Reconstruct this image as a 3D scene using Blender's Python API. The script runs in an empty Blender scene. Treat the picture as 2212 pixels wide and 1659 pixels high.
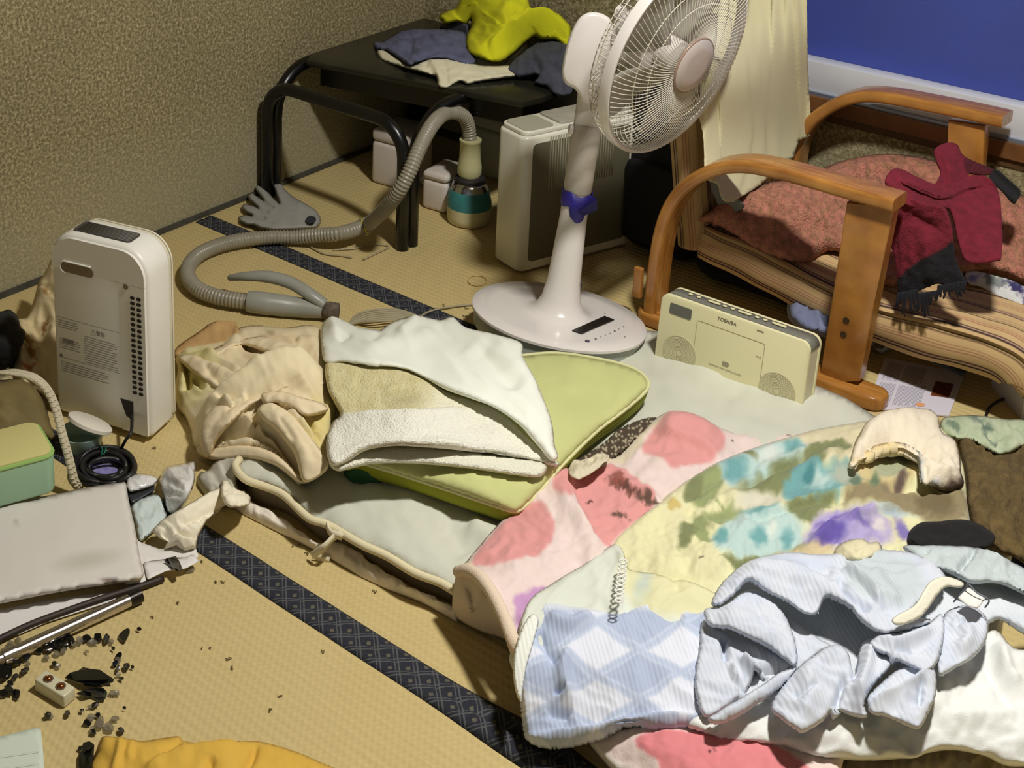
import bpy, bmesh, math, random
import numpy as np
from mathutils import Vector, Matrix, geometry

# ------------------------------------------------------------------ camera, world, lamp, exposure
SC = bpy.context.scene
W, HH = 2212.0, 1659.0
F, PX, PY, H = 3105.0, 600.0, -50.0, 1.5           # focal length in px, principal point, camera height
TILT = math.atan(800 / F); YAW = math.radians(44.2)
CT, ST, CA, SA = math.cos(TILT), math.sin(TILT), math.cos(YAW), math.sin(YAW)
cd = bpy.data.cameras.new('camera'); cam = bpy.data.objects.new('camera', cd)
SC.collection.objects.link(cam); SC.camera = cam
cam.location = (0, 0, H); cam.rotation_euler = (math.radians(90) - TILT, 0, YAW)
cd.sensor_width = 36; cd.lens = F / W * 36
cd.shift_x = (W / 2 - PX) / W; cd.shift_y = -(HH / 2 - PY) / W
cd.clip_start = 0.02

wd = bpy.data.worlds.new('world'); SC.world = wd; wd.use_nodes = True
wd.node_tree.nodes['Background'].inputs[0].default_value = (0.92, 0.96, 1.0, 1)
wd.node_tree.nodes['Background'].inputs[1].default_value = 0.14

def lamp(name, loc, size, power, col):
    ld = bpy.data.lights.new(name, 'AREA'); ld.shape = 'DISK'; ld.size = size; ld.energy = power; ld.color = col
    o = bpy.data.objects.new(name, ld); o.location = loc; SC.collection.objects.link(o); return o
lamp('ceiling_light', (-0.50, 1.80, 2.32), 0.20, 59, (1.0, 0.972, 0.915))

SC.view_settings.view_transform = 'Standard'; SC.view_settings.look = 'None'
SC.view_settings.gamma = 1; SC.view_settings.use_curve_mapping = False
SC.view_settings.exposure = 0.0

# ------------------------------------------------------------------ geometry of the view: pixel of the photograph -> place in the room
def _ray(px, py):
    a = (np.asarray(px, float) - PX) / F; b = (np.asarray(py, float) - PY) / F
    D = CT - b * ST
    return CA * a - SA * D, SA * a + CA * D, -(ST + b * CT), D
def UA(px, py, z):                                  # arrays, at height z
    rx, ry, rz, D = _ray(px, py); k = (np.asarray(z, float) - H) / rz
    return np.stack([rx * k, ry * k, H + rz * k], -1)
def U(px, py, z=0.0): return Vector(UA(px, py, z))
def UX(px, py, x):                                  # on the plane x = const
    rx, ry, rz, D = _ray(px, py); k = x / rx
    return Vector((rx * k, ry * k, H + rz * k))
def UY(px, py, y):
    rx, ry, rz, D = _ray(px, py); k = y / ry
    return Vector((rx * k, ry * k, H + rz * k))
def UD(px, py, dist):                               # at forward distance
    rx, ry, rz, D = _ray(px, py); k = dist / D
    return Vector((float(rx * k), float(ry * k), float(H + rz * k)))
def dist_of(p): return -SA * p[0] + CA * p[1]
CR = Vector((CA, SA, 0)); CF = Vector((-SA, CA, 0)); UP = Vector((0, 0, 1))

# ------------------------------------------------------------------ numpy noise
def _h(ix, iy, seed):
    n = (ix.astype(np.int64) * 374761393 + iy.astype(np.int64) * 668265263 + seed * 974634777) & 0x7fffffff
    n = ((n ^ (n >> 13)) * 1274126177) & 0x7fffffff
    n = n ^ (n >> 16)
    return (n & 0xffff) / 65535.0 * 2 * math.pi
def pn(x, y, seed=0):
    x = np.asarray(x, float); y = np.asarray(y, float)
    ix = np.floor(x); iy = np.floor(y); fx = x - ix; fy = y - iy
    u = fx * fx * fx * (fx * (fx * 6 - 15) + 10); v = fy * fy * fy * (fy * (fy * 6 - 15) + 10)
    def g(a, b):
        t = _h(ix + a, iy + b, seed); return np.cos(t) * (fx - a) + np.sin(t) * (fy - b)
    return ((g(0, 0) * (1 - u) + g(1, 0) * u) * (1 - v) + (g(0, 1) * (1 - u) + g(1, 1) * u) * v) * 1.5
def fbm(x, y, seed=0, o=3):
    s = 0; a = 1
    for i in range(o): s = s + a * pn(x * 2 ** i, y * 2 ** i, seed + i); a *= .5
    return s
def ridged(x, y, seed=0, o=2):
    s = 0; a = 1
    for i in range(o): s = s + a * (1 - 2.4 * np.abs(pn(x * 2 ** i, y * 2 ** i, seed + i))); a *= .5
    return s

# ------------------------------------------------------------------ materials
def l1(c): c = c / 255.0; return c / 12.92 if c <= .04045 else ((c + .055) / 1.055) ** 2.4
def lin(rgb): return (l1(rgb[0]), l1(rgb[1]), l1(rgb[2]), 1.0)
def linA(a):
    a = np.clip(np.asarray(a, float), 0, 255) / 255
    return np.where(a <= .04045, a / 12.92, ((a + .055) / 1.055) ** 2.4)
_M = {}
def mat(name, rgb, rough=.8, metal=0., var=0., vscale=8., bump=0., bscale=200., bdist=.002, sheen=0., attr=False,
        alpha=1., trans=0., coat=0., spec=.5, rgb2=None, emit=0.):
    if name in _M: return _M[name]
    m = bpy.data.materials.new(name); m.use_nodes = True; N = m.node_tree.nodes; L = m.node_tree.links
    b = N['Principled BSDF']; b.inputs['Roughness'].default_value = rough; b.inputs['Metallic'].default_value = metal
    b.inputs['Specular IOR Level'].default_value = spec
    b.inputs['Base Color'].default_value = lin(rgb)
    tc = N.new('ShaderNodeTexCoord')
    src = None
    if attr:
        a = N.new('ShaderNodeAttribute'); a.attribute_name = 'Col'; src = a.outputs['Color']
    if var > 0:
        nz = N.new('ShaderNodeTexNoise'); nz.inputs['Scale'].default_value = vscale; nz.inputs['Detail'].default_value = 5
        L.new(tc.outputs['Object'], nz.inputs['Vector'])
        mr = N.new('ShaderNodeMapRange'); mr.inputs[1].default_value = .3; mr.inputs[2].default_value = .7
        mr.inputs[3].default_value = 1 - var; mr.inputs[4].default_value = 1.0
        L.new(nz.outputs['Fac'], mr.inputs[0])
        mx = N.new('ShaderNodeMix'); mx.data_type = 'RGBA'
        if rgb2 is None:
            mx.blend_type = 'MULTIPLY'; mx.inputs['Factor'].default_value = 1
            mx.inputs['A'].default_value = lin(rgb)
            if src is not None: L.new(src, mx.inputs['A'])
            L.new(mr.outputs[0], mx.inputs['B'])
        else:
            mr.inputs[3].default_value = 0; mr.inputs[4].default_value = var
            mx.inputs['A'].default_value = lin(rgb); mx.inputs['B'].default_value = lin(rgb2)
            L.new(mr.outputs[0], mx.inputs['Factor'])
            if src is not None: L.new(src, mx.inputs['A'])
        src = mx.outputs['Result']
    if src is not None: L.new(src, b.inputs['Base Color'])
    if bump > 0:
        nb = N.new('ShaderNodeTexNoise'); nb.inputs['Scale'].default_value = bscale; nb.inputs['Detail'].default_value = 3
        L.new(tc.outputs['Object'], nb.inputs['Vector'])
        bp = N.new('ShaderNodeBump'); bp.inputs['Strength'].default_value = bump; bp.inputs['Distance'].default_value = bdist
        L.new(nb.outputs['Fac'], bp.inputs['Height']); L.new(bp.outputs[0], b.inputs['Normal'])
    if sheen > 0: b.inputs['Sheen Weight'].default_value = sheen; b.inputs['Sheen Roughness'].default_value = .5
    if alpha < 1: b.inputs['Alpha'].default_value = alpha
    if trans > 0: b.inputs['Transmission Weight'].default_value = trans
    if coat > 0: b.inputs['Coat Weight'].default_value = coat; b.inputs['Coat Roughness'].default_value = .08
    _M[name] = m; return m

# ------------------------------------------------------------------ object helpers
def link(name, me, m=None, parent=None, smooth=True, label=None):
    o = bpy.data.objects.new(name, me); SC.collection.objects.link(o)
    if m is not None and not me.materials: me.materials.append(m)
    if smooth:
        me.polygons.foreach_set('use_smooth', [True] * len(me.polygons))
    if parent is not None:
        o.parent = parent; o.matrix_parent_inverse = parent.matrix_basis.inverted()
    if label: o['label'] = label
    return o
def tag(o, label, cat, group=None, kind=None):
    o['label'] = label; o['category'] = cat
    if group: o['group'] = group
    if kind: o['kind'] = kind
    return o
def struct(o): o['kind'] = 'structure'; return o
def thing(name, label, cat, loc=(0, 0, 0), group=None):
    o = bpy.data.objects.new(name, None); SC.collection.objects.link(o); o.location = loc
    o.empty_display_size = .05
    return tag(o, label, cat, group)
def mesh(verts, faces):
    me = bpy.data.meshes.new('m'); me.from_pydata([tuple(map(float, v)) for v in verts], [], [tuple(int(i) for i in f) for f in faces]); me.update(); return me
def frommb(bm, sharp=None):
    bmesh.ops.recalc_face_normals(bm, faces=bm.faces)
    me = bpy.data.meshes.new('m'); bm.to_mesh(me); bm.free()
    if sharp is not None: me.set_sharp_from_angle(angle=math.radians(sharp))
    return me
class MB:
    def __init__(s): s.v = []; s.f = []
    def add(s, v, f):
        n = len(s.v); s.v += [tuple(map(float, q)) for q in v]; s.f += [tuple(int(i) + n for i in q) for q in f]; return s
    def mesh(s, sharp=None):
        me = bpy.data.meshes.new('m'); me.from_pydata(s.v, [], s.f); me.update()
        bm = bmesh.new(); bm.from_mesh(me); bmesh.ops.recalc_face_normals(bm, faces=bm.faces); bm.to_mesh(me); bm.free()
        if sharp is not None: me.set_sharp_from_angle(angle=math.radians(sharp))
        return me
def catmull(P, n=8, closed=False):
    P = [np.array(p, float) for p in P]; out = []
    N = len(P); rng = range(N if closed else N - 1)
    for i in rng:
        if closed: a, b, c, d = P[(i - 1) % N], P[i], P[(i + 1) % N], P[(i + 2) % N]
        else: a, b, c, d = P[max(i - 1, 0)], P[i], P[i + 1], P[min(i + 2, N - 1)]
        for k in range(n):
            t = k / n
            out.append(.5 * ((2 * b) + (-a + c) * t + (2 * a - 5 * b + 4 * c - d) * t * t + (-a + 3 * b - 3 * c + d) * t ** 3))
    if not closed: out.append(P[-1])
    return out
def resample(P, step, closed=False):
    P = np.array(P, float)
    if closed: P = np.vstack([P, P[:1]])
    d = np.r_[0, np.cumsum(np.linalg.norm(np.diff(P, axis=0), axis=1))]
    n = max(2, int(round(d[-1] / step)))
    t = np.linspace(0, d[-1], n + 1)
    Q = np.stack([np.interp(t, d, P[:, k]) for k in range(P.shape[1])], -1)
    return Q[:-1] if closed else Q
def tube(path, r, n=10, caps=True, flat=None, closed=False):
    """tube along a 3D path; r: number or list; flat=(ratio, up vector)"""
    P = [Vector(tuple(map(float, p))) for p in path]; N = len(P)
    R = [r] * N if not hasattr(r, '__len__') else r
    V = []; Fc = []
    T = []
    for i in range(N):
        if closed: t = P[(i + 1) % N] - P[(i - 1) % N]
        else: t = P[min(i + 1, N - 1)] - P[max(i - 1, 0)]
        T.append(t.normalized() if t.length > 1e-9 else Vector((0, 0, 1)))
    if flat: up = Vector(flat[1])
    else: up = Vector((0, 0, 1)) if abs(T[0].z) < .9 else Vector((1, 0, 0))
    u = (up - T[0] * up.dot(T[0])).normalized()
    for i in range(N):
        if flat:
            q = up - T[i] * up.dot(T[i]); u = q.normalized() if q.length > .05 else (u - T[i] * u.dot(T[i])).normalized()
        else: u = (u - T[i] * u.dot(T[i])).normalized()
        w = T[i].cross(u); k = flat[0] if flat else 1
        for j in range(n):
            a = 2 * math.pi * j / n
            V.append(P[i] + (w * math.cos(a) * k + u * math.sin(a)) * R[i])
    M = N if closed else N - 1
    for i in range(M):
        for j in range(n):
            a = i * n + j; b = i * n + (j + 1) % n; c = ((i + 1) % N) * n + (j + 1) % n; d = ((i + 1) % N) * n + j
            Fc.append((a, b, c, d))
    if caps and not closed:
        Fc.append(tuple(range(n - 1, -1, -1))); Fc.append(tuple((N - 1) * n + j for j in range(n)))
    return V, Fc
def band(path, w, th, side):
    """flat strip of width w (along the side vector, or list of vectors) and thickness th along a path"""
    P = [Vector(tuple(map(float, p))) for p in path]; N = len(P); V = []; Fc = []
    for i in range(N):
        t = (P[min(i + 1, N - 1)] - P[max(i - 1, 0)]).normalized()
        s = Vector(side[i] if isinstance(side, list) else side); s = (s - t * s.dot(t)).normalized(); n = t.cross(s)
        ww = w[i] if hasattr(w, '__len__') else w
        for a, b in ((-1, -1), (1, -1), (1, 1), (-1, 1)): V.append(P[i] + s * (a * ww / 2) + n * (b * th / 2))
    for i in range(N - 1):
        for j in range(4):
            Fc.append((i * 4 + j, i * 4 + (j + 1) % 4, i * 4 + 4 + (j + 1) % 4, i * 4 + 4 + j))
    Fc.append((3, 2, 1, 0)); Fc.append(tuple((N - 1) * 4 + j for j in range(4)))
    return V, Fc
def lathe(prof, n=32, o=(0, 0, 0), ax=(0, 0, 1), arc=None):
    ax = Vector(ax).normalized(); a = ax.orthogonal().normalized(); b = ax.cross(a); o = Vector(o); V = []; Fc = []
    for r, h in prof:
        for j in range(n):
            t = 2 * math.pi * j / n; V.append(o + ax * h + (a * math.cos(t) + b * math.sin(t)) * r)
    for i in range(len(prof) - 1):
        for j in range(n): Fc.append((i * n + j, i * n + (j + 1) % n, (i + 1) * n + (j + 1) % n, (i + 1) * n + j))
    if prof[0][0] > 1e-6: Fc.append(tuple(range(n))[::-1])
    if prof[-1][0] > 1e-6: Fc.append(tuple((len(prof) - 1) * n + j for j in range(n)))
    return V, Fc
def rbox(c, ex, ey, ez, sx, sy, sz, r=.01, seg=3):
    """bevelled box, c centre, ex/ey/ez unit axes, full sizes -> mesh"""
    bm = bmesh.new(); bmesh.ops.create_cube(bm, size=1)
    for v in bm.verts: v.co = Vector((v.co.x * sx, v.co.y * sy, v.co.z * sz))
    if r > 0: bmesh.ops.bevel(bm, geom=list(bm.edges), offset=min(r, .49 * min(sx, sy, sz)), segments=seg, profile=.5, affect='EDGES')
    ex, ey, ez, c = Vector(ex), Vector(ey), Vector(ez), Vector(c)
    for v in bm.verts: v.co = c + ex * v.co.x + ey * v.co.y + ez * v.co.z
    return frommb(bm, 40)
def rrect(w, h, r, n=6, r2=None):
    """rounded rectangle outline, centred; r2 for the upper corners"""
    out = []
    r2 = r if r2 is None else r2
    for (cx, cy, a0, q) in ((w / 2, -h / 2, -90, r), (w / 2, h / 2, 0, r2), (-w / 2, h / 2, 90, r2), (-w / 2, -h / 2, 180, r)):
        ccx = cx - math.copysign(q, cx); ccy = cy - math.copysign(q, cy)
        for k in range(n + 1):
            a = math.radians(a0 + 90 * k / n); out.append((ccx + q * math.cos(a), ccy + q * math.sin(a)))
    return out
def prism(outline, o, ex, ey, en, t, bev=0.0, seg=2):
    """extrude a 2D outline (in ex, ey) by t along en; bevel the rims"""
    o, ex, ey, en = Vector(o), Vector(ex), Vector(ey), Vector(en)
    bm = bmesh.new()
    vs = [bm.verts.new(o + ex * p[0] + ey * p[1]) for p in outline]
    f = bm.faces.new(vs)
    r = bmesh.ops.extrude_face_region(bm, geom=[f])
    nv = [g for g in r['geom'] if isinstance(g, bmesh.types.BMVert)]
    for v in nv: v.co += en * t
    if bev > 0:
        ns = set(nv)
        ed = [e for e in bm.edges if (e.verts[0] in ns) == (e.verts[1] in ns)]
        bmesh.ops.bevel(bm, geom=ed, offset=bev, segments=seg, profile=.5, affect='EDGES')
    return frommb(bm, 40)
def text(s, size, o, ex, ey, depth, m, parent, name='lettering', align='CENTER'):
    cu = bpy.data.curves.new(name, 'FONT'); cu.body = s; cu.size = size; cu.extrude = depth; cu.align_x = align; cu.align_y = 'CENTER'
    ob = bpy.data.objects.new(name, cu); SC.collection.objects.link(ob)
    dg = bpy.context.evaluated_depsgraph_get(); me = bpy.data.meshes.new_from_object(ob.evaluated_get(dg))
    bpy.data.objects.remove(ob); bpy.data.curves.remove(cu)
    ex, ey = Vector(ex).normalized(), Vector(ey).normalized(); en = ex.cross(ey)
    M = Matrix(((ex.x, ey.x, en.x, o[0]), (ex.y, ey.y, en.y, o[1]), (ex.z, ey.z, en.z, o[2]), (0, 0, 0, 1)))
    me.transform(M); me.materials.clear()
    return link(name, me, m, parent, smooth=False)

# ------------------------------------------------------------------ cloth: outline, heights, folds -> solid draped sheet
def inside(poly, x, y):
    n = len(poly); r = np.zeros(len(x), bool); j = n - 1
    for i in range(n):
        xi, yi = poly[i]; xj, yj = poly[j]
        c = ((yi > y) != (yj > y)) & (x < (xj - xi) * (y - yi) / (yj - yi + 1e-12) + xi)
        r ^= c; j = i
    return r
def segdist(x, y, pts):
    """distance to polyline, signed side (+ = right hand of travel on the picture), parameter 0..1"""
    best = np.full(x.shape, 1e9); sg = np.zeros(x.shape); tt = np.zeros(x.shape)
    P = np.array(pts, float); L = np.r_[0, np.cumsum(np.linalg.norm(np.diff(P, axis=0), axis=1))]
    for i in range(len(P) - 1):
        ax, ay = P[i]; bx, by = P[i + 1]; dx, dy = bx - ax, by - ay; q = dx * dx + dy * dy + 1e-9
        t = np.clip(((x - ax) * dx + (y - ay) * dy) / q, 0, 1)
        d = np.hypot(x - ax - t * dx, y - ay - t * dy)
        s = np.sign(dx * (y - ay) - dy * (x - ax)); k = d < best
        best = np.where(k, d, best); sg = np.where(k, s, sg); tt = np.where(k, (L[i] + t * math.sqrt(q)) / L[-1], tt)
    return best, sg, tt
def field(pts):
    """thin plate spline through (x, y, z) controls; a number is constant"""
    if not hasattr(pts, '__len__'): return lambda x, y: np.full(np.shape(x), float(pts))
    P = np.array(pts, float); n = len(P); X = P[:, :2] / 100
    def k(r): return np.where(r > 1e-6, r * r * np.log(r + 1e-9), 0)
    K = k(np.linalg.norm(X[:, None] - X[None], axis=2)) + np.eye(n) * .02
    A = np.zeros((n + 3, n + 3)); A[:n, :n] = K; A[:n, n] = 1; A[:n, n + 1:] = X; A[n, :n] = 1; A[n + 1:, :n] = X.T
    w = np.linalg.lstsq(A, np.r_[P[:, 2], 0, 0, 0], rcond=None)[0]
    lo, hi = P[:, 2].min(), P[:, 2].max()
    def f(x, y):
        x = np.asarray(x, float) / 100; y = np.asarray(y, float) / 100
        r = np.hypot(x[..., None] - X[:, 0], y[..., None] - X[:, 1])
        return np.clip(k(r) @ w[:n] + w[n] + w[n + 1] * x + w[n + 2] * y, lo - .01, hi + .01)
    return f
def fold_dz(x, y, folds):
    dz = np.zeros(x.shape)
    for fo in folds:
        kd, pts, wd_, h = fo[:4]
        if len(pts) > 2: pts = catmull(pts, 5)
        d, s, t = segdist(x, y, pts)
        tp = np.clip(np.minimum(t, 1 - t) * 6, 0, 1) if len(fo) < 5 or fo[4] else 1
        if kd == 'r': dz += h * np.exp(-(d / wd_) ** 2) * (.25 + .75 * tp)
        elif kd == 'v': dz -= h * np.exp(-(d / wd_) ** 1.5) * tp
        elif kd == 's':
            st_ = 1 / (1 + np.exp(-np.clip(s * d / 2.2, -30, 30)))
            dz += h * st_ * np.exp(-(d / wd_)) * tp
    return dz
def noise_dz(x, y, nz):
    dz = np.zeros(x.shape)
    for q in nz:                                    # (kind, amplitude, size px, angle deg, stretch, seed)
        kd, am, sz, an, stt, sd = q
        a = math.radians(an); u = (x * math.cos(a) + y * math.sin(a)) / (sz * stt); v = (-x * math.sin(a) + y * math.cos(a)) / sz
        wx = pn(u * .7 + 5, v * .7, sd + 40) * .5
        dz += am * (ridged(u + wx, v + wx, sd) if kd == 'r' else fbm(u, v, sd))
    return dz
def cloth(name, poly, z, m, parent=None, step=7, folds=(), noise=(), edge=None, thick=.004, col=None, smooth=True,
          floor=.002, jag=0., seed=1, proj=None, label=None, blot=None):
    pl = catmull([(p[0], p[1]) for p in poly], 6, True) if smooth else poly
    bd = resample(pl, step, True)
    if jag > 0:
        q = np.arange(len(bd)) * .9
        bd = bd + np.stack([pn(q, q * 0 + 3, seed), pn(q, q * 0 + 9, seed + 7)], -1) * jag
    x0, y0 = bd.min(0); x1, y1 = bd.max(0)
    ys = np.arange(y0, y1, step * .87); pts = []
    for i, yy in enumerate(ys):
        xs = np.arange(x0 + (step / 2 if i % 2 else 0), x1, step); pts.append(np.stack([xs, np.full(xs.shape, yy)], -1))
    G = np.vstack(pts); G = G[inside(bd, G[:, 0], G[:, 1])]
    cl = np.vstack([bd, bd[:1]])
    dB, _, _ = segdist(G[:, 0], G[:, 1], cl); G = G[dB > step * .55]
    P2 = np.vstack([bd, G]); n = len(bd)
    r = geometry.delaunay_2d_cdt([Vector(p) for p in P2], [(i, (i + 1) % n) for i in range(n)], [], 1, 1e-4)
    Q = np.array([(v.x, v.y) for v in r[0]]); fc = r[2]
    x, y = Q[:, 0], Q[:, 1]
    zb = field(z)(x, y)
    dE, _, _ = segdist(x, y, cl)
    if edge:                                        # (width px, drop m)
        t = np.clip(1 - dE / edge[0], 0, 1); zb = zb - edge[1] * (1 - np.sqrt(np.clip(1 - t * t, 0, 1)))
    fade = np.clip(dE / 14, .15, 1)
    dz = fold_dz(x, y, folds) + noise_dz(x, y, noise) * fade
    if proj is None:
        P = UA(x, y, np.maximum(zb, floor)); P[:, 2] = np.maximum(P[:, 2] + dz, floor)
    else: P = proj(x, y, zb, dz)
    # orient faces upwards
    me = mesh(P, fc)
    bm = bmesh.new(); bm.from_mesh(me); bmesh.ops.recalc_face_normals(bm, faces=bm.faces)
    s = sum(f.normal.dot(Vector((0, 0, H)) - f.calc_center_median()) * f.calc_area() for f in bm.faces)
    if s < 0: bmesh.ops.reverse_faces(bm, faces=bm.faces)
    bm.to_mesh(me); bm.free()
    if col is not None:
        c = col(x, y); c = np.hstack([linA(c), np.ones((len(c), 1))]).astype(np.float32)
        at = me.attributes.new('Col', 'FLOAT_COLOR', 'POINT'); at.data.foreach_set('color', c.ravel())
    o = link(name, me, m, parent, label=label)
    if thick > 0:
        sm = o.modifiers.new('thickness', 'SOLIDIFY'); sm.thickness = thick; sm.offset = -1
    return o
def paint(base, shapes, warp=0., wsize=40., seed=3):
    """woven/printed colours: shapes = ('e', cx, cy, rx, ry, angle, rgb, softness px) or ('p', polygon, rgb, softness) or ('l', line, width, rgb)"""
    def f(x, y):
        x = np.asarray(x, float); y = np.asarray(y, float)
        c = np.tile(np.array(base, float), (len(x), 1)) if not callable(base) else base(x, y)
        if warp: x, y = x + warp * fbm(x / wsize, y / wsize, seed), y + warp * fbm(x / wsize + 9, y / wsize, seed + 5)
        for s in shapes:
            if s[0] == 'e':
                _, cx, cy, rx, ry, an, rgb, so = s; a = math.radians(an)
                u = ((x - cx) * math.cos(a) + (y - cy) * math.sin(a)) / rx; v = (-(x - cx) * math.sin(a) + (y - cy) * math.cos(a)) / ry
                d = (1 - np.hypot(u, v)) * min(rx, ry); k = np.clip(d / so + .5, 0, 1)
            elif s[0] == 'p':
                _, pg, rgb, so = s; pg = catmull(pg, 4, True)
                ins = inside(pg, x, y); d, _, _ = segdist(x, y, list(pg) + [pg[0]]); d = np.where(ins, d, -d); k = np.clip(d / so + .5, 0, 1)
            else:
                _, ln, w, rgb = s; d, _, _ = segdist(x, y, catmull(ln, 4) if len(ln) > 2 else ln); k = np.clip((w / 2 - d) / 2 + .5, 0, 1)
            c = c * (1 - k[:, None]) + np.array(rgb, float) * k[:, None]
        return c
    return f
# ================================================================== the room
WX, WY = -2.50, 3.18                                # left wall plane, back wall plane
def box(name, x0, x1, y0, y1, z0, z1, m, parent=None, r=0.0):
    return link(name, rbox(((x0 + x1) / 2, (y0 + y1) / 2, (z0 + z1) / 2), (1, 0, 0), (0, 1, 0), (0, 0, 1), x1 - x0, y1 - y0, z1 - z0, r, 2), m, parent, smooth=False)

def sand_mat():
    m = bpy.data.materials.new('sand_plaster'); m.use_nodes = True; N = m.node_tree.nodes; L = m.node_tree.links
    b = N['Principled BSDF']; b.inputs['Roughness'].default_value = .95
    tc = N.new('ShaderNodeTexCoord')
    n1 = N.new('ShaderNodeTexNoise'); n1.inputs['Scale'].default_value = 130; n1.inputs['Detail'].default_value = 4; n1.inputs['Roughness'].default_value = .7
    n2 = N.new('ShaderNodeTexVoronoi'); n2.inputs['Scale'].default_value = 260
    n3 = N.new('ShaderNodeTexNoise'); n3.inputs['Scale'].default_value = 3.5; n3.inputs['Detail'].default_value = 6
    for n in (n1, n2, n3): L.new(tc.outputs['Object'], n.inputs['Vector'])
    cr = N.new('ShaderNodeValToRGB'); e = cr.color_ramp.elements
    e[0].position = .30; e[0].color = lin((100, 90, 60)); e[1].position = .70; e[1].color = lin((226, 212, 170))
    el = cr.color_ramp.elements.new(.5); el.color = lin((158, 146, 106))
    L.new(n1.outputs['Fac'], cr.inputs[0])
    mx = N.new('ShaderNodeMix'); mx.data_type = 'RGBA'; mx.inputs['Factor'].default_value = .35; mx.blend_type = 'MULTIPLY'
    L.new(cr.outputs[0], mx.inputs['A']); L.new(n3.outputs['Fac'], mx.inputs['B'])
    # worn, dusty pale band near the floor
    sp = N.new('ShaderNodeSeparateXYZ'); L.new(tc.outputs['Object'], sp.inputs[0])
    ad = N.new('ShaderNodeMath'); ad.operation = 'MULTIPLY_ADD'; ad.inputs[1].default_value = .25; L.new(n3.outputs['Fac'], ad.inputs[0]); L.new(sp.outputs['Z'], ad.inputs[2])
    mr = N.new('ShaderNodeMapRange'); mr.inputs[1].default_value = .26; mr.inputs[2].default_value = .44; mr.inputs[3].default_value = .6; mr.inputs[4].default_value = 0
    L.new(ad.outputs[0], mr.inputs[0])
    m2 = N.new('ShaderNodeMix'); m2.data_type = 'RGBA'; m2.inputs['B'].default_value = lin((168, 160, 128))
    L.new(mr.outputs[0], m2.inputs['Factor']); L.new(mx.outputs['Result'], m2.inputs['A'])
    L.new(m2.outputs['Result'], b.inputs['Base Color'])
    bp = N.new('ShaderNodeBump'); bp.inputs['Strength'].default_value = .9; bp.inputs['Distance'].default_value = .003
    L.new(n1.outputs['Fac'], bp.inputs['Height'])
    L.new(bp.outputs[0], b.inputs['Normal']); return m
SAND = sand_mat()

def tatami_mat():
    m = bpy.data.materials.new('tatami'); m.use_nodes = True; N = m.node_tree.nodes; L = m.node_tree.links
    b = N['Principled BSDF']; b.inputs['Roughness'].default_value = .62; b.inputs['Specular IOR Level'].default_value = .3
    tc = N.new('ShaderNodeTexCoord'); sp = N.new('ShaderNodeSeparateXYZ'); L.new(tc.outputs['Object'], sp.inputs[0])
    def math_(op, a, bb=None, c=None):
        n = N.new('ShaderNodeMath'); n.operation = op
        for i, q in enumerate((a, bb, c)):
            if q is None: continue
            if hasattr(q, 'links'): L.new(q, n.inputs[i])
            else: n.inputs[i].default_value = q
        return n.outputs[0]
    # ribs: warp lines run across the mat (along y), one every 17 mm; rush strands run along x
    nz = N.new('ShaderNodeTexNoise'); nz.inputs['Scale'].default_value = 5; L.new(tc.outputs['Object'], nz.inputs['Vector'])
    sx = math_('SINE', math_('MULTIPLY_ADD', nz.outputs['Fac'], .9, math_('MULTIPLY', sp.outputs['Y'], 2 * math.pi / .0155)))
    sy = math_('SINE', math_('MULTIPLY', sp.outputs['X'], 2 * math.pi / .011))
    rib = math_('ADD', math_('MULTIPLY', sx, .5), math_('MULTIPLY', math_('MULTIPLY', sy, sx), .35))
    st_ = N.new('ShaderNodeTexNoise'); mp = N.new('ShaderNodeMapping'); mp.inputs['Scale'].default_value = (18, 400, 1)
    L.new(tc.outputs['Object'], mp.inputs[0]); L.new(mp.outputs[0], st_.inputs['Vector']); st_.inputs['Scale'].default_value = 1; st_.inputs['Detail'].default_value = 2
    big = N.new('ShaderNodeTexNoise'); big.inputs['Scale'].default_value = 2.2; big.inputs['Detail'].default_value = 5; L.new(tc.outputs['Object'], big.inputs['Vector'])
    mx = N.new('ShaderNodeMix'); mx.data_type = 'RGBA'; mx.inputs['A'].default_value = lin((184, 162, 106)); mx.inputs['B'].default_value = lin((214, 194, 138))
    f = math_('ADD', math_('MULTIPLY', st_.outputs['Fac'], .55), math_('MULTIPLY', big.outputs['Fac'], .55)); L.new(f, mx.inputs['Factor'])
    m2 = N.new('ShaderNodeMix'); m2.data_type = 'RGBA'; m2.blend_type = 'MULTIPLY'; m2.inputs['Factor'].default_value = 1
    L.new(mx.outputs['Result'], m2.inputs['A']); L.new(math_('MULTIPLY_ADD', rib, .045, .96), m2.inputs['B'])
    L.new(m2.outputs['Result'], b.inputs['Base Color'])
    bp = N.new('ShaderNodeBump'); bp.inputs['Strength'].default_value = .38; bp.inputs['Distance'].default_value = .002
    L.new(rib, bp.inputs['Height']); L.new(bp.outputs[0], b.inputs['Normal']); return m
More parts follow.
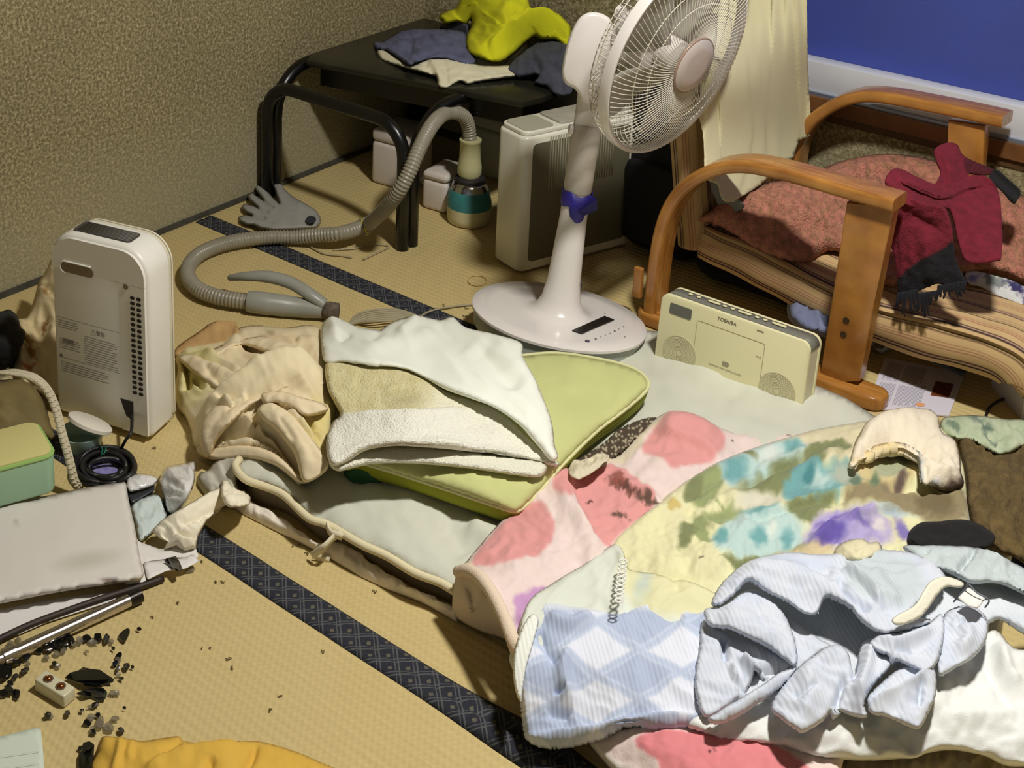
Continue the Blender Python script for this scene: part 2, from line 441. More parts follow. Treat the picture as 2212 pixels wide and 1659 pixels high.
def heri_mat(name, lattice=True):
    m = bpy.data.materials.new(name); m.use_nodes = True; N = m.node_tree.nodes; L = m.node_tree.links
    b = N['Principled BSDF']; b.inputs['Roughness'].default_value = .8; b.inputs['Specular IOR Level'].default_value = .2
    tc = N.new('ShaderNodeTexCoord'); sp = N.new('ShaderNodeSeparateXYZ'); L.new(tc.outputs['Object'], sp.inputs[0])
    def M(op, a, bb=None, c=None):
        n = N.new('ShaderNodeMath'); n.operation = op
        for i, q in enumerate((a, bb, c)):
            if q is None: continue
            if hasattr(q, 'links'): L.new(q, n.inputs[i])
            else: n.inputs[i].default_value = q
        return n.outputs[0]
    k = 1 / .038
    u = M('MULTIPLY', M('ADD', sp.outputs['X'], M('MULTIPLY', sp.outputs['Y'], 1.0)), k)
    v = M('MULTIPLY', M('SUBTRACT', sp.outputs['X'], M('MULTIPLY', sp.outputs['Y'], 1.0)), k)
    def line(q, off, w): return M('LESS_THAN', M('ABSOLUTE', M('SUBTRACT', M('FRACT', M('ADD', q, off)), .5)), w)
    lat = M('MAXIMUM', M('MAXIMUM', line(u, 0, .045), line(v, 0, .045)), M('MAXIMUM', line(u, .2, .03), line(v, .2, .03)))
    fl = M('MULTIPLY', line(u, .5, .11), line(v, .5, .11))
    nz = N.new('ShaderNodeTexNoise'); nz.inputs['Scale'].default_value = 240; L.new(tc.outputs['Object'], nz.inputs['Vector'])
    mx = N.new('ShaderNodeMix'); mx.data_type = 'RGBA'; mx.inputs['A'].default_value = lin((42, 44, 52)); mx.inputs['B'].default_value = lin((92, 92, 92))
    L.new(M('MULTIPLY', lat, .75 if lattice else .25), mx.inputs['Factor'])
    m2 = N.new('ShaderNodeMix'); m2.data_type = 'RGBA'; m2.inputs['B'].default_value = lin((152, 144, 112)); L.new(mx.outputs['Result'], m2.inputs['A']); L.new(M('MULTIPLY', fl, .30), m2.inputs['Factor'])
    m3 = N.new('ShaderNodeMix'); m3.data_type = 'RGBA'; m3.blend_type = 'MULTIPLY'; m3.inputs['Factor'].default_value = 1
    L.new(m2.outputs['Result'], m3.inputs['A']); L.new(M('MULTIPLY_ADD', nz.outputs['Fac'], .8, .6), m3.inputs['B']); L.new(m3.outputs['Result'], b.inputs['Base Color'])
    return m
TAT = tatami_mat(); HERI = heri_mat('tatami_edging')

struct(box('floor', -2.7, 1.4, -.6, 3.5, -.06, 0, TAT))
struct(box('wall_left', WX - .12, WX, -.6, WY + .15, 0, 2.4, SAND))
struct(box('wall_right', 1.28, 1.4, -.6, WY + .15, 0, 2.4, SAND))
struct(box('ceiling', -2.62, 1.4, -.6, WY + .15, 2.4, 2.46, mat('ceiling_board', (150, 125, 85), .8, var=.2, vscale=3)))
# back wall with the window opening (blue board behind the glass)
wz0, wz1 = .385, 1.75; wxl, wxr = -1.60, 1.0
bw = MB()
def q(x0, x1, z0, z1):
    y0, y1 = WY, WY + .12; n = [(x0, y0, z0), (x1, y0, z0), (x1, y0, z1), (x0, y0, z1), (x0, y1, z0), (x1, y1, z0), (x1, y1, z1), (x0, y1, z1)]
    bw.add(n, [(0, 1, 2, 3), (7, 6, 5, 4), (0, 4, 5, 1), (1, 5, 6, 2), (2, 6, 7, 3), (3, 7, 4, 0)])
q(WX, wxl, 0, 2.4); q(wxr, 1.28, 0, 2.4); q(wxl, wxr, 0, wz0); q(wxl, wxr, wz1, 2.4)
struct(link('wall_back', bw.mesh(), SAND, smooth=False))
wood = mat('sill_wood', (128, 84, 42), .55, var=.45, vscale=14, bump=.1, bscale=60)
sill = box('window_1', wxl, wxr, WY - .012, WY + .06, .350, .386, wood); struct(sill)
struct(box('trim_1', wxl, wxr, WY - .004, WY + .04, .330, .350, mat('sill_wood_dark', (92, 66, 36), .6, var=.4, vscale=20)))
wf = mat('window_frame_white', (216, 218, 224), .45, var=.08, vscale=12)
fr = box('sash_rail', wxl, wxr, WY + .006, WY + .05, .388, .466, wf, sill, .002)
box('sash_stile', wxl, wxl + .05, WY + .010, WY + .052, .46, wz1, wf, sill)
box('sash_groove', wxl, wxr, WY - .002, WY + .006, .386, .394, mat('rail_metal', (150, 160, 180), .35, .7), sill)
def blue_mat():
    m = mat('blue_board', (30, 60, 172), .55, var=.35, vscale=3.2, spec=.3); return m
box('blue_panel', wxl + .03, wxr, WY + .052, WY + .06, .455, wz1, blue_mat(), sill, 0)
# glass pane in front of the blue sheet
gl = mat('pane_glass', (235, 240, 245), .03, alpha=.03, spec=.3)
box('pane', wxl + .05, wxr, WY + .034, WY + .037, .46, wz1, gl, sill, 0)
# dark strips along the foot of the left wall
struct(box('baseboard_left', WX, WX + .012, -.6, WY, 0, .010, mat('base_strip', (74, 72, 62), .8, var=.4, vscale=40)))
struct(box('baseboard_back', WX, 1.28, WY - .012, WY, 0, .02, mat('base_strip', (74, 72, 62))))

# fabric borders of the mats, slightly rippled
def heri(name, yc, x0, x1, w=.058, bulge=None, m=HERI):
    xs = np.arange(x0, x1 + .001, .012); V = []; Fc = []
    for i, xx in enumerate(xs):
        for j, t in enumerate(np.linspace(-.5, .5, 9)):
            yy = yc + t * w + .0012 * pn(xx * 9, t * 3, 5); zz = .0035 + .0012 * float(pn(xx * 14, t * 5 + 3, 8))
            if abs(abs(t) - .5) < .01: zz = .0005
            if abs(t) < .01: zz -= .002
            if bulge: 
                k = math.exp(-((xx - bulge[0]) / bulge[1]) ** 2)
                zz += k * (.012 * (1 - (2 * t) ** 2) - (.012 if abs(t) < .01 else 0)); yy += k * t * w * .35 + k * .004
            V.append((xx, float(yy), max(float(zz), .0005)))
    n = 9
    for i in range(len(xs) - 1):
        for j in range(n - 1): Fc.append((i * n + j, (i + 1) * n + j, (i + 1) * n + j + 1, i * n + j + 1))
    me = mesh(V, Fc); o = link(name, me, m); struct(o)
    md = o.modifiers.new('s', 'SOLIDIFY'); md.thickness = .0008; md.offset = -1
    return o
y_far = U(755, 606).y; y_near = (U(500, 1205).y + U(900, 1462).y) / 2
heri('trim_2', y_far, WX + .02, .4)
heri('trim_3', y_near, WX + .02, .4, bulge=(U(1130, 1600).x + .02, .10))
heri('trim_4', y_near - .89, WX + .02, .4)
# ================================================================== dehumidifier (left)
WHITE = mat('warm_white_plastic', (234, 231, 220), .38, var=.05, vscale=6)
CREAMP = mat('cream_plastic', (228, 220, 194), .4, var=.06, vscale=6)
DARK = mat('dark_recess', (40, 34, 28), .8)
GREY = mat('mid_grey_print', (120, 116, 106), .7)
A0, B0, C0 = U(122, 900), U(322, 962), U(376, 912)
ex = (B0 - A0).normalized(); en = (C0 - B0).normalized(); hD = .385; wD = (B0 - A0).length + .006; tD = .088
deh = thing('dehumidifier', 'white upright dehumidifier standing by the left wall, its labelled back turned this way', 'dehumidifier', (A0 + B0) / 2)
mid = (A0 + B0) / 2 + UP * (hD / 2 + .004)
body = link('body', prism(rrect(wD, hD - .008, .014, 8, .055), mid + en * .006, ex, UP, en, tD - .010, .010, 3), WHITE, deh)
link('front_shell', prism(rrect(wD - .004, hD - .012, .014, 8, .054), mid + en * (tD - .003), ex, UP, en, .012, .008, 3), CREAMP, deh)
# back face: a frame standing proud around the sunken label panel
# raised right border with slots, panel on the left
def P(u, v, d=0.0): return mid + ex * u + UP * v - en * d + en * .006
ho = hD - .008
pl_ = [( -wD / 2 + .001, -ho / 2 + .002), (wD / 2 - .062, -ho / 2 + .002), (wD / 2 - .062, ho / 2 - .088), (wD / 2 - .066, ho / 2 - .077), (wD / 2 - .076, ho / 2 - .071), (-wD / 2 + .001, ho / 2 - .071)]
# border piece (everything of the face but the panel), extruded 4 mm out
bo = rrect(wD - .012, ho - .012, .012, 8, .05)
border = [p for p in bo]
mbf = MB()
def plate(outline, d0, d1):
    V = [P(u, v, d0) for u, v in outline] + [P(u, v, d1) for u, v in outline]; n = len(outline)
    mbf.add(V, [tuple(range(n)), tuple(range(2 * n - 1, n - 1, -1))] + [(i, n + i, n + (i + 1) % n, (i + 1) % n) for i in range(n)])
top_y = ho / 2 - .071; rx_ = wD / 2 - .062
rc = [p for p in bo if p[1] > 0]; 
plate([(wD / 2 - .006, top_y)] + [p for p in bo if p[1] > top_y] + [(-wD / 2 + .006, top_y)] , -.001, .005)
plate([(rx_, -ho / 2 + .008), (wD / 2 - .006, -ho / 2 + .008), (wD / 2 - .006, top_y + .001), (rx_ - .016, top_y + .001), (rx_ - .006, top_y - .004), (rx_ - .001, top_y - .012), (rx_, top_y - .022)], -.001, .005)
link('back_border', mbf.mesh(30), WHITE, deh, smooth=False)
# handle recess
hs = [(u, v) for u, v in rrect(.072, .020, .0098, 6)]
hc = P(-.043, top_y + .006, .0054)
link('handle_recess', prism(hs, hc, ex, UP, -en, .0012), mat('recess_shade', (128, 112, 86), .6), deh, smooth=False)
link('handle_lip', MB().add(*tube([hc + ex * u + UP * v - en * .001 for u, v in rrect(.076, .023, .0112, 6)][-16:] , .0016, 6)).mesh(), WHITE, deh)
# vent slots: two columns of 19
vs = MB()
for k in range(19):
    for c in (0, 1):
        o = P(wD / 2 - .0315 + c * .0135, ho / 2 - .094 - k * .0106, .0054)
        bm_ = prism(rrect(.0095, .0062, .0028, 3), o, ex, UP, -en, .0008)
        vs.add([v.co for v in bm_.vertices], [tuple(p.vertices) for p in bm_.polygons])
link('vent_slots', vs.mesh(), DARK, deh, smooth=False)
link('screw_hole', prism([(.0055 * math.cos(a), .0055 * math.sin(a)) for a in np.linspace(0, 6.28, 17)[:-1]], P(wD / 2 - .045, ho / 2 - .075, .0054), ex, UP, -en, .0008), mat('recess_shade', (128, 112, 86)), deh, smooth=False)
# cord outlet
link('cord_outlet', prism([(-.016, .020), (.012, .020), (.012, -.020), (-.004, -.012)], P(wD / 2 - .048, -ho / 2 + .052, .0054), ex, UP, -en, .0008), DARK, deh, smooth=False)
# printed label
def lines(mb, x0, x1, y0, dy, n, th=.0009, d=.0008, gaps=0):
    for k in range(n):
        a, b = x0, x1 - (0 if k % 3 else (x1 - x0) * .12 * (k % 2 + 1) * .5)
        V = [P(a, y0 - k * dy, d), P(b, y0 - k * dy, d), P(b, y0 - k * dy - th, d), P(a, y0 - k * dy - th, d)]
        mb.add(V, [(0, 1, 2, 3)])
lb = MB(); lx = -wD / 2
lines(lb, lx + .012, lx + .058, .008, .0046, 4); lines(lb, lx + .012, lx + .060, -.030, .0046, 5)
lines(lb, lx + .070, rx_ - .010, -.012, .0048, 12); lines(lb, lx + .015, rx_ - .03, -.078, .0046, 5)
for a, b, c, d_ in ((lx + .010, rx_ - .004, .014, .0006), (lx + .010, rx_ - .004, -.069, .0006)):
    lb.add([P(a, c, .0008), P(b, c, .0008), P(b, c - d_, .0008), P(a, c - d_, .0008)], [(0, 1, 2, 3)])
for k in range(9):                                   # bar code
    x = lx + .022 + k * .0028; lb.add([P(x, -.028, .0009), P(x + .0016, -.028, .0009), P(x + .0016, -.038, .0009), P(x, -.038, .0009)], [(0, 1, 2, 3)])
for c in ((lx + .016, -.066), ):
    V = [P(c[0] + .0035 * math.cos(a), c[1] + .0035 * math.sin(a), .0009) for a in np.linspace(0, 6.28, 13)[:-1]]; lb.add(V, [tuple(range(12))])
link('printed_label', lb.mesh(), GREY, deh, smooth=False)
text('\u26a0', .012, P(lx + .092, .000, .0010), ex, UP, .0001, GREY, deh, 'warning_mark')
text('\u8b66\u544a', .010, P(lx + .108, .000, .0010), ex, UP, .0001, GREY, deh, 'warning_print')
# louvre on the top
tc_ = mid + UP * (ho / 2 + .0004) + en * (.006 + (tD - .01) * .48)
link('top_louvre', prism(rrect(wD * .58, .042, .008, 4), tc_ - ex * .004, ex, en, UP, .0015), mat('louvre_dark', (70, 66, 60), .6), deh, smooth=False)
lv = MB()
for k in range(9):
    o = tc_ + en * (-.017 + k * .0043) + UP * .0018
    lv.add(*tube([o - ex * wD * .27, o + ex * wD * .26], .0009, 5))
link('louvre_slat', lv.mesh(), mat('louvre_slats', (104, 100, 92), .5), deh)
link('seam', MB().add(*tube([mid + en * (tD - .004) + ex * u * 1.006 + UP * v * 1.003 for u, v in rrect(wD - .001, ho - .001, .014, 8, .055)], .0008, 5, closed=True)).mesh(), mat('seam_grey', (170, 164, 146), .6), deh)
link('foot', prism(rrect(wD * .8, .05, .02, 4), mid - UP * (ho / 2 + .004) + en * .05, ex, en, UP, .006), mat('recess_shade', (128, 112, 86)), deh, smooth=False)

# ================================================================== electric fan
fan = None
nF = (UP + CR * math.tan(math.radians(6.5)) + CF * math.tan(math.radians(5.5))).normalized()
cF = U(1207, 678, .075)
FW = mat('fan_white', (226, 220, 214), .22, coat=.3, var=.02, vscale=4)
fan = thing('electric_fan', 'white pedestal fan with round base, leaning slightly beside the green pillow', 'fan', cF - nF * .06)
uF = (CR - nF * CR.dot(nF)).normalized(); vF = nF.cross(uF)
R0 = .180
prof = [(R0 * .97, -.004), (R0, -.001), (R0 * 1.0, .004), (R0 * .985, .0062), (.14, .0070), (.10, .0076), (.075, .0086), (.060, .0125), (.049, .022), (.040, .042), (.034, .080), (.031, .14), (.0285, .20)]
link('base_cover', MB().add(*lathe(prof, 72, cF - nF * .006, nF)).mesh(50), FW, fan)
link('base_skirt', MB().add(*lathe([(R0 * .90, -.040), (R0 * .955, -.034), (R0 * .965, -.008), (R0 * .96, -.004)], 72, cF - nF * .006, nF)).mesh(50), mat('fan_skirt_grey', (150, 156, 150), .4), fan)
pole_c = mat('telescopic_sleeve', (205, 196, 184), .5, var=.25, vscale=16, bump=.15, bscale=40)
def FP(h, du=0., dv=0.): return cF + nF * h + uF * du + vF * dv
link('pole', MB().add(*lathe([(.0285, .19), (.027, .26), (.0262, .268)], 32, cF, nF)).mesh(50), FW, fan)
link('pole_sleeve', MB().add(*lathe([(.0262, .262), (.0285, .268), (.0295, .40), (.0275, .408), (.02, .41)], 32, cF, nF)).mesh(50), pole_c, fan)
# blue tape around the joint, with a loose tag
tm = mat('blue_tape', (48, 40, 150), .45, var=.2, vscale=30)
tp = MB(); NT = 40; V = []
for i, h in enumerate((.232, .2325, .266, .2665)):
    for j in range(NT):
        a = 2 * math.pi * j / NT; r = (.0296, .0304, .0316, .0300)[i]
        dh = .006 * math.sin(a * 2 + 1) + .004 * math.sin(a * 5)
        hh = h + (dh if i < 2 else dh * .5) - (.016 if i < 2 and 4.2 < a < 5.3 else 0)
        V.append(FP(hh, r * math.cos(a), r * math.sin(a)))
tp.add(V, [(i * NT + j, i * NT + (j + 1) % NT, (i + 1) * NT + (j + 1) % NT, (i + 1) * NT + j) for i in range(3) for j in range(NT)])
link('tape', tp.mesh(), tm, fan)
tg = [FP(.268, .024, -.024), FP(.262, .036, -.026), FP(.238, .040, -.024), FP(.224, .012, -.031), FP(.232, .000, -.033)]
tgm = MB().add(tg + [p + vF * .0008 for p in tg], [(0, 1, 2, 3, 4), (9, 8, 7, 6, 5), (0, 5, 6, 1), (1, 6, 7, 2), (2, 7, 8, 3), (3, 8, 9, 4), (4, 9, 5, 0)])
link('tape_tag', tgm.mesh(), mat('blue_tape_dark', (26, 18, 120), .45), fan, smooth=False)
link('height_button', prism([(.011 * math.cos(a), .011 * math.sin(a)) for a in np.linspace(0, 6.28, 21)[:-1]], FP(.395, -.029, -.004), vF, nF, -uF, .008, .002), FW, fan)
# control panel
pc = cF + uF * .075 - vF * .095 + nF * .0022
pdir = (uF * .72 + vF * .69).normalized(); pn_ = nF.cross(pdir)
def PL(px, py, h):                                  # point on the tilted base plate
    rx, ry, rz, D = _ray(px, py); d = Vector((float(rx), float(ry), float(rz))); o = Vector((0, 0, H)); q = cF + nF * h
    return o + d * ((q - o).dot(nF) / d.dot(nF))
dq = [PL(1236, 713, .0046), PL(1257, 720, .0046), PL(1327, 690, .0046), PL(1306, 682, .0046)]
link('display', MB().add(dq + [p - nF * .002 for p in dq], [(0, 1, 2, 3), (7, 6, 5, 4), (0, 4, 5, 1), (1, 5, 6, 2), (2, 6, 7, 3), (3, 7, 4, 0)]).mesh(), mat('display_dark', (34, 28, 26), .3), fan, smooth=False)
for (a_, b_, rr) in ((1269, 736, .0048), (1287, 732, .0022), (1298, 728, .0012), (1308, 724, .0012), (1318, 720, .0012), (1328, 715, .0020), (1337, 710, .0012), (1347, 705, .0014), (1350, 727, .0014), (1307, 677, .0014)):
    o = PL(a_, b_, .0030); link('control_mark', prism([(rr * math.cos(a), rr * math.sin(a)) for a in np.linspace(0, 2 * math.pi, 13)[:-1]], o, uF, vF, nF, .0004), mat('control_print', (90, 78, 100), .5), fan, smooth=False)
link('switch_slot', rbox(FP(.062, .0345, -.008), uF, vF, nF, .004, .010, .032, .001), mat('slot_dark', (60, 50, 45), .6), fan, smooth=False)
# neck, motor housing
mF = None
A_, E_ = math.radians(39), math.radians(-12)
mF = (CR * math.sin(A_) - CF * math.cos(A_)) * math.cos(E_) + UP * math.sin(E_)
r_ = _ray(1459, 120); kk = (dist_of(cF) + .03 - math.cos(A_) * math.cos(E_) * .12) / r_[3]
cH = Vector((float(r_[0] * kk), float(r_[1] * kk), H + float(r_[2] * kk)))
sF = mF.cross(UP).normalized(); tF = sF.cross(mF)
RG = .206
nt = cF + nF * .405
link('neck', MB().add(*tube(catmull([nt, nt + nF * .03, nt + nF * .07 , nt + nF * .11], 5), [.028] * 8 + [.029] * 8, 20, flat=(.82, CR))).mesh(50), FW, fan)
hb = nt + nF * .155 - mF * .004
ml = cH - mF * .062
# motor housing: capsule seen from its side
hx = (CR * .86 + mF * .2).normalized(); 
dist0 = dist_of(nt) - .035
hout = resample(catmull([(1306, 32), (1278, 26), (1254, 36), (1237, 62), (1224, 97), (1216, 134), (1214, 162), (1222, 181), (1241, 192), (1252, 206), (1262, 222), (1296, 222), (1318, 180), (1326, 100), (1322, 50)], 8, True), 5, True)
Vh = []; cxy = hout.mean(0); ks = [(0, .90), (.003, .96), (.010, 1.0), (.045, 1.0), (.065, .93), (.075, .80)]
for dd, sc in ks:
    for p in hout: q = cxy + (p - cxy) * sc; Vh.append(UD(q[0], q[1], dist0 + dd))
nh = len(hout); Fh = [(i * nh + j, i * nh + (j + 1) % nh, (i + 1) * nh + (j + 1) % nh, (i + 1) * nh + j) for i in range(len(ks) - 1) for j in range(nh)] + [tuple(range(nh)), tuple((len(ks) - 1) * nh + j for j in range(nh))]
link('motor_housing', MB().add(Vh, Fh).mesh(50), FW, fan)
mc = ml - mF * .01
link('motor_cover', MB().add(*lathe([(.0, -.062), (.03, -.060), (.05, -.045), (.058, -.02), (.060, .02), (.056, .035), (.03, .045)], 36, mc, mF)).mesh(50), FW, fan)
def GP(r, a, d): return cH + (sF * math.cos(a) + tF * math.sin(a)) * r + mF * d
wire = mat('guard_wire', (218, 212, 196), .35)
# front guard
fg = MB(); NWR = 108
def gd_f(r): return .004 + .040 * math.sqrt(max(0, 1 - (r / (RG + .004)) ** 2))
for k in range(NWR):
    a = 2 * math.pi * k / NWR; pts = []
    for t in np.linspace(.055, RG - .002, 9):
        q_ = (t - .055) / (RG - .057); aa = a + .34 * (q_ - .0) ** 1.0
        pts.append(GP(t, aa, gd_f(t)))
    fg.add(*tube(pts, .00075, 4, caps=False))
for rr2 in (.125, .16): fg.add(*tube([GP(rr2, a, gd_f(rr2) - .001) for a in np.linspace(0, 2 * math.pi, 73)[:-1]], .0010, 5, closed=True))
link('front_guard', fg.mesh(), wire, fan)
# rim ring (white band)
rg = [(RG - .006, .004), (RG - .004, .010), (RG + .001, .011), (RG + .004, .006), (RG + .004, -.010), (RG - .001, -.013), (RG - .006, -.008)]
V, Fc = lathe(rg, 96, cH, mF); nn = 96
Fc = [f for f in Fc if len(f) == 4] + [((len(rg) - 1) * nn + j, (len(rg) - 1) * nn + (j + 1) % nn, (j + 1) % nn, j) for j in range(nn)]
link('guard_ring', MB().add(V, Fc).mesh(50), FW, fan)
# rear guard
bg = MB(); ND = .062
for k in range(84):
    a = 2 * math.pi * k / 84; pts = []
    for t in np.linspace(0, 1, 12):
        an_ = t * math.pi / 2; r = .045 + (RG - .046) * math.sin(an_) ** .8; d = -.008 - ND * (math.cos(an_) ** .55)
        pts.append(GP(r, a, d))
    bg.add(*tube(pts, .0009, 4, caps=False))
for t in (.45, .72, .9):
    an_ = t * math.pi / 2; r = .045 + (RG - .046) * math.sin(an_) ** .8; d = -.008 - ND * (math.cos(an_) ** .55)
    bg.add(*tube([GP(r, a, d) for a in np.linspace(0, 2 * math.pi, 73)[:-1]], .0011, 5, closed=True))
link('rear_guard', bg.mesh(), wire, fan)
cap = mat('guard_cap', (196, 184, 178), .3, coat=.2); 
link('guard_cap', MB().add(*lathe([(.057, .038), (.058, .044), (.052, .049), (.03, .051), (0, .0515)], 48, cH, mF)).mesh(40), cap, fan)
link('cap_rim', MB().add(*tube([GP(.0565, a, .0435) for a in np.linspace(0, 2 * math.pi, 49)[:-1]], .0028, 8, closed=True)).mesh(), mat('cap_rim_brown', (150, 126, 112), .35), fan)
blade = mat('blade_translucent', (176, 172, 160), .3, alpha=.72)
for k in range(5):
    a0 = 2 * math.pi * k / 5 + .5; V = []; na, nr = 9, 9
    for i in range(nr):
        r = .032 + (.178 - .032) * i / (nr - 1)
        for j in range(na):
            s = j / (na - 1) - .5; wdt = (.55 + .55 * math.sin(math.pi * min(1, i / (nr - 1) * .75 + .12))) * 1.0
            aa = a0 + s * wdt + .3 * i / (nr - 1); V.append(GP(r, aa, -.022 + s * .040 * (1 - .3 * i / nr)))
    fcs = [(i * na + j, i * na + j + 1, (i + 1) * na + j + 1, (i + 1) * na + j) for i in range(nr - 1) for j in range(na - 1)]
    o = link('blade', mesh(V, fcs), blade, fan); sm = o.modifiers.new('t', 'SOLIDIFY'); sm.thickness = .0015
link('blade_hub', MB().add(*lathe([(.03, -.045), (.034, -.02), (.033, .008), (.026, .014), (0, .015)], 36, cH, mF)).mesh(40), FW, fan)
link('knob', MB().add(*lathe([(.012, 0), (.013, .012), (.009, .016), (0, .017)], 20, mc - mF * .06 + UP * .03, -mF)).mesh(40), FW, fan)

# ================================================================== black low table
BLK = mat('black_steel', (14, 13, 12), .3, spec=.5)
TOPM = mat('black_table_top', (26, 26, 20), .28, var=.5, vscale=9, rgb2=(58, 56, 42), bump=.03, bscale=12)
tb = thing('low_table', 'black low table with bent steel tube legs in the corner, laundry on its top', 'table', (-2.2, 2.8, 0))
def uframe(p0, p1, hgt, r=.10, rt=.0165):
    p0, p1 = Vector(p0), Vector(p1); d = (p1 - p0).normalized(); L_ = (p1 - p0).length; r = min(r, L_ / 2 - .01)
    pts = [p0, p0 + UP * (hgt - r)]
    for k in range(1, 7): a = math.pi / 2 * k / 6; pts.append(p0 + UP * (hgt - r + r * math.sin(a)) + d * (r - r * math.cos(a)))
    pts.append(p1 - d * r + UP * hgt)
    for k in range(1, 7): a = math.pi / 2 * k / 6; pts.append(p1 + UP * (hgt - r + r * math.cos(a)) - d * (r - r * math.sin(a)))
    pts.append(p1)
    return tube(pts, rt, 12, flat=(1.0, d.cross(UP)))
xa, xb, ya, yb = -2.468, -2.010, 2.497, 3.10
g_ = .017
link('leg_frame', MB().add(*uframe((xa + .002, ya, 0), (xb - .001, ya, 0), .315, .085)).mesh(), BLK, tb)
link('leg_frame', MB().add(*uframe((xa, ya + 2 * g_, 0), (xa, yb, 0), .335, .12)).mesh(), BLK, tb)
link('leg_frame', MB().add(*uframe((xb, ya + 2 * g_, 0), (xb, yb, 0), .330, .13)).mesh(), BLK, tb)
link('leg_frame', MB().add(*uframe((xa + .002, yb + 2 * g_, 0), (xb - .001, yb + 2 * g_, 0), .315, .085)).mesh(), BLK, tb)
zt = .352
tpz = [(-2.444, 2.62), (-1.85, 2.742), (-1.835, 2.80), (-1.835, 3.15), (-2.475, 3.15), (-2.475, 2.68)]
link('table_top', prism([(p[0], p[1]) for p in tpz], (0, 0, zt - .016), (1, 0, 0), (0, 1, 0), UP, .016, .003), TOPM, tb, smooth=False)
link('apron', prism([(-2.43, 2.66), (-1.87, 2.775), (-1.87, 3.10), (-2.46, 3.10)], (0, 0, zt - .075), (1, 0, 0), (0, 1, 0), UP, .058, .0), BLK, tb, smooth=False)

# ================================================================== air cleaner (white box right of the table)
N0, L0, R1 = U(1120, 597), U(1062, 560), U(1370, 530)
ax_ = (L0 - N0).normalized(); ay_ = (R1 - N0); ay_ = (ay_ - ax_ * ay_.dot(ax_)).normalized(); wl, wr_ = (L0 - N0).length + .004, .34
wl = .104
apt = thing('air_purifier', 'tall white air cleaner standing between the black table and the fan', 'air cleaner', N0)
pc0 = N0 + ax_ * wl / 2 + ay_ * wr_ / 2
APM = mat('air_cleaner_white', (226, 224, 206), .3, var=.05, vscale=5, coat=.15)
def oriented(cx, sx, sy, z0, z1, r, m, name, par, bev=.004, off=(0, 0)):
    c = pc0 + ax_ * off[0] + ay_ * off[1]; c.z = z0
    return link(name, prism(rrect(sx, sy, r, 8), c, ax_, ay_, UP, z1 - z0, bev, 3), m, par)
oriented(None, wl, wr_, .006, .338, .022, APM, 'body', apt, .008)
oriented(None, wl - .010, wr_ - .012, .338, .349, .020, APM, 'rim', apt, .003)
oriented(None, wl - .020, .085, .349, .351, .016, mat('lid_grey', (168, 166, 146), .5), 'lid', apt, .0, (0, -wr_ / 2 + .055))
oriented(None, wl - .022, wr_ - .13, .349, .354, .01, mat('rear_top_grey', (172, 168, 152), .6, var=.2, vscale=30), 'rear_cover', apt, .001, (0, .048))
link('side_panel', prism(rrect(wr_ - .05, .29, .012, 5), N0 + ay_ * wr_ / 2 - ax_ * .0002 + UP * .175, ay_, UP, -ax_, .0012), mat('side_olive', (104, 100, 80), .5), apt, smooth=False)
sg = MB()
for k in range(26):
    o = N0 + ay_ * (.075 + k * .0075) - ax_ * .0016; sg.add(*tube([o + UP * .20, o + UP * .33], .0016, 5))
link('side_grille', sg.mesh(), mat('grille_grey', (140, 136, 112), .6), apt)
oriented(None, wl - .02, wr_ - .02, 0, .008, .015, mat('recess_shade', (128, 112, 86)), 'foot', apt, 0)

# ================================================================== small white cases under the table
def case(name, c, yaw, sx, sy, sz, m, label, cat, r=.012):
    t = thing(name, label, cat, c); e1 = Vector((math.cos(yaw), math.sin(yaw), 0)); e2 = Vector((-math.sin(yaw), math.cos(yaw), 0))
    c = Vector(c)
    link('body', rbox(c + UP * (sz * .39), e1, e2, UP, sx, sy, sz * .78, r, 3), m, t)
    link('lid', rbox(c + UP * (sz * .89), e1, e2, UP, sx * 1.01, sy * 1.01, sz * .22, r, 3), m, t)
    return t
CW = mat('case_white', (214, 204, 194), .5, var=.1, vscale=10)
case('storage_case', (-2.285, 2.83, 0), .1, .115, .13, .155, CW, 'taller pale plastic case under the black table near the wall', 'case')
case('storage_case', (-2.100, 2.78, 0), .1, .075, .11, .105, CW, 'shorter pale plastic case under the black table behind the hose', 'case')
case('storage_case', (-2.13, 3.04, 0), .0, .18, .08, .175, mat('case_dull', (176, 176, 158), .5, var=.2, vscale=8), 'dull white box at the very back under the black table', 'case')

# ================================================================== vacuum cleaner: canister, cuff, hose, hand grip
vc = thing('vacuum_cleaner', 'vacuum cleaner with long grey ribbed hose lying on the mat and teal banded canister', 'vacuum cleaner', U(1010, 485))
cc = U(1012, 478)
VCM = mat('canister_cream', (208, 200, 160), .5, var=.1, vscale=12)
link('canister', MB().add(*lathe([(.045, 0), (.052, .004), (.055, .02), (.056, .045)], 40, cc)).mesh(50), VCM, vc)
link('teal_band', MB().add(*lathe([(.056, .045), (.0555, .06), (.050, .085), (.047, .09)], 40, cc)).mesh(50), mat('teal_plastic', (58, 128, 130), .35, var=.15, vscale=20), vc)
link('chrome_collar', MB().add(*lathe([(.047, .09), (.043, .103), (.034, .112)], 40, cc)).mesh(50), mat('chrome', (190, 190, 190), .18, 1.0), vc)
link('black_gasket', MB().add(*lathe([(.037, .110), (.038, .118), (.030, .124), (.02, .124)], 36, cc)).mesh(50), mat('black_rubber', (36, 32, 32), .6), vc)
cu0 = cc + UP * .120; dC = dist_of(cc)
CUM = mat('cuff_cream', (196, 192, 144), .45, var=.08, vscale=10)
cuff = [cu0, cu0 + UP * .012, cu0 + UP * .03, cu0 + UP * .05, cu0 + UP * .092, cu0 + UP * .094, cu0 + UP * .100]
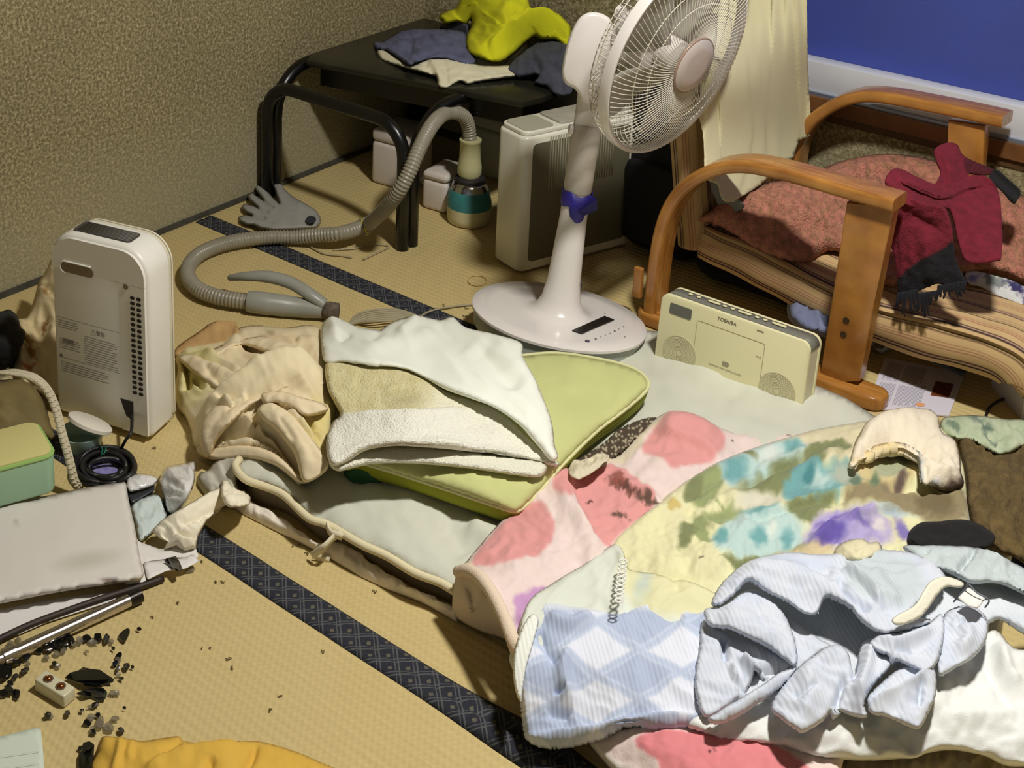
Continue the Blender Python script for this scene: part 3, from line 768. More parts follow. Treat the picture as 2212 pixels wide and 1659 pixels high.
link('cuff', MB().add(*tube([p - CR * .002 for p in cuff], [.024, .030, .030, .0265, .0255, .0275, .0275], 28)).mesh(60), CUM, vc)
HOSEM = mat('hose_grey', (150, 144, 126), .35, var=.15, vscale=25)
tl = cu0 + UP * .092
d0 = dist_of(U(790, 500, .03)); d1 = dC
hp_px = [(1012, 276, dC), (1004, 254, dC - .01), (985, 243, dC - .03), (962, 245, dC - .07), (940, 262, 3.18), (920, 292, 3.12), (902, 330, 3.08), (884, 372, 3.06), (862, 412, 3.06), (835, 448, 3.10), (808, 474, 3.17), (790, 488, 3.22)]
hpt = [tl - CR * .002 - UP * .004] + [UD(a, b, t) for a, b, t in hp_px]
z_last = hpt[-1].z
zz0 = .024
fl_px = [(740, 503), (690, 508), (640, 512), (580, 513), (520, 519), (470, 531), (430, 550), (408, 575), (408, 602), (430, 626), (468, 641), (510, 649), (537, 652)]
hpt += [U(a, b, zz0 + max(0, z_last - zz0) * max(0, 1 - i / 2.0)) for i, (a, b) in enumerate(fl_px)]
path = resample([tuple(p) for p in catmull(hpt, 10)], .00165)
rad = [.0168 + .0014 * math.cos(2 * math.pi * i / 5.0) for i in range(len(path))]
link('hose', MB().add(*tube(path, rad, 14)).mesh(), HOSEM, vc)
# joining sleeve with its yellow sticker
k0 = min(range(len(path)), key=lambda i: (path[i] - np.array(U(797, 484, .04))).dot(path[i] - np.array(U(797, 484, .04))))
sl = path[k0 - 7:k0 + 9]
link('joint_sleeve', MB().add(*tube(sl, .0198, 20)).mesh(60), mat('sleeve_grey', (158, 152, 140), .4), vc)
st = path[k0 - 5:k0 + 4]
V, Fc = tube(st, .0203, 20, caps=False)
keep = [f for f in Fc if sum((Vector(V[i]) - Vector(tuple(st[4]))).normalized().dot((Vector((0, 0, H)) - Vector(tuple(st[4]))).normalized() - CR * .75) for i in f) / 4 > .25]
sy_ = link('yellow_sticker', mesh(V, keep), mat('sticker_yellow', (214, 202, 30), .5), vc)
# hand grip
GR = mat('grip_grey', (150, 150, 140), .38, var=.1, vscale=30)
g0, g1 = U(535, 651, .026), U(712, 672, .022)
gd = (g1 - g0); gl_ = gd.length; gd.normalize()
pts = [g0, g0 + gd * .012, g0 + gd * .05, g0 + gd * .052, g0 + gd * .085, g0 + gd * .087, g0 + gd * .13, g0 + gd * gl_ * .93]
link('hand_grip', MB().add(*tube(pts, [.022, .0245, .0245, .0238, .0238, .0228, .021, .017], 24)).mesh(50), GR, vc)
hd = [U(497, 600, .045), U(530, 597, .062), U(580, 598, .070), U(630, 612, .066), U(672, 638, .052), U(700, 658, .035)]
link('handle_loop', MB().add(*tube(catmull(hd, 6), [.007 + .006 * min(1, i / 12) for i in range(31)], 14, flat=(1.2, UP))).mesh(), GR, vc)
link('clogged_mouth', MB().add(*tube([g0 + gd * gl_ * .92, g0 + gd * (gl_ * .92 + .014), g0 + gd * (gl_ * .92 + .034)], [.018, .0205, .0195], 18)).mesh(), mat('grip_dirty', (110, 98, 82), .9, var=.6, vscale=90, bump=.8, bscale=120, bdist=.004), vc)

# ================================================================== CD radio
Rl, Rr = U(1427, 745, .01), U(1722, 862, .01)
Rl.z = Rr.z = 0
rx = (Rr - Rl).normalized(); rn = Vector((rx.y, -rx.x, 0))      # rn points to the viewer
wR = .372; hR = .178; tR = .062
tilt = .10
rup = (UP - rn * tilt).normalized(); rout = (rn + UP * tilt).normalized()
# top-left front corner from the photograph
TL = None
radio = thing('cd_radio', 'cream compact radio standing upright behind the mattress by the armchair post', 'radio', (Rl + Rr) / 2)
RC = mat('radio_cream', (228, 222, 178), .4, var=.03, vscale=5)
rxe = rx
def solve_radio():
    # top edge of the front face: left end pixel (1437,628), right end (1752,740)
    zt_ = .185
    return U(1430, 630, zt_), U(1752, 742, zt_)
ta, tb2 = solve_radio(); rx = (tb2 - ta); rx.z = 0; wR = rx.length; rx.normalize(); rn = Vector((rx.y, -rx.x, 0))
rup = (UP - rn * tilt).normalized(); rout = (rn + UP * tilt).normalized()
hR = .185 / rup.z - .004; rc = (ta + tb2) / 2 - rup * hR / 2
def RP(u, v, d=0.): return rc + rx * u + rup * v + rout * d
link('front_panel', prism(rrect(wR, hR, .018, 8), RP(0, 0, -.010), rx, rup, rout, .010, .003, 2), RC, radio)
link('body', prism(rrect(wR - .004, hR - .004, .018, 8), RP(0, 0, -.048), rx, rup, rout, .038), mat('radio_side', (206, 198, 168), .45), radio, smooth=False)
link('back_panel', prism(rrect(wR, hR, .018, 8), RP(0, 0, -.056), rx, rup, rout, .009, .002), RC, radio)
# grey saddle over the top
gs = MB(); out = rrect(wR - .002, hR - .002, .018, 8)
top = [p for p in out if p[1] > hR / 2 - .030]
# order from right to left over the top
V = []
for p in top:
    for d in (-.047, -.011): V.append(RP(p[0] * 1.003, p[1] * 1.006, d))
gs.add(V, [(2 * i, 2 * i + 1, 2 * i + 3, 2 * i + 2) for i in range(len(top) - 1)])
o = link('top_band', gs.mesh(), mat('radio_grey', (112, 112, 102), .5), radio); o.modifiers.new('s', 'SOLIDIFY').thickness = .0012
for i, (u, w_) in enumerate(((-.105, .0), (-.088, .0), (-.055, .018), (-.033, 0), (-.017, 0), (.008, .018), (.033, 0), (.049, 0), (.077, .020))):
    link('button', prism(rrect(.0085 + w_, .0075, .0036, 4), RP(u, hR / 2 + .0012, -.030), rx, rout, rup, .0022, .0006), RC, radio)
link('display_window', prism(rrect(.046, .022, .003, 4), RP(-wR / 2 + .044, hR / 2 - .026, .0002), rx, rup, rout, .0008), mat('lcd_grey', (104, 106, 98), .25), radio, smooth=False)
gm = mat('speaker_net', (206, 200, 160), .7, bump=.6, bscale=900)
for s in (-1, 1):
    c_ = (-wR / 2 + .052, -.020) if s < 0 else (wR / 2 - .050, -.022); rr3 = .036
    sp_ = link('speaker', prism([(rr3 * math.cos(a), rr3 * math.sin(a)) for a in np.linspace(0, 2 * math.pi, 49)[:-1]], RP(c_[0], c_[1], .0001), rx, rup, rout, .0008), mat('speaker_disc', (208, 202, 164), .7), radio, smooth=False)
    mm_ = MB()
    for q_ in np.linspace(.006, rr3 - .002, 11): mm_.add(*tube([RP(c_[0] + q_ * math.cos(a), c_[1] + q_ * math.sin(a), .001) for a in np.linspace(0, 2 * math.pi, 41)[:-1]], .0006, 4, closed=True))
    link('ring_grille', mm_.mesh(), mat('speaker_ring', (188, 182, 146), .7), sp_)
thin = MB()
dl = rrect(.138, .135, .004, 3); thin.add(*tube([RP(p[0] - .002, p[1] - .008, .0003) for p in dl], .0006, 4, closed=True))
link('disc_door_seam', thin.mesh(), mat('seam_radio', (176, 168, 128), .6), radio)
PR = mat('radio_print', (84, 78, 62), .6); PR2 = mat('radio_print_pale', (150, 144, 116), .6)
text('TOSHIBA', .0095, RP(-.012, hR / 2 - .014, .0005), rx, rup, .0001, PR, radio, 'maker_lettering')
link('disc_mark', prism(rrect(.014, .009, .003, 3), RP(-.004, -.008, .0003), rx, rup, rout, .0004), PR2, radio, smooth=False)
text('COMPACT DISC DIGITAL AUDIO', .0045, RP(-.004, -.019, .0005), rx, rup, .0001, PR2, radio, 'disc_lettering')
text('Hi-G', .006, RP(.058, .030, .0005), rx, rup, .0001, PR2, radio, 'small_print')
link('slot_mark', prism(rrect(.014, .0025, .001, 2), RP(.055, hR / 2 - .010, .0003), rx, rup, rout, .0004), PR2, radio, smooth=False)
# ================================================================== low wooden armchair with striped cushions
def projY(x, y, zb, dz):                            # zb: distance plane y = zb, folds push out towards the room
    rx, ry, rz, D = _ray(x, y); k = zb / ry
    P = np.stack([rx * k, ry * k, H + rz * k], -1); P[:, 1] -= dz; return P
def varn_mat():
    m = bpy.data.materials.new('varnished_wood'); m.use_nodes = True; N = m.node_tree.nodes; L = m.node_tree.links
    b = N['Principled BSDF']; b.inputs['Roughness'].default_value = .28; b.inputs['Coat Weight'].default_value = .4; b.inputs['Coat Roughness'].default_value = .12
    tc = N.new('ShaderNodeTexCoord'); mp = N.new('ShaderNodeMapping'); mp.inputs['Scale'].default_value = (14, 120, 14); L.new(tc.outputs['Object'], mp.inputs[0])
    n = N.new('ShaderNodeTexNoise'); n.inputs['Scale'].default_value = 1; n.inputs['Detail'].default_value = 4; L.new(mp.outputs[0], n.inputs['Vector'])
    cr = N.new('ShaderNodeValToRGB'); cr.color_ramp.elements[0].position = .3; cr.color_ramp.elements[1].position = .75
    cr.color_ramp.elements[0].color = lin((146, 94, 40)); cr.color_ramp.elements[1].color = lin((190, 134, 64)); L.new(n.outputs['Fac'], cr.inputs[0]); L.new(cr.outputs[0], b.inputs['Base Color'])
    return m
VW = varn_mat()
ch = thing('armchair', 'low armchair with bent varnished wood arms and striped cushions under the window', 'armchair', (-1.1, 2.85, 0))
def arm(px, y0, w=.066, th=.027, name='arm'):
    pts = [tuple(UY(a, b, y0)) for a, b in px]; pts = resample([tuple(q) for q in catmull(pts, 8)], .012)
    V = []; n = 16; Fc = []; N_ = len(pts)
    for i in range(N_):
        t = Vector(tuple(pts[min(i + 1, N_ - 1)] - pts[max(i - 1, 0)])).normalized(); yv = Vector((0, 1, 0)); nv = t.cross(yv).normalized()
        e = 1.0
        for (u, v) in rrect(w, th, .008, 3): V.append(Vector(tuple(pts[i])) + yv * u * e + nv * v * e)
    k = 16
    for i in range(N_ - 1):
        for j in range(k): Fc.append((i * k + j, i * k + (j + 1) % k, (i + 1) * k + (j + 1) % k, (i + 1) * k + j))
    Fc += [tuple(range(k))[::-1], tuple((N_ - 1) * k + j for j in range(k))]
    return link(name, MB().add(V, Fc).mesh(50), VW, ch)
arm([(1944, 436), (1850, 410), (1750, 381), (1680, 363), (1620, 353), (1560, 359), (1502, 388), (1463, 432), (1440, 490), (1427, 560), (1418, 640), (1414, 688)], 2.60)
arm([(2176, 257), (2100, 240), (2000, 220), (1930, 207), (1880, 203), (1840, 210), (1800, 228), (1765, 254), (1735, 296), (1722, 350), (1716, 420), (1712, 490)], 3.115)
def post(p, y0, th=.030):
    pts = [UY(a, b, y0) for a, b in p]; 
    return link('post', prism([(q.x, q.z) for q in pts], (0, y0 - th / 2, 0), (1, 0, 0), UP, (0, 1, 0), th, .004), VW, ch)
pn1 = post([(1775, 822), (1862, 818), (1898, 640), (1938, 444), (1836, 432), (1806, 640)], 2.60, .034)
sc_ = mat('screw_dark', (62, 44, 24), .5)
for (a, b) in ((1828, 692), (1822, 722)):
    o = UY(a, b, 2.5825); link('screw', prism([(.0062 * math.cos(t), .0062 * math.sin(t)) for t in np.linspace(0, 6.28, 15)[:-1]], o, (1, 0, 0), UP, (0, -1, 0), .0012), sc_, ch, smooth=False)
post([(2042, 560), (2110, 580), (2134, 268), (2054, 256)], 3.115, .034)
# floor rails
def rail(x0, x1, y0, zc=.018, th=.03, w=.062):
    o = Vector(((x0 + x1) / 2, y0, 0.001)); return link('floor_rail', prism(rrect(x1 - x0, w, .028, 8), o, (1, 0, 0), (0, 1, 0), UP, .030, .008, 3), VW, ch)
rail(-1.42, -.885, 2.592); rail(-1.42, -.885, 3.115)
link('rail_block', rbox((-1.415, 2.565, .095), (1, 0, 0), (0, 1, 0), UP, .02, .012, .07, .003), VW, ch)
for xx, zz in ((-.99, .07),):
    link('cross_bar', rbox((xx, 2.857, zz), (1, 0, 0), (0, 1, 0), UP, .035, .50, .022, .004), VW, ch)
# cushions: stripes follow the length
def stripe(s):
    s = np.asarray(s); c = np.tile(np.array((200, 168, 118.)), (len(s), 1)); p = np.mod(s, .092)
    def put(a, w, rgb):
        k = np.clip((w / 2 - np.abs(p - a)) / .0012 + .5, 0, 1)[:, None]; c[:] = c * (1 - k) + np.array(rgb, float) * k
    put(.014, .0042, (46, 30, 24)); put(.0215, .0026, (46, 30, 24)); put(.0175, .0030, (190, 150, 130))
    put(.040, .0024, (166, 112, 84)); put(.046, .0022, (166, 112, 84)); put(.052, .0018, (172, 124, 96))
    put(.069, .0022, (70, 48, 36)); put(.0735, .0022, (70, 48, 36)); put(.085, .0028, (176, 140, 104))
    return c
CUSH = mat('striped_cotton', (200, 168, 118), .9, attr=True, bump=.25, bscale=500, var=.1, vscale=20)
def cushion(name, spine, nrm, y0, y1, th, label=None):
    sp = resample(catmull(spine, 8), .010); N_ = len(sp); V = []; s = []
    cross = []                                       # (y, depth below the face)
    for t in np.linspace(0, 1, 42): cross.append((y0 + .012 * (1 - math.sin(t * math.pi)) , -th * (1 - t) - .0))
    for t in np.linspace(0, 1, 130)[1:]: cross.append((y0 + (y1 - y0) * t, .018 * math.sin(math.pi * t) ** .6))
    for t in np.linspace(0, 1, 10)[1:]: cross.append((y1, -th * t))
    cr_ = np.array(cross); arc = np.r_[0, np.cumsum(np.linalg.norm(np.diff(cr_, axis=0), axis=1))]; k = len(cr_)
    for i in range(N_):
        t = sp[min(i + 1, N_ - 1)] - sp[max(i - 1, 0)]; t = t / np.linalg.norm(t); n = np.array((-t[1], t[0])) * nrm
        q = i / (N_ - 1)
        for (yy, dd), a in zip(cross, arc):
            e = min(1, .35 + 6 * min(q, 1 - q)); tuft = 1
            V.append((sp[i][0] + n[0] * dd * (e if dd > 0 else 1), yy + .003 * float(pn(q * 7, a * 9, 4)), sp[i][1] + n[1] * dd * (e if dd > 0 else 1) + .004 * float(pn(q * 9, a * 14, 2)))); s.append(a)
    Fc = [(i * k + j, i * k + j + 1, (i + 1) * k + j + 1, (i + 1) * k + j) for i in range(N_ - 1) for j in range(k - 1)]
    Fc += [(i * k, (i + 1) * k, (i + 1) * k + k - 1, i * k + k - 1) for i in range(N_ - 1)]
    Fc += [tuple(range(k)), tuple((N_ - 1) * k + j for j in range(k))[::-1]]
    me = mesh(V, Fc); bm = bmesh.new(); bm.from_mesh(me); bmesh.ops.recalc_face_normals(bm, faces=bm.faces); bm.to_mesh(me); bm.free()
    c = stripe(np.array(s)); c = np.hstack([linA(c), np.ones((len(c), 1))]).astype(np.float32)
    at = me.attributes.new('Col', 'FLOAT_COLOR', 'POINT'); at.data.foreach_set('color', c.ravel())
    return link(name, me, CUSH, ch)
cushion('seat_cushion', [(-1.33, .215), (-1.2, .195), (-1.04, .165), (-.9, .16), (-.79, .168), (-.72, .166), (-.675, .150), (-.65, .12), (-.648, .09), (-.665, .07)], 1, 2.67, 3.07, .078)
cushion('back_cushion', [(-1.325, .16), (-1.345, .28), (-1.36, .38), (-1.375, .47), (-1.385, .52)], -1, 2.67, 3.05, .065)
link('seat_sling', rbox((-1.06, 2.87, .118), Vector((1, 0, -.16)).normalized(), (0, 1, 0), Vector((.16, 0, 1)).normalized(), .56, .36, .012, .003), mat('sling_navy', (22, 24, 34), .9), ch)

bk = thing('black_bag', 'black bag standing in the dark gap between the air cleaner and the armchair', 'bag', (-1.545, 3.0, 0))
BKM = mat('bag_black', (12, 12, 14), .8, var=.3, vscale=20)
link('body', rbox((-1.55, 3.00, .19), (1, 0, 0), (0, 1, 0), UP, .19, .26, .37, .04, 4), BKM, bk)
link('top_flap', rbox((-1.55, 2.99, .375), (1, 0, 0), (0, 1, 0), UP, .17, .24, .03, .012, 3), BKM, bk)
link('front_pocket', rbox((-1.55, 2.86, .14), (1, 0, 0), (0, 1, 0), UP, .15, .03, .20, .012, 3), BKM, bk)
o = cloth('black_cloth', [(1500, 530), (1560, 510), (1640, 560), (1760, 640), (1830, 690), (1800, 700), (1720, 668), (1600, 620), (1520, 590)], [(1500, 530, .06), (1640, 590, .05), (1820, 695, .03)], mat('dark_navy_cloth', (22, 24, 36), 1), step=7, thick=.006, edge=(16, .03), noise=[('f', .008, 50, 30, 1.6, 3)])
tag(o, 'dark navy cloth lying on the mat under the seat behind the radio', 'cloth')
# ------------------------------------------------------------------ curtain hanging in front of the chair back
CUR = mat('curtain_cream', (208, 200, 160), .9, var=.08, vscale=6, bump=.15, bscale=300)
cv = []
for k, xx in enumerate(range(1535, 1760, 24)): cv.append(('r', [(xx + 6 * math.sin(k * 2.1), -150), (xx + 5 * math.sin(k), 120), (xx + 12 * math.sin(k * 1.7), 300), (xx + 20 * math.sin(k * 1.3) - 10, 430)], 10 + 3 * math.sin(k * 3), .022 * (.6 + .4 * math.sin(k * 5) ** 2), False))
c_ = cloth('curtain', [(1512, -190), (1748, -190), (1751, 0), (1753, 120), (1759, 262), (1757, 290), (1742, 296), (1730, 300), (1722, 318), (1716, 340), (1690, 350), (1650, 395), (1592, 431), (1560, 405), (1532, 385), (1526, 330), (1518, 280), (1512, 255), (1518, 160), (1514, 0)],
           [(1512, -190, 3.10), (1750, -190, 3.10), (1512, 40, 2.90), (1750, 60, 3.06)] + [(a, b, UX(a, b, xx).y) for a, b, xx in ((1520, 150, -1.33), (1750, 170, -1.31), (1520, 250, -1.325), (1750, 290, -1.30), (1526, 340, -1.30), (1640, 300, -1.30), (1592, 431, -1.25), (1700, 345, -1.28), (1620, 180, -1.31))], CUR, step=6, proj=projY, folds=cv, noise=[('f', .004, 60, 90, 2, 3)], thick=.0015, smooth=False, jag=2.0)
tag(c_, 'cream curtain with frayed hem hanging over the back of the armchair', 'curtain')

# ------------------------------------------------------------------ blanket and clothes on the chair
def fleece(base, a2, seed=1, sc=10, amt=1.):
    def f(x, y):
        n = fbm(x / sc, y / sc, seed, 3)[:, None] * amt
        return np.array(base, float) * (1 - np.clip(n * .5 + .3, 0, 1)) + np.array(a2, float) * np.clip(n * .5 + .3, 0, 1)
    return f
SHAG = mat('shaggy_blanket', (190, 130, 100), 1.0, attr=True, bump=1.0, bscale=220, bdist=.006, var=.45, vscale=70)
bl = cloth('blanket', [(1505, 474), (1540, 455), (1585, 420), (1640, 398), (1720, 385), (1780, 362), (1830, 345), (1900, 333), (1980, 338), (2060, 362), (2130, 398), (2240, 450), (2260, 640), (2205, 610), (2140, 590), (2060, 600), (1980, 612), (1920, 622), (1880, 604), (1840, 560), (1790, 545), (1745, 570), (1700, 566), (1630, 538), (1570, 500), (1530, 486)],
           [(1505, 474, .245), (1640, 398, .30), (1780, 362, .33), (1900, 333, .335), (2060, 360, .32), (2240, 450, .30), (2240, 620, .22), (2060, 600, .20), (1920, 615, .195), (1790, 545, .21), (1700, 566, .205), (1570, 500, .23), (1700, 470, .27), (1900, 450, .27), (2050, 470, .27)],
           SHAG, step=7, edge=(22, .02), thick=.012, folds=[('r', [(1530, 470), (1640, 440), (1760, 470)], 18, .02), ('s', [(1830, 500), (1740, 490), (1640, 500), (1560, 480)], 22, .016), ('r', [(1800, 390), (1880, 372), (1990, 380)], 14, .018), ('v', [(1960, 360), (1990, 380), (2010, 395)], 8, .014), ('s', [(1840, 520), (1780, 530), (1740, 560)], 16, .014), ('r', [(2100, 420), (2180, 470), (2240, 560)], 26, .02)],
           noise=[('r', .004, 30, 20, 1.6, 5), ('f', .003, 12, 0, 1, 7)], col=fleece((204, 132, 112), (164, 124, 86), 4, 10, 1.6), jag=3)
tag(bl, 'shaggy salmon pink and tan blanket heaped on the seat of the armchair', 'blanket')
gp = cloth('grey_garment', [(1534, 388), (1556, 392), (1576, 408), (1594, 430), (1606, 450), (1560, 462), (1546, 430), (1536, 410)], 2.69, mat('garment_grey', (128, 128, 120), .95, var=.2, vscale=20), step=5, thick=.004, proj=projY)
tag(gp, 'small grey garment tucked between chair back and pink blanket', 'garment')
# scarf
SCF = mat('scarf_wool', (110, 26, 44), 1.0, attr=True, bump=.8, bscale=350, bdist=.003, var=.35, vscale=60)
red = (122, 28, 46); dk = (26, 24, 30)
scarf = thing('scarf', 'crimson wool scarf with charcoal ends thrown over the pink blanket on the armchair', 'scarf', UY(2040, 420, 2.8))
cloth('upper_loop', [(2020, 322), (2045, 308), (2068, 312), (2084, 338), (2140, 362), (2150, 372), (2128, 376), (2096, 372), (2092, 400), (2078, 432), (2040, 428), (2022, 402), (2034, 372), (2026, 350)], [(2040, 310, 2.90), (2140, 368, 2.93), (2040, 420, 2.80)], SCF, scarf, step=5, proj=projY, thick=.006, folds=[('r', [(2040, 320), (2060, 370), (2056, 420)], 12, .016), ('s', [(2140, 376), (2095, 372), (2085, 350)], 10, .010)], noise=[('r', .003, 16, 60, 2, 3)], col=paint(red, [('p', [(2086, 340), (2145, 362), (2148, 374), (2092, 374)], (80, 16, 28), 4)]))
cloth('shoulder_fold', [(1916, 382), (1926, 366), (1950, 366), (1990, 386), (2030, 400), (2070, 392), (2100, 378), (2140, 388), (2158, 420), (2164, 470), (2164, 548), (2150, 560), (2090, 562), (2072, 520), (2062, 470), (2050, 448), (2020, 452), (1980, 448), (1940, 432), (1912, 400)], [(1916, 382, 2.66), (2000, 400, 2.72), (2100, 380, 2.86), (2160, 470, 2.80), (2160, 560, 2.70), (2080, 560, 2.68), (1980, 440, 2.67)], SCF, scarf, step=5, proj=projY, thick=.006,
      folds=[('r', [(1930, 376), (1980, 404), (2030, 424), (2090, 404), (2140, 396)], 6, .014), ('v', [(1940, 396), (1990, 420), (2040, 436), (2090, 416), (2130, 398)], 6, .018), ('r', [(1950, 415), (2000, 436), (2050, 448)], 6, .010), ('r', [(2110, 440), (2118, 500), (2120, 560)], 24, .012)], noise=[('f', .003, 20, 0, 1, 3)], col=paint(red, []))
cloth('left_end', [(1924, 420), (1950, 424), (2000, 440), (2040, 452), (2056, 500), (2062, 560), (2080, 598), (2086, 614), (2060, 626), (2030, 612), (2000, 622), (1970, 636), (1952, 640), (1940, 640), (1938, 600), (1932, 560), (1922, 520), (1910, 470)], [(1924, 420, 2.655), (2040, 452, 2.67), (1940, 640, 2.655), (2080, 620, 2.66)], SCF, scarf, step=5, proj=projY, thick=.006,
      folds=[('s', [(1946, 640), (1946, 560), (1938, 470)], 10, .008), ('v', [(1960, 460), (1990, 480), (2030, 500)], 12, .012), ('r', [(2000, 500), (2010, 560), (2020, 610)], 22, .012), ('r', [(1970, 520), (1972, 600)], 10, .006)], noise=[('f', .002, 16, 0, 1, 8)],
      col=paint(red, [('p', [(1946, 596), (1990, 560), (2040, 536), (2058, 522), (2072, 560), (2096, 600), (2100, 640), (1935, 660), (1936, 610)], dk, 4)]), jag=2)
fr_ = MB(); random.seed(4)
for k in range(46):
    t = k / 45; px0, py0 = 1940 + 146 * t, 640 - 26 * t + (10 if .3 < t < .6 else 0)
    Lh = random.uniform(10, 32) * (1.5 if t < .45 else .8); a = random.uniform(-.35, .35)
    pts = [UY(px0, py0 - 8, 2.652), UY(px0 + a * 8, py0 + Lh * .5, 2.648), UY(px0 + a * 22, py0 + Lh, 2.650)]
    fr_.add(*tube(catmull(pts, 3), [.0022, .0022, .002, .002, .002, .0016, .001], 5))
link('fringe', fr_.mesh(), mat('fringe_dark', (24, 24, 30), 1), scarf)
o = cloth('black_strap', [(2142, 374), (2152, 368), (2180, 392), (2204, 416), (2198, 432), (2188, 440), (2164, 414), (2146, 396)], [(2142, 374, 2.90), (2198, 432, 2.88)], mat('black_cotton', (22, 20, 20), 1), step=4, proj=projY, thick=.006)
tag(o, 'black fabric strap behind the scarf on the far side of the pink blanket', 'strap')
# print cloth under the scarf at the chair front
pc_ = cloth('printed_cloth', [(2086, 590), (2110, 586), (2150, 596), (2200, 612), (2250, 650), (2250, 730), (2212, 690), (2170, 650), (2120, 620), (2092, 612)], [(2086, 595, .20), (2200, 612, .21), (2250, 720, .16), (2120, 620, .19)], mat('printed_cotton', (205, 205, 205), .9, attr=True), step=5, thick=.004, noise=[('r', .004, 18, 30, 2, 3)],
            col=paint((206, 206, 202), [('e', 2150, 608, 24, 14, 20, (128, 134, 130), 4), ('e', 2192, 618, 26, 12, 40, (52, 46, 92), 6), ('e', 2230, 660, 26, 16, 50, (60, 54, 104), 8), ('e', 2100, 602, 12, 8, 0, (120, 116, 168), 8)], 8, 10))
tag(pc_, 'white cloth with navy print and grey patch on the front edge of the seat', 'cloth')
# things on the mat under and in front of the chair
bb = cloth('blue_cloth', [(1702, 650), (1722, 640), (1760, 644), (1800, 660), (1830, 690), (1800, 730), (1740, 720), (1704, 690)], [(1702, 650, .09), (1830, 690, .07), (1760, 670, .10)], mat('dusty_blue_cotton', (120, 128, 158), .95, var=.2, vscale=25), step=6, thick=.004, edge=(20, .05), noise=[('r', .008, 24, 30, 2, 3)])
tag(bb, 'crumpled dusty blue cloth on the mat behind the radio', 'cloth')
wb = cloth('white_stuffing', [(1880, 700), (1905, 694), (1936, 698), (1945, 716), (1926, 730), (1925, 752), (1900, 764), (1880, 740)], [(1880, 700, .05), (1945, 720, .03), (1900, 760, .02)], mat('fluffy_white', (190, 192, 200), 1.0, attr=True, bump=1, bscale=150, bdist=.006), step=4, thick=.008, edge=(12, .02), noise=[('f', .008, 12, 0, 1, 3)], col=paint((184, 190, 202), [('e', 1890, 716, 14, 10, 30, (92, 92, 60), 6), ('e', 1900, 745, 10, 8, 0, (110, 104, 74), 6)], 6, 10))
tag(wb, 'clump of soft white fluff on the mat behind the chair post', 'fluff')
lf = thing('leaflet', 'printed leaflet with small photo lying on the mat by the chair foot', 'leaflet', U(1975, 835))
pz = [U(1912, 772, .004), U(2084, 806, .004), U(2050, 898, .004), U(1872, 880, .004)]
e1 = (pz[1] - pz[0]).normalized(); e2 = UP.cross(e1); 
link('sheet', MB().add([*pz, *[p - UP * .0025 for p in pz]], [(3, 2, 1, 0), (4, 5, 6, 7), (0, 1, 5, 4), (1, 2, 6, 5), (2, 3, 7, 6), (3, 0, 4, 7)]).mesh(), mat('leaflet_paper', (212, 206, 216), .5), lf, smooth=False)
def LQ(u, v, h=.0046): return pz[0] * (1 - u) * (1 - v) + pz[1] * u * (1 - v) + pz[2] * u * v + pz[3] * (1 - u) * v + UP * (h - .004)
tl_ = MB()
for i in range(34):
    if i in (12, 13): continue
    u = .06 + i * .0165; v0 = .08 if i < 30 else .5
    for (a, b) in ((v0, .44), (.50, .90)):
        bb_ = b - (.07 if i % 5 == 2 else 0); tl_.add([LQ(u, a), LQ(u + .006, a), LQ(u + .006, bb_), LQ(u, bb_)], [(0, 1, 2, 3)])
link('print_lines', tl_.mesh(), mat('leaflet_print', (140, 138, 150), .6), lf, smooth=False)
link('photo', MB().add([LQ(.70, .30, .0047), LQ(.92, .30, .0047), LQ(.92, .62, .0047), LQ(.70, .62, .0047)], [(0, 1, 2, 3)]).mesh(), mat('photo_brown', (130, 66, 34), .4, var=.7, vscale=60, rgb2=(60, 48, 26)), lf, smooth=False)
link('orange_mark', MB().add([LQ(.62 + .06 * math.cos(a), .84 + .04 * math.sin(a), .0047) for a in np.linspace(0, 6.28, 15)[:-1]], [tuple(range(14))]).mesh(), mat('leaf_orange', (226, 160, 110), .5), lf, smooth=False)
def cord(name, px, r, m, label, z=None, cat='cord', parent=None):
    pts = [U(p[0], p[1], p[2] if len(p) > 2 else r + .001) for p in px]
    o = link(name, MB().add(*tube(resample([tuple(q) for q in catmull(pts, 10)], .006), r, 8)).mesh(), m, parent)
    if parent is None: tag(o, label, cat)
    return o
BC = mat('cord_black', (24, 20, 18), .5); CC = mat('cord_beige', (170, 158, 124), .5)
cord('power_cord', [(1752, 860, .03), (1775, 872, .05), (1805, 886, .055), (1845, 902, .055), (1880, 914, .05)], .0028, BC, 'black cord leaving the radio along the mattress edge')
cord('loose_cord', [(2128, 905), (2138, 880), (2165, 862), (2200, 854), (2240, 852)], .0026, BC, 'dark cord curving over the mat at the right side')
wp = link('white_board', prism([(0, 0), (.02, 0), (.02, .10), (0, .10)], U(2206, 905), CR, UP, CF, .12), mat('board_white', (206, 208, 214), .5), None, smooth=False)
tag(wp, 'edge of a pale upright board at the right side of the photo', 'board')

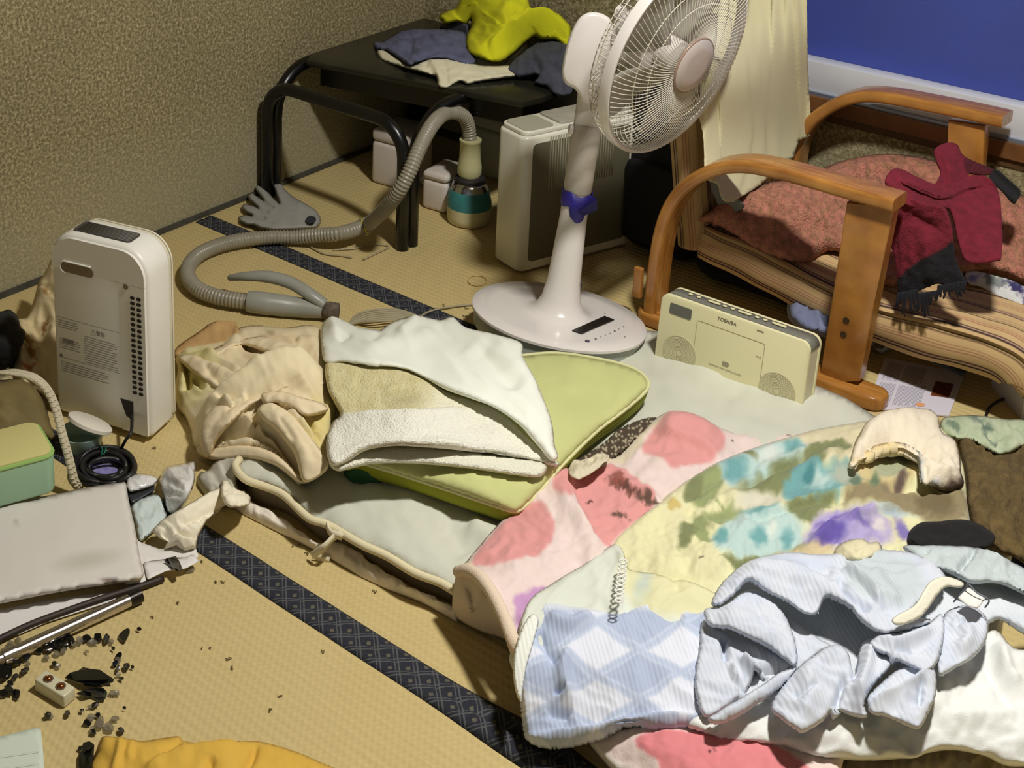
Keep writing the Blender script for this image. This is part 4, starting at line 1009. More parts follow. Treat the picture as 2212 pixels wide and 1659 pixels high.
# ------------------------------------------------------------------ laundry on the black table
TZ = zt
def tz(p): return [(a, b, TZ + c) for a, b, c in p]
NV = mat('navy_knit', (102, 106, 134), 1.0, var=.25, vscale=30, bump=.5, bscale=400)
o = cloth('shirt', [(806, 92), (830, 88), (870, 66), (920, 62), (1000, 68), (1010, 100), (1030, 130), (1010, 142), (960, 128), (910, 130), (885, 142), (862, 126), (835, 110), (812, 108)], tz([(806, 95, .01), (870, 66, .03), (1000, 68, .05), (1030, 130, .03), (885, 140, .035), (930, 100, .045)]), NV, step=4, thick=.004, edge=(8, .012), jag=2,
          folds=[('v', [(880, 70), (890, 90), (885, 120)], 4, .010), ('v', [(886, 84), (920, 74), (940, 90), (980, 96)], 4, .010), ('v', [(860, 112), (900, 126), (960, 108), (1010, 128)], 4, .010), ('r', [(830, 100), (880, 100)], 8, .006)], noise=[('r', .005, 26, 20, 2, 9)])
tag(o, 'faded navy shirt crumpled on the left of the black table', 'shirt')
o = cloth('singlet', [(814, 110), (830, 108), (862, 128), (888, 142), (930, 124), (985, 126), (1035, 140), (1060, 142), (1112, 142), (1120, 158), (1105, 168), (1040, 178), (1010, 184), (995, 176), (966, 190), (946, 186), (942, 168), (915, 158), (850, 140), (822, 128)], tz([(814, 112, .008), (888, 142, .02), (1000, 135, .03), (1115, 155, .02), (966, 190, .004), (850, 140, .008)]), mat('cream_cotton', (232, 226, 194), .95, var=.1, vscale=20), step=4, thick=.003, edge=(6, .010),
          folds=[('v', [(953, 124), (963, 150), (966, 188)], 3, .006), ('r', [(930, 130), (950, 170)], 5, .008), ('s', [(1000, 176), (1060, 168), (1110, 160)], 8, .006), ('v', [(915, 136), (940, 160)], 4, .006)], noise=[('r', .003, 24, 10, 2, 4)])
tag(o, 'cream undershirt spread on the black table below the navy shirt', 'undershirt')
o = cloth('trousers', [(1090, 150), (1120, 120), (1160, 92), (1215, 90), (1245, 120), (1245, 150), (1235, 205), (1195, 206), (1180, 190), (1150, 182), (1160, 165), (1120, 170), (1100, 160)], tz([(1090, 150, .02), (1160, 92, .05), (1245, 120, .05), (1235, 205, .006), (1150, 180, .01), (1160, 130, .05)]), mat('charcoal_cotton', (76, 78, 90), 1.0, var=.3, vscale=30), step=4, thick=.004, edge=(8, .015),
          folds=[('v', [(1135, 118), (1160, 130), (1168, 165)], 5, .014), ('v', [(1190, 130), (1215, 150)], 5, .012), ('r', [(1120, 130), (1150, 150)], 12, .012), ('s', [(1200, 200), (1190, 170), (1160, 165)], 12, .012)], noise=[('r', .006, 30, 60, 2, 6)])
tag(o, 'dark charcoal trousers at the right end of the black table', 'trousers')
YL = mat('lime_yellow_fleece', (218, 218, 26), .95, var=.12, vscale=14, bump=.3, bscale=200)
o = cloth('sweater', [(948, 38), (956, 28), (985, 16), (1010, -10), (1120, -30), (1140, -5), (1152, 26), (1180, 22), (1215, 38), (1236, 66), (1226, 112), (1200, 90), (1168, 88), (1150, 84), (1110, 118), (1086, 136), (1052, 134), (1012, 116), (1006, 82), (1018, 52), (990, 50), (962, 54), (956, 48)],
          tz([(948, 38, .06), (1010, -10, .14), (1120, -30, .18), (1236, 66, .09), (1215, 38, .12), (1150, 84, .06), (1070, 130, .035), (1012, 110, .045), (1018, 52, .07), (1080, 50, .12), (1150, 50, .11)]), YL, step=4, thick=.005, edge=(10, .02),
          folds=[('r', [(1040, 110), (1090, 80), (1150, 40), (1200, 40)], 16, .022), ('v', [(1070, 128), (1052, 104), (1090, 66)], 6, .014), ('v', [(1050, 20), (1078, 40), (1082, 60)], 7, .016), ('v', [(980, 22), (1000, 40), (1012, 52)], 6, .012), ('r', [(1010, 16), (1030, 50)], 14, .016), ('v', [(1180, 76), (1205, 56)], 5, .012), ('v', [(1100, 12), (1110, 30)], 6, .010)], noise=[('r', .006, 36, 40, 2, 2)])
tag(o, 'bright lime yellow sweater heaped at the back of the black table', 'sweater')
o = cloth('towel_dark', [(975, 40), (1010, 48), (1015, 70), (1008, 92), (960, 66), (950, 56)], tz([(975, 45, .05), (1010, 80, .03), (950, 56, .02)]), mat('charcoal_cotton', (64, 66, 76)), step=4, thick=.004, edge=(6, .02))
tag(o, 'black cloth peeking out between navy shirt and yellow sweater', 'cloth')
# ================================================================== bedding
COT = lambda n, c, **k: mat(n, c, .92, bump=k.get('bump', .25), bscale=k.get('bscale', 420), bdist=k.get('bdist', .0015), var=k.get('var', .06), vscale=k.get('vscale', 8), attr=k.get('attr', False), sheen=k.get('sheen', 0))
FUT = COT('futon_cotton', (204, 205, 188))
GUS = COT('gusset_cotton_shaded', (168, 152, 120))  # cream side fabric, its colour darkened for the shade under the rim
fut = thing('futon', 'pale grey-green floor mattress spread diagonally on the mats', 'futon mattress', U(900, 1100))
edge_px = [(518, 994), (508, 1010), (529, 1037), (571, 1053), (613, 1072), (666, 1121), (708, 1136), (780, 1178), (837, 1204), (894, 1239), (951, 1261), (981, 1279), (1060, 1324), (1180, 1400)]
def rimz(x): return float(np.interp(x, [505, 560, 700, 850, 1000, 1200], [.062, .056, .052, .050, .048, .046]))
edge3 = [U(a, b, rimz(a)) for a, b in edge_px]
fp = [(518, 994)] + edge_px[1:] + [(1320, 1540), (1700, 1700), (2150, 1450), (2200, 1100), (2080, 985), (1980, 940), (1900, 908), (1820, 868), (1750, 838), (1650, 800), (1560, 760), (1480, 732), (1420, 716), (1380, 712), (1300, 716), (1180, 745), (1000, 800), (800, 860), (620, 940)]
cloth('mattress', fp, [(513, 996, .062), (700, 1133, .052), (975, 1276, .048), (1180, 1400, .046), (1700, 1700, .05), (2200, 1100, .05), (1900, 908, .05), (1650, 800, .055), (1400, 714, .045), (1180, 745, .03), (800, 860, .06), (620, 940, .070), (900, 1100, .080), (1500, 860, .072), (1700, 880, .068)], FUT, fut, step=10, thick=.006, smooth=False,
      edge=(30, .012), noise=[('f', .006, 110, 30, 1.5, 2), ('f', .002, 30, 30, 2, 4)],
      folds=[('v', [(640, 1010), (680, 1080), (700, 1150)], 22, .010), ('v', [(950, 1130), (985, 1150), (1010, 1200)], 26, .012), ('r', [(560, 1030), (620, 1060), (700, 1120)], 26, .010), ('r', [(1010, 1130), (1060, 1160), (1070, 1200)], 26, .014), ('r', [(1430, 735), (1600, 790), (1760, 850), (1900, 915)], 26, .012), ('v', [(1560, 800), (1600, 860)], 30, .006)])
# cord piping round the rim, side wall, loose flap of the cover
link('piping', MB().add(*tube(resample([tuple(p) for p in catmull([p + UP * .002 for p in edge3], 8)], .01), .0068, 10)).mesh(), COT('piping_cream', (226, 214, 176)), fut)
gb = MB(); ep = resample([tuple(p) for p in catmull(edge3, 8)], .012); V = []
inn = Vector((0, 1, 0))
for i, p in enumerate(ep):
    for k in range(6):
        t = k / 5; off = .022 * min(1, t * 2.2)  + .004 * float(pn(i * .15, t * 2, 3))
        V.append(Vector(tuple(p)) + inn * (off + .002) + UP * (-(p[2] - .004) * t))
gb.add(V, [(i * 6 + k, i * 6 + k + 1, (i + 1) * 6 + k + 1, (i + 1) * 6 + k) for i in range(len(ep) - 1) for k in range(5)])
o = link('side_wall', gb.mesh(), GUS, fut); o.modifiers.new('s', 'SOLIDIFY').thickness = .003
fl_b = [(490, 1084), (502, 1094), (525, 1111), (590, 1144), (666, 1182), (723, 1212), (780, 1246), (837, 1273), (900, 1297), (927, 1310), (962, 1330), (1000, 1352), (1060, 1385)]
fl_t = [(498, 1056), (514, 1066), (544, 1087), (582, 1104), (616, 1125), (666, 1163), (696, 1178), (730, 1172), (765, 1187), (803, 1218), (848, 1246), (894, 1273), (930, 1288), (965, 1306), (1060, 1360)]
xs_ = np.arange(492, 990, 5.0); yb_ = np.interp(xs_, [p[0] for p in fl_b], [p[1] for p in fl_b]); yt_ = np.interp(xs_, [p[0] for p in fl_t], [p[1] for p in fl_t]); V = []
for i, (x_, b_, t_) in enumerate(zip(xs_, yb_, yt_)):
    A_0 = U(x_, b_, .002); A_1 = U(x_ + 3 * math.sin(i * .8), t_ - 2 + 4 * float(pn(i * .3, 0, 4)), .022 + .004 * float(pn(i * .25, 3, 6)))
    for k in range(9):
        t = k / 8; V.append(A_0.lerp(A_1, t) + UP * (.006 * math.sin(math.pi * t) * (1 + float(pn(i * .4, t * 2, 9)))) - inn * (.004 * math.sin(math.pi * t)))
fc_ = xs_
o = link('cover_flap', MB().add(V, [(i * 9 + k, i * 9 + k + 1, (i + 1) * 9 + k + 1, (i + 1) * 9 + k) for i in range(len(fc_) - 1) for k in range(8)]).mesh(), COT('flap_cotton', (232, 222, 204)), fut); o.modifiers.new('s', 'SOLIDIFY').thickness = .003
def strap(name, px, w, th, m, par, side=UP):
    pts = [U(*p) for p in px]; return link(name, MB().add(*band(resample([tuple(q) for q in catmull(pts, 8)], .004), w, th, side)).mesh(), m, par)
TIE = COT('tie_cotton', (226, 216, 186))
strap('tie', [(740, 1152, .054), (722, 1160, .050), (702, 1180, .040), (686, 1192, .026), (674, 1200, .012)], .012, .003, TIE, fut)
strap('tie', [(680, 1198, .012), (694, 1206, .006), (712, 1210, .004)], .012, .003, TIE, fut)
strap('tie', [(740, 1160, .052), (714, 1150, .056), (706, 1134, .054)], .012, .003, TIE, fut)
cloth('cover_end', [(425, 1040), (432, 1022), (446, 1018), (462, 1000), (486, 986), (512, 988), (520, 1010), (512, 1040), (520, 1070), (500, 1090), (470, 1096), (440, 1066)], [(425, 1040, .014), (486, 986, .045), (515, 1020, .06), (500, 1090, .02)], COT('cover_grey', (196, 192, 176)), fut, step=6, thick=.004, edge=(12, .02), noise=[('r', .005, 26, 60, 2, 2)])

# ------------------------------------------------------------------ green pillow
def pad(t, poly, z, h, mt, ms, mp, step=8, edge=(26, .02), folds=(), noise=()):
    o = cloth('top_panel', poly, z, mt, t, step=step, thick=.003, edge=edge, folds=folds, noise=noise)
    pl = resample(catmull(poly, 6, True), 10, True); zz = field(z)(pl[:, 0], pl[:, 1]) - edge[1]; n = len(pl); V = []
    cen = Vector(UA(pl[:, 0], pl[:, 1], zz).mean(0))
    P3 = [Vector(p) for p in UA(pl[:, 0], pl[:, 1], zz)]
    for i, p in enumerate(P3):
        d = (cen - p); d.z = 0; d.normalize()
        for k in range(4): tt = k / 3; V.append(p - UP * (h * tt) + d * (-.004 * math.sin(tt * math.pi) + .010 * tt))
    Fc = [(i * 4 + k, i * 4 + k + 1, ((i + 1) % n) * 4 + k + 1, ((i + 1) % n) * 4 + k) for i in range(n) for k in range(3)] + [tuple(i * 4 + 3 for i in range(n))]
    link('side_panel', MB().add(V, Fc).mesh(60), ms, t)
    link('piping', MB().add(*tube([p + UP * .001 for p in P3], .0035, 8, closed=True)).mesh(), mp, t)
pil = thing('pillow', 'pale green rectangular pillow with cream piping below the white towels', 'pillow', U(1100, 950))
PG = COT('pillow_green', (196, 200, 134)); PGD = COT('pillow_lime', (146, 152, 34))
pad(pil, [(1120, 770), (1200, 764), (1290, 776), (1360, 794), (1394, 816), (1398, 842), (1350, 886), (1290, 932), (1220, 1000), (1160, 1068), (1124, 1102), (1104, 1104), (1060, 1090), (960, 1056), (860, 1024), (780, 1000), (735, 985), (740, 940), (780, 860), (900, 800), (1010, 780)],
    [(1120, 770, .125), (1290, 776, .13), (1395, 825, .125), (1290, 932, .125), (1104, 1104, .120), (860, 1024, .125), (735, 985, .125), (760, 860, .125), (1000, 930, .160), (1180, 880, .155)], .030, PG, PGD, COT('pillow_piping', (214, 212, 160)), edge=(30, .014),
    noise=[('f', .004, 70, 20, 1.5, 5)], folds=[('v', [(1180, 800), (1260, 850), (1340, 830)], 30, .003)])
gb_ = cloth('green_cloth', [(742, 1020), (772, 1010), (810, 1020), (830, 1040), (800, 1048), (760, 1044)], [(742, 1020, .085), (830, 1040, .082), (790, 1025, .09)], COT('dark_green_cotton', (34, 84, 52)), step=5, edge=(8, .01), thick=.003)
tag(gb_, 'bit of dark green cloth showing between beige clothes and green pillow', 'cloth')

# ------------------------------------------------------------------ towels on the pillow
TER = mat('terry_white', (236, 234, 214), 1.0, attr=True, bump=1.0, bscale=260, bdist=.004, sheen=.1)
yel = fleece((212, 200, 146), (226, 218, 176), 3, 14)
def ycol(x, y):
    c = yel(x, y); k = np.clip((x - 900 + (y - 840) * .4) / 70, 0, 1)[:, None]; k2 = np.clip((np.hypot((x - 880) / 60, (y - 865) / 28)), 0, 1)[:, None]
    c = c * (.88 + .12 * k2); return c * (1 - k) + np.array((236, 232, 206.)) * k
o = cloth('bath_towel', [(702, 790), (720, 780), (770, 782), (860, 792), (915, 815), (960, 845), (1010, 862), (1070, 884), (1130, 930), (1178, 980), (1208, 1000), (1196, 1006), (1166, 1002), (1080, 990), (960, 978), (860, 974), (790, 982), (745, 1000), (722, 1006), (708, 992), (705, 950), (718, 912), (735, 896), (722, 870), (708, 840)],
          [(702, 790, .165), (860, 792, .180), (1010, 862, .178), (1200, 1005, .150), (960, 984, .182), (722, 1008, .165), (735, 896, .160), (900, 900, .195)], TER, step=6, thick=.009, edge=(16, .012),
          folds=[('s', [(735, 898), (800, 893), (870, 890), (960, 888), (1030, 884)], 46, .012), ('v', [(760, 830), (840, 850)], 20, .004), ('r', [(720, 985), (840, 968), (980, 970), (1160, 998)], 12, .010)], noise=[('f', .003, 40, 10, 2, 6)],
          col=lambda x, y: np.where((y < 893 + (x - 735) * -.03)[:, None], ycol(x, y), np.array((238, 236, 220.))[None, :]))
tag(o, 'folded terry towel, yellowed at the top and white below, on the pillow', 'towel')
o = cloth('towel_fold', [(715, 985), (760, 975), (860, 965), (980, 970), (1090, 985), (1168, 996), (1182, 1012), (1166, 1030), (1120, 1028), (1008, 1012), (900, 1002), (810, 1002), (760, 1012), (730, 1018), (712, 1005)], [(715, 985, .152), (980, 984, .164), (1180, 1018, .152), (760, 1018, .150), (1000, 1010, .162)], COT('terry_white_plain', (234, 232, 212), bump=1.0, bscale=260, bdist=.004), step=6, thick=.009, edge=(10, .010))
tag(o, 'lower white towel showing its rolled edge just under the folded terry towel', 'towel')
o = cloth('gauze_towel', [(694, 706), (716, 686), (742, 692), (778, 708), (822, 708), (862, 690), (905, 684), (950, 692), (976, 684), (1006, 708), (1062, 722), (1124, 740), (1130, 772), (1160, 832), (1184, 888), (1194, 924), (1198, 962), (1206, 988), (1190, 996), (1160, 962), (1128, 928), (1070, 888), (1020, 868), (960, 842), (915, 815), (870, 796), (800, 790), (740, 782), (702, 782), (694, 745)],
          [(694, 706, .08), (742, 692, .09), (862, 690, .11), (976, 684, .10), (1124, 740, .165), (1184, 888, .185), (1206, 990, .165), (1070, 888, .195), (915, 815, .195), (740, 782, .175), (900, 740, .16), (1050, 800, .19)],
          COT('gauze_white', (236, 238, 224), bump=.2), step=6, thick=.003, edge=(10, .008),
          folds=[('s', [(1180, 960), (1080, 900), (980, 850), (920, 816)], 26, .007), ('s', [(1198, 985), (1110, 880), (1000, 800), (900, 768)], 30, .005), ('v', [(1030, 745), (1070, 790), (1120, 850)], 24, .010), ('r', [(1060, 740), (1100, 780), (1160, 850)], 20, .008), ('v', [(728, 735), (760, 726)], 5, .012), ('r', [(780, 760), (860, 740), (960, 720)], 16, .008), ('v', [(800, 750), (830, 700)], 10, .006), ('r', [(716, 690), (722, 730)], 14, .014), ('r', [(905, 690), (860, 730)], 12, .012), ('v', [(940, 700), (1010, 760)], 14, .006)],
          noise=[('r', .005, 90, 30, 2.2, 3)])
tag(o, 'thin white gauze towel draped over the far side of the green pillow', 'towel')

# ------------------------------------------------------------------ beige clothes left of the towels
BG = COT('beige_knit', (216, 192, 146), attr=True, bump=.3, var=.04)
bcol = paint(lambda x, y: fleece((230, 216, 178), (226, 208, 168), 6, 60)(x, y), [('e', 420, 810, 40, 60, 20, (222, 212, 146), 40), ('e', 690, 930, 30, 70, 10, (216, 200, 136), 30), ('e', 600, 760, 80, 30, 10, (228, 206, 166), 30)], 8, 30)
bgo = cloth('beige_garment', [(380, 772), (404, 748), (440, 742), (480, 726), (520, 708), (560, 704), (610, 710), (660, 704), (692, 712), (700, 760), (706, 800), (712, 850), (724, 888), (716, 930), (712, 980), (700, 1010), (668, 1042), (650, 1044), (628, 1024), (600, 1004), (560, 988), (510, 984), (480, 990), (446, 986), (420, 966), (412, 930), (400, 902), (384, 880), (378, 840), (384, 800)],
          [(380, 772, .02), (378, 840, .02), (412, 930, .02), (446, 986, .02), (560, 988, .055), (660, 1042, .085), (716, 930, .12), (706, 800, .12), (692, 712, .06), (560, 704, .02), (480, 726, .02), (520, 850, .105), (620, 880, .125), (440, 850, .07), (600, 770, .09)], BG, step=5, thick=.004, edge=(16, .022), col=bcol,
          folds=[(f[0], f[1], f[2] * .85, f[3] * 1.5) for f in [('s', [(395, 760), (450, 772), (500, 800), (540, 822), (600, 815), (700, 800)], 20, .018),
                 ('s', [(700, 868), (640, 848), (600, 850), (560, 866), (520, 900), (480, 930), (440, 955)], 26, .026),
                 ('r', [(440, 960), (455, 900), (500, 860), (560, 830), (640, 815), (700, 820)], 20, .022),
                 ('v', [(400, 770), (408, 820), (400, 850)], 8, .020), ('v', [(418, 800), (430, 830), (442, 846)], 6, .018),
                 ('v', [(520, 748), (560, 755), (592, 772)], 8, .022), ('s', [(470, 748), (520, 740), (570, 752), (595, 775)], 16, .014), ('v', [(632, 738), (645, 752)], 5, .012),
                 ('v', [(528, 884), (560, 872), (590, 868)], 10, .026), ('v', [(548, 905), (552, 925), (556, 960)], 9, .020), ('r', [(590, 880), (640, 930), (690, 990)], 22, .018),
                 ('v', [(560, 920), (610, 960), (640, 1010), (652, 1040)], 9, .024), ('s', [(450, 990), (500, 972), (570, 980), (640, 1030)], 18, .020), ('v', [(460, 930), (520, 950), (560, 940)], 10, .018),
                 ('r', [(470, 905), (520, 930), (570, 925)], 12, .018), ('v', [(575, 885), (600, 905), (640, 910)], 7, .012), ('v', [(668, 900), (672, 940), (690, 970)], 6, .012), ('v', [(500, 830), (560, 812), (640, 790)], 10, .012), ('s', [(560, 720), (600, 740), (690, 740)], 14, .010)]],
          noise=[('r', .006, 80, -25, 1.8, 11), ('r', .003, 40, 40, 2.2, 4)])
o = bgo; tag(o, 'crumpled beige cotton clothing heaped to the left of the white towels', 'clothing')
BGP = [(380, 772, .02), (378, 840, .02), (412, 930, .02), (446, 986, .02), (560, 988, .055), (660, 1042, .085), (716, 930, .12), (706, 800, .12), (692, 712, .06), (560, 704, .02), (480, 726, .02), (520, 850, .105), (620, 880, .125), (440, 850, .07), (600, 770, .09)]
bgz = field(BGP)
for fpoly, dz_, ff in (
    ([(448, 760), (478, 748), (516, 738), (570, 728), (622, 736), (652, 752), (664, 780), (640, 792), (606, 790), (594, 772), (562, 757), (524, 750), (492, 760), (462, 772)], .020, [('r', [(480, 755), (560, 740), (640, 765)], 10, .006)]),
    ([(556, 884), (588, 868), (636, 900), (676, 950), (708, 996), (704, 1018), (672, 1040), (652, 1036), (636, 984), (600, 936), (568, 908)], .024, [('r', [(575, 885), (630, 940), (670, 1010)], 14, .008), ('v', [(600, 905), (640, 960)], 5, .006)]),
    ([(384, 772), (420, 766), (462, 780), (506, 806), (548, 824), (600, 812), (650, 800), (694, 796), (700, 812), (640, 826), (570, 836), (520, 852), (486, 850), (450, 826), (410, 800)], .020, [('r', [(400, 778), (470, 800), (540, 832)], 10, .008), ('v', [(440, 790), (480, 830)], 6, .008)]),
    ([(566, 850), (610, 846), (650, 858), (696, 872), (706, 890), (660, 900), (630, 884), (596, 874), (570, 872)], .024, [('r', [(580, 860), (640, 870), (700, 884)], 8, .006)])):
    zz_ = [(a, b, float(bgz(np.array([a]), np.array([b]))[0]) + dz_) for a, b in fpoly]
    cloth('fold', fpoly, zz_, BG, bgo, step=4, thick=.003, edge=(9, .012), folds=ff, noise=[('r', .0025, 36, -25, 2, 6)], col=paint((230, 213, 176), []))
o = cloth('peach_cloth', [(376, 770), (384, 748), (430, 716), (455, 702), (505, 700), (512, 714), (540, 712), (560, 720), (520, 738), (460, 748), (400, 764)], [(376, 770, .012), (455, 702, .012), (560, 720, .03), (460, 748, .022)], COT('peach_cotton', (196, 158, 104)), step=5, thick=.003, edge=(8, .008), folds=[('r', [(450, 706), (505, 704), (512, 730)], 5, .012)], noise=[('f', .003, 26, 0, 1, 3)])
tag(o, 'thin peach brown cloth edge behind the heaped beige clothing', 'cloth')
o = cloth('beige_sleeve', [(436, 975), (430, 940), (440, 905), (470, 870), (530, 838), (600, 812), (690, 800), (704, 815), (700, 838), (640, 842), (590, 852), (540, 880), (500, 915), (470, 950), (456, 985), (446, 990)], [(436, 975, .05), (440, 905, .085), (530, 838, .115), (690, 800, .140), (700, 838, .140), (590, 852, .140), (500, 915, .115), (450, 985, .04)], BG, step=5, thick=.004, edge=(14, .016),
          col=paint((228, 210, 174), []), folds=[('v', [(450, 960), (470, 900), (540, 855), (620, 828)], 8, .006), ('r', [(600, 835), (690, 822)], 10, .005)], noise=[('r', .003, 30, -30, 2.4, 6)])
tag(o, 'long beige sleeve lying diagonally across the heaped beige clothing', 'sleeve')
o = cloth('lower_sleeve', [(424, 968), (440, 960), (470, 962), (520, 960), (570, 968), (610, 990), (650, 1030), (662, 1044), (640, 1040), (600, 1010), (560, 996), (520, 992), (480, 996), (450, 992), (430, 982)], [(424, 968, .03), (520, 960, .07), (655, 1040, .095), (560, 996, .072), (450, 992, .028)], BG, step=5, thick=.004, edge=(10, .014), col=paint((228, 210, 174), []), noise=[('f', .002, 30, 0, 1, 6)])
tag(o, 'hem of beige clothing lying over the left corner of the mattress', 'sleeve')

# ------------------------------------------------------------------ pink blanket
PK = mat('pink_fleece', (220, 196, 186), .95, attr=True, bump=.25, bscale=260, bdist=.002, sheen=.2)
pk, pl0, pur = (218, 150, 146), (228, 208, 202), (194, 148, 190)
pcol = paint(lambda x, y: fleece(pl0, (222, 204, 192), 5, 50)(x, y), [
    ('p', [(1205, 1012), (1236, 1014), (1240, 1060), (1232, 1090), (1215, 1082), (1200, 1066), (1196, 1040)], pk, 8),
    ('p', [(1018, 1215), (1050, 1170), (1090, 1126), (1130, 1090), (1170, 1092), (1192, 1130), (1194, 1170), (1168, 1200), (1110, 1216), (1050, 1218)], pk, 8),
    ('p', [(1236, 1020), (1290, 1010), (1340, 1020), (1400, 1060), (1420, 1080), (1400, 1110), (1330, 1165), (1324, 1184), (1290, 1170), (1262, 1130), (1242, 1080)], pk, 8),
    ('p', [(1420, 905), (1466, 894), (1510, 902), (1550, 926), (1566, 950), (1560, 980), (1540, 1000), (1500, 1010), (1460, 1006), (1410, 988), (1382, 970), (1410, 940)], pk, 8),
    ('p', [(1110, 1300), (1140, 1278), (1190, 1270), (1180, 1300), (1150, 1340), (1122, 1360)], pur, 10),
    ('p', [(975, 1200), (1010, 1206), (1050, 1260), (1090, 1330), (1112, 1420), (1090, 1430), (1064, 1330), (1020, 1250), (990, 1222)], (226, 204, 176), 8),
    ('p', [(1290, 960), (1340, 972), (1400, 910), (1430, 890), (1440, 900), (1400, 940), (1350, 1000), (1290, 1010), (1230, 1020), (1238, 992)], (218, 204, 176), 8)], 6, 40)
def stains(f, lst):
    def g(x, y):
        c = f(x, y); xx = x + 6 * fbm(x / 12, y / 12, 77); yy = y + 6 * fbm(x / 12 + 4, y / 12, 78)
        for (cx, cy, rx, ry, an, rgb) in lst:
            a = math.radians(an); u = ((xx - cx) * math.cos(a) + (yy - cy) * math.sin(a)) / rx; v = (-(xx - cx) * math.sin(a) + (yy - cy) * math.cos(a)) / ry
            k = np.clip((1 - np.hypot(u, v)) * 2.5, 0, 1)[:, None]; c = c * (1 - k) + np.array(rgb, float) * k
        return c
    return g
pcol = stains(pcol, [(1345, 1058, 44, 9, 22, (104, 66, 54)), (1400, 1085, 40, 10, 20, (96, 72, 58)), (1340, 1120, 26, 6, 16, (100, 72, 60)), (1274, 1087, 5, 4, 0, (70, 34, 34)), (1581, 958, 5, 4, 0, (60, 34, 40)), (1698, 938, 18, 5, 10, (110, 80, 76)), (1335, 1045, 20, 14, 30, (150, 84, 72))])
o = cloth('pink_blanket', [(984, 1246), (992, 1232), (1010, 1210), (1060, 1150), (1110, 1100), (1166, 1048), (1205, 1008), (1240, 1016), (1250, 992), (1292, 980), (1330, 984), (1381, 933), (1428, 899), (1466, 893), (1510, 902), (1552, 926), (1600, 936), (1700, 934), (1780, 930), (1840, 990), (1700, 1140), (1500, 1260), (1320, 1330), (1200, 1420), (1126, 1412), (1108, 1388), (1086, 1332), (1064, 1286), (1036, 1252), (1010, 1238)],
          [(984, 1246, .085), (1036, 1252, .118), (1086, 1332, .112), (1108, 1388, .098), (1110, 1100, .10), (1205, 1008, .112), (1292, 980, .085), (1381, 933, .09), (1466, 893, .11), (1600, 936, .08), (1780, 930, .08), (1700, 1140, .10), (1500, 1260, .10), (1320, 1330, .085), (1200, 1420, .060), (1060, 1240, .118), (1200, 1150, .115), (1400, 1040, .105)],
          PK, step=5, thick=.008, edge=(14, .014), col=pcol,
          folds=[('s', [(1560, 1010), (1530, 985), (1490, 962), (1440, 946), (1412, 936)], 30, .020), ('r', [(1430, 915), (1490, 925), (1550, 960)], 20, .012), ('s', [(1236, 1012), (1240, 1060), (1262, 1130), (1290, 1170), (1296, 1200)], 20, .010, ), ('r', [(1220, 1020), (1222, 1090), (1270, 1170), (1280, 1240)], 18, .010),
                 ('s', [(1430, 1090), (1380, 1070), (1320, 1050), (1275, 1040)], 26, .016), ('r', [(1000, 1226), (1040, 1246), (1080, 1306), (1112, 1390)], 9, .006), ('r', [(1100, 1220), (1200, 1180), (1250, 1100)], 30, .006)],
          noise=[('r', .004, 70, 20, 1.5, 4), ('f', .002, 26, 0, 1, 2)])
tag(o, 'pale pink fleece blanket with big coral dots lying over the mattress', 'blanket')
il = cloth('inner_layer', [(978, 1322), (980, 1270), (990, 1240), (1030, 1240), (1070, 1270), (1100, 1330), (1126, 1400), (1110, 1400), (1092, 1382), (1040, 1364), (1000, 1344)], [(978, 1322, .016), (1092, 1382, .014), (1040, 1364, .010), (985, 1245, .082), (1060, 1270, .092), (1100, 1330, .075), (1120, 1395, .040), (1010, 1300, .060)], COT('pink_inside', (226, 210, 186)), o, step=5, thick=.004, folds=[('v', [(1012, 1244), (1022, 1290), (1012, 1312)], 9, .02), ('r', [(1032, 1250), (1040, 1300)], 8, .012)])
hem_p = [U(a, b, z_) for a, b, z_ in ((990, 1236, .092), (1010, 1232, .110), (1036, 1246, .122), (1062, 1280, .124), (1086, 1326, .122), (1106, 1378, .112), (1116, 1406, .098))]
link('hem_band', MB().add(*tube(resample([tuple(q) for q in catmull(hem_p, 8)], .006), .0095, 10, flat=(1.0, UP))).mesh(), COT('hem_cream', (226, 206, 182), bump=.6), o)
dl_ = cloth('lace_cloth', [(1180, 1014), (1230, 1000), (1300, 960), (1340, 925), (1400, 902), (1420, 908), (1380, 940), (1320, 990), (1240, 1010), (1200, 1040)], .092, mat('dark_lace', (76, 66, 52), .9, attr=True, bump=.6, bscale=120), step=4, thick=.002, edge=None, col=lambda x, y: np.where((ridged(x / 14, y / 14, 5) > 1.05)[:, None], np.array((176, 164, 136.))[None], np.array((70, 58, 44.))[None]), jag=4)
tag(dl_, 'dark lacy cloth visible between green pillow and pink blanket', 'cloth')
o = cloth('paper_wrapper', [(1228, 1018), (1240, 994), (1262, 996), (1290, 980), (1316, 984), (1300, 1004), (1280, 1020), (1248, 1034)], [(1228, 1018, .115), (1316, 984, .115), (1270, 1005, .125)], COT('wrapper_cream', (214, 204, 176)), step=4, thick=.002, noise=[('r', .006, 12, 70, 2, 2)])
tag(o, 'small crinkled cream wrapper at the edge of the pink blanket', 'wrapper')

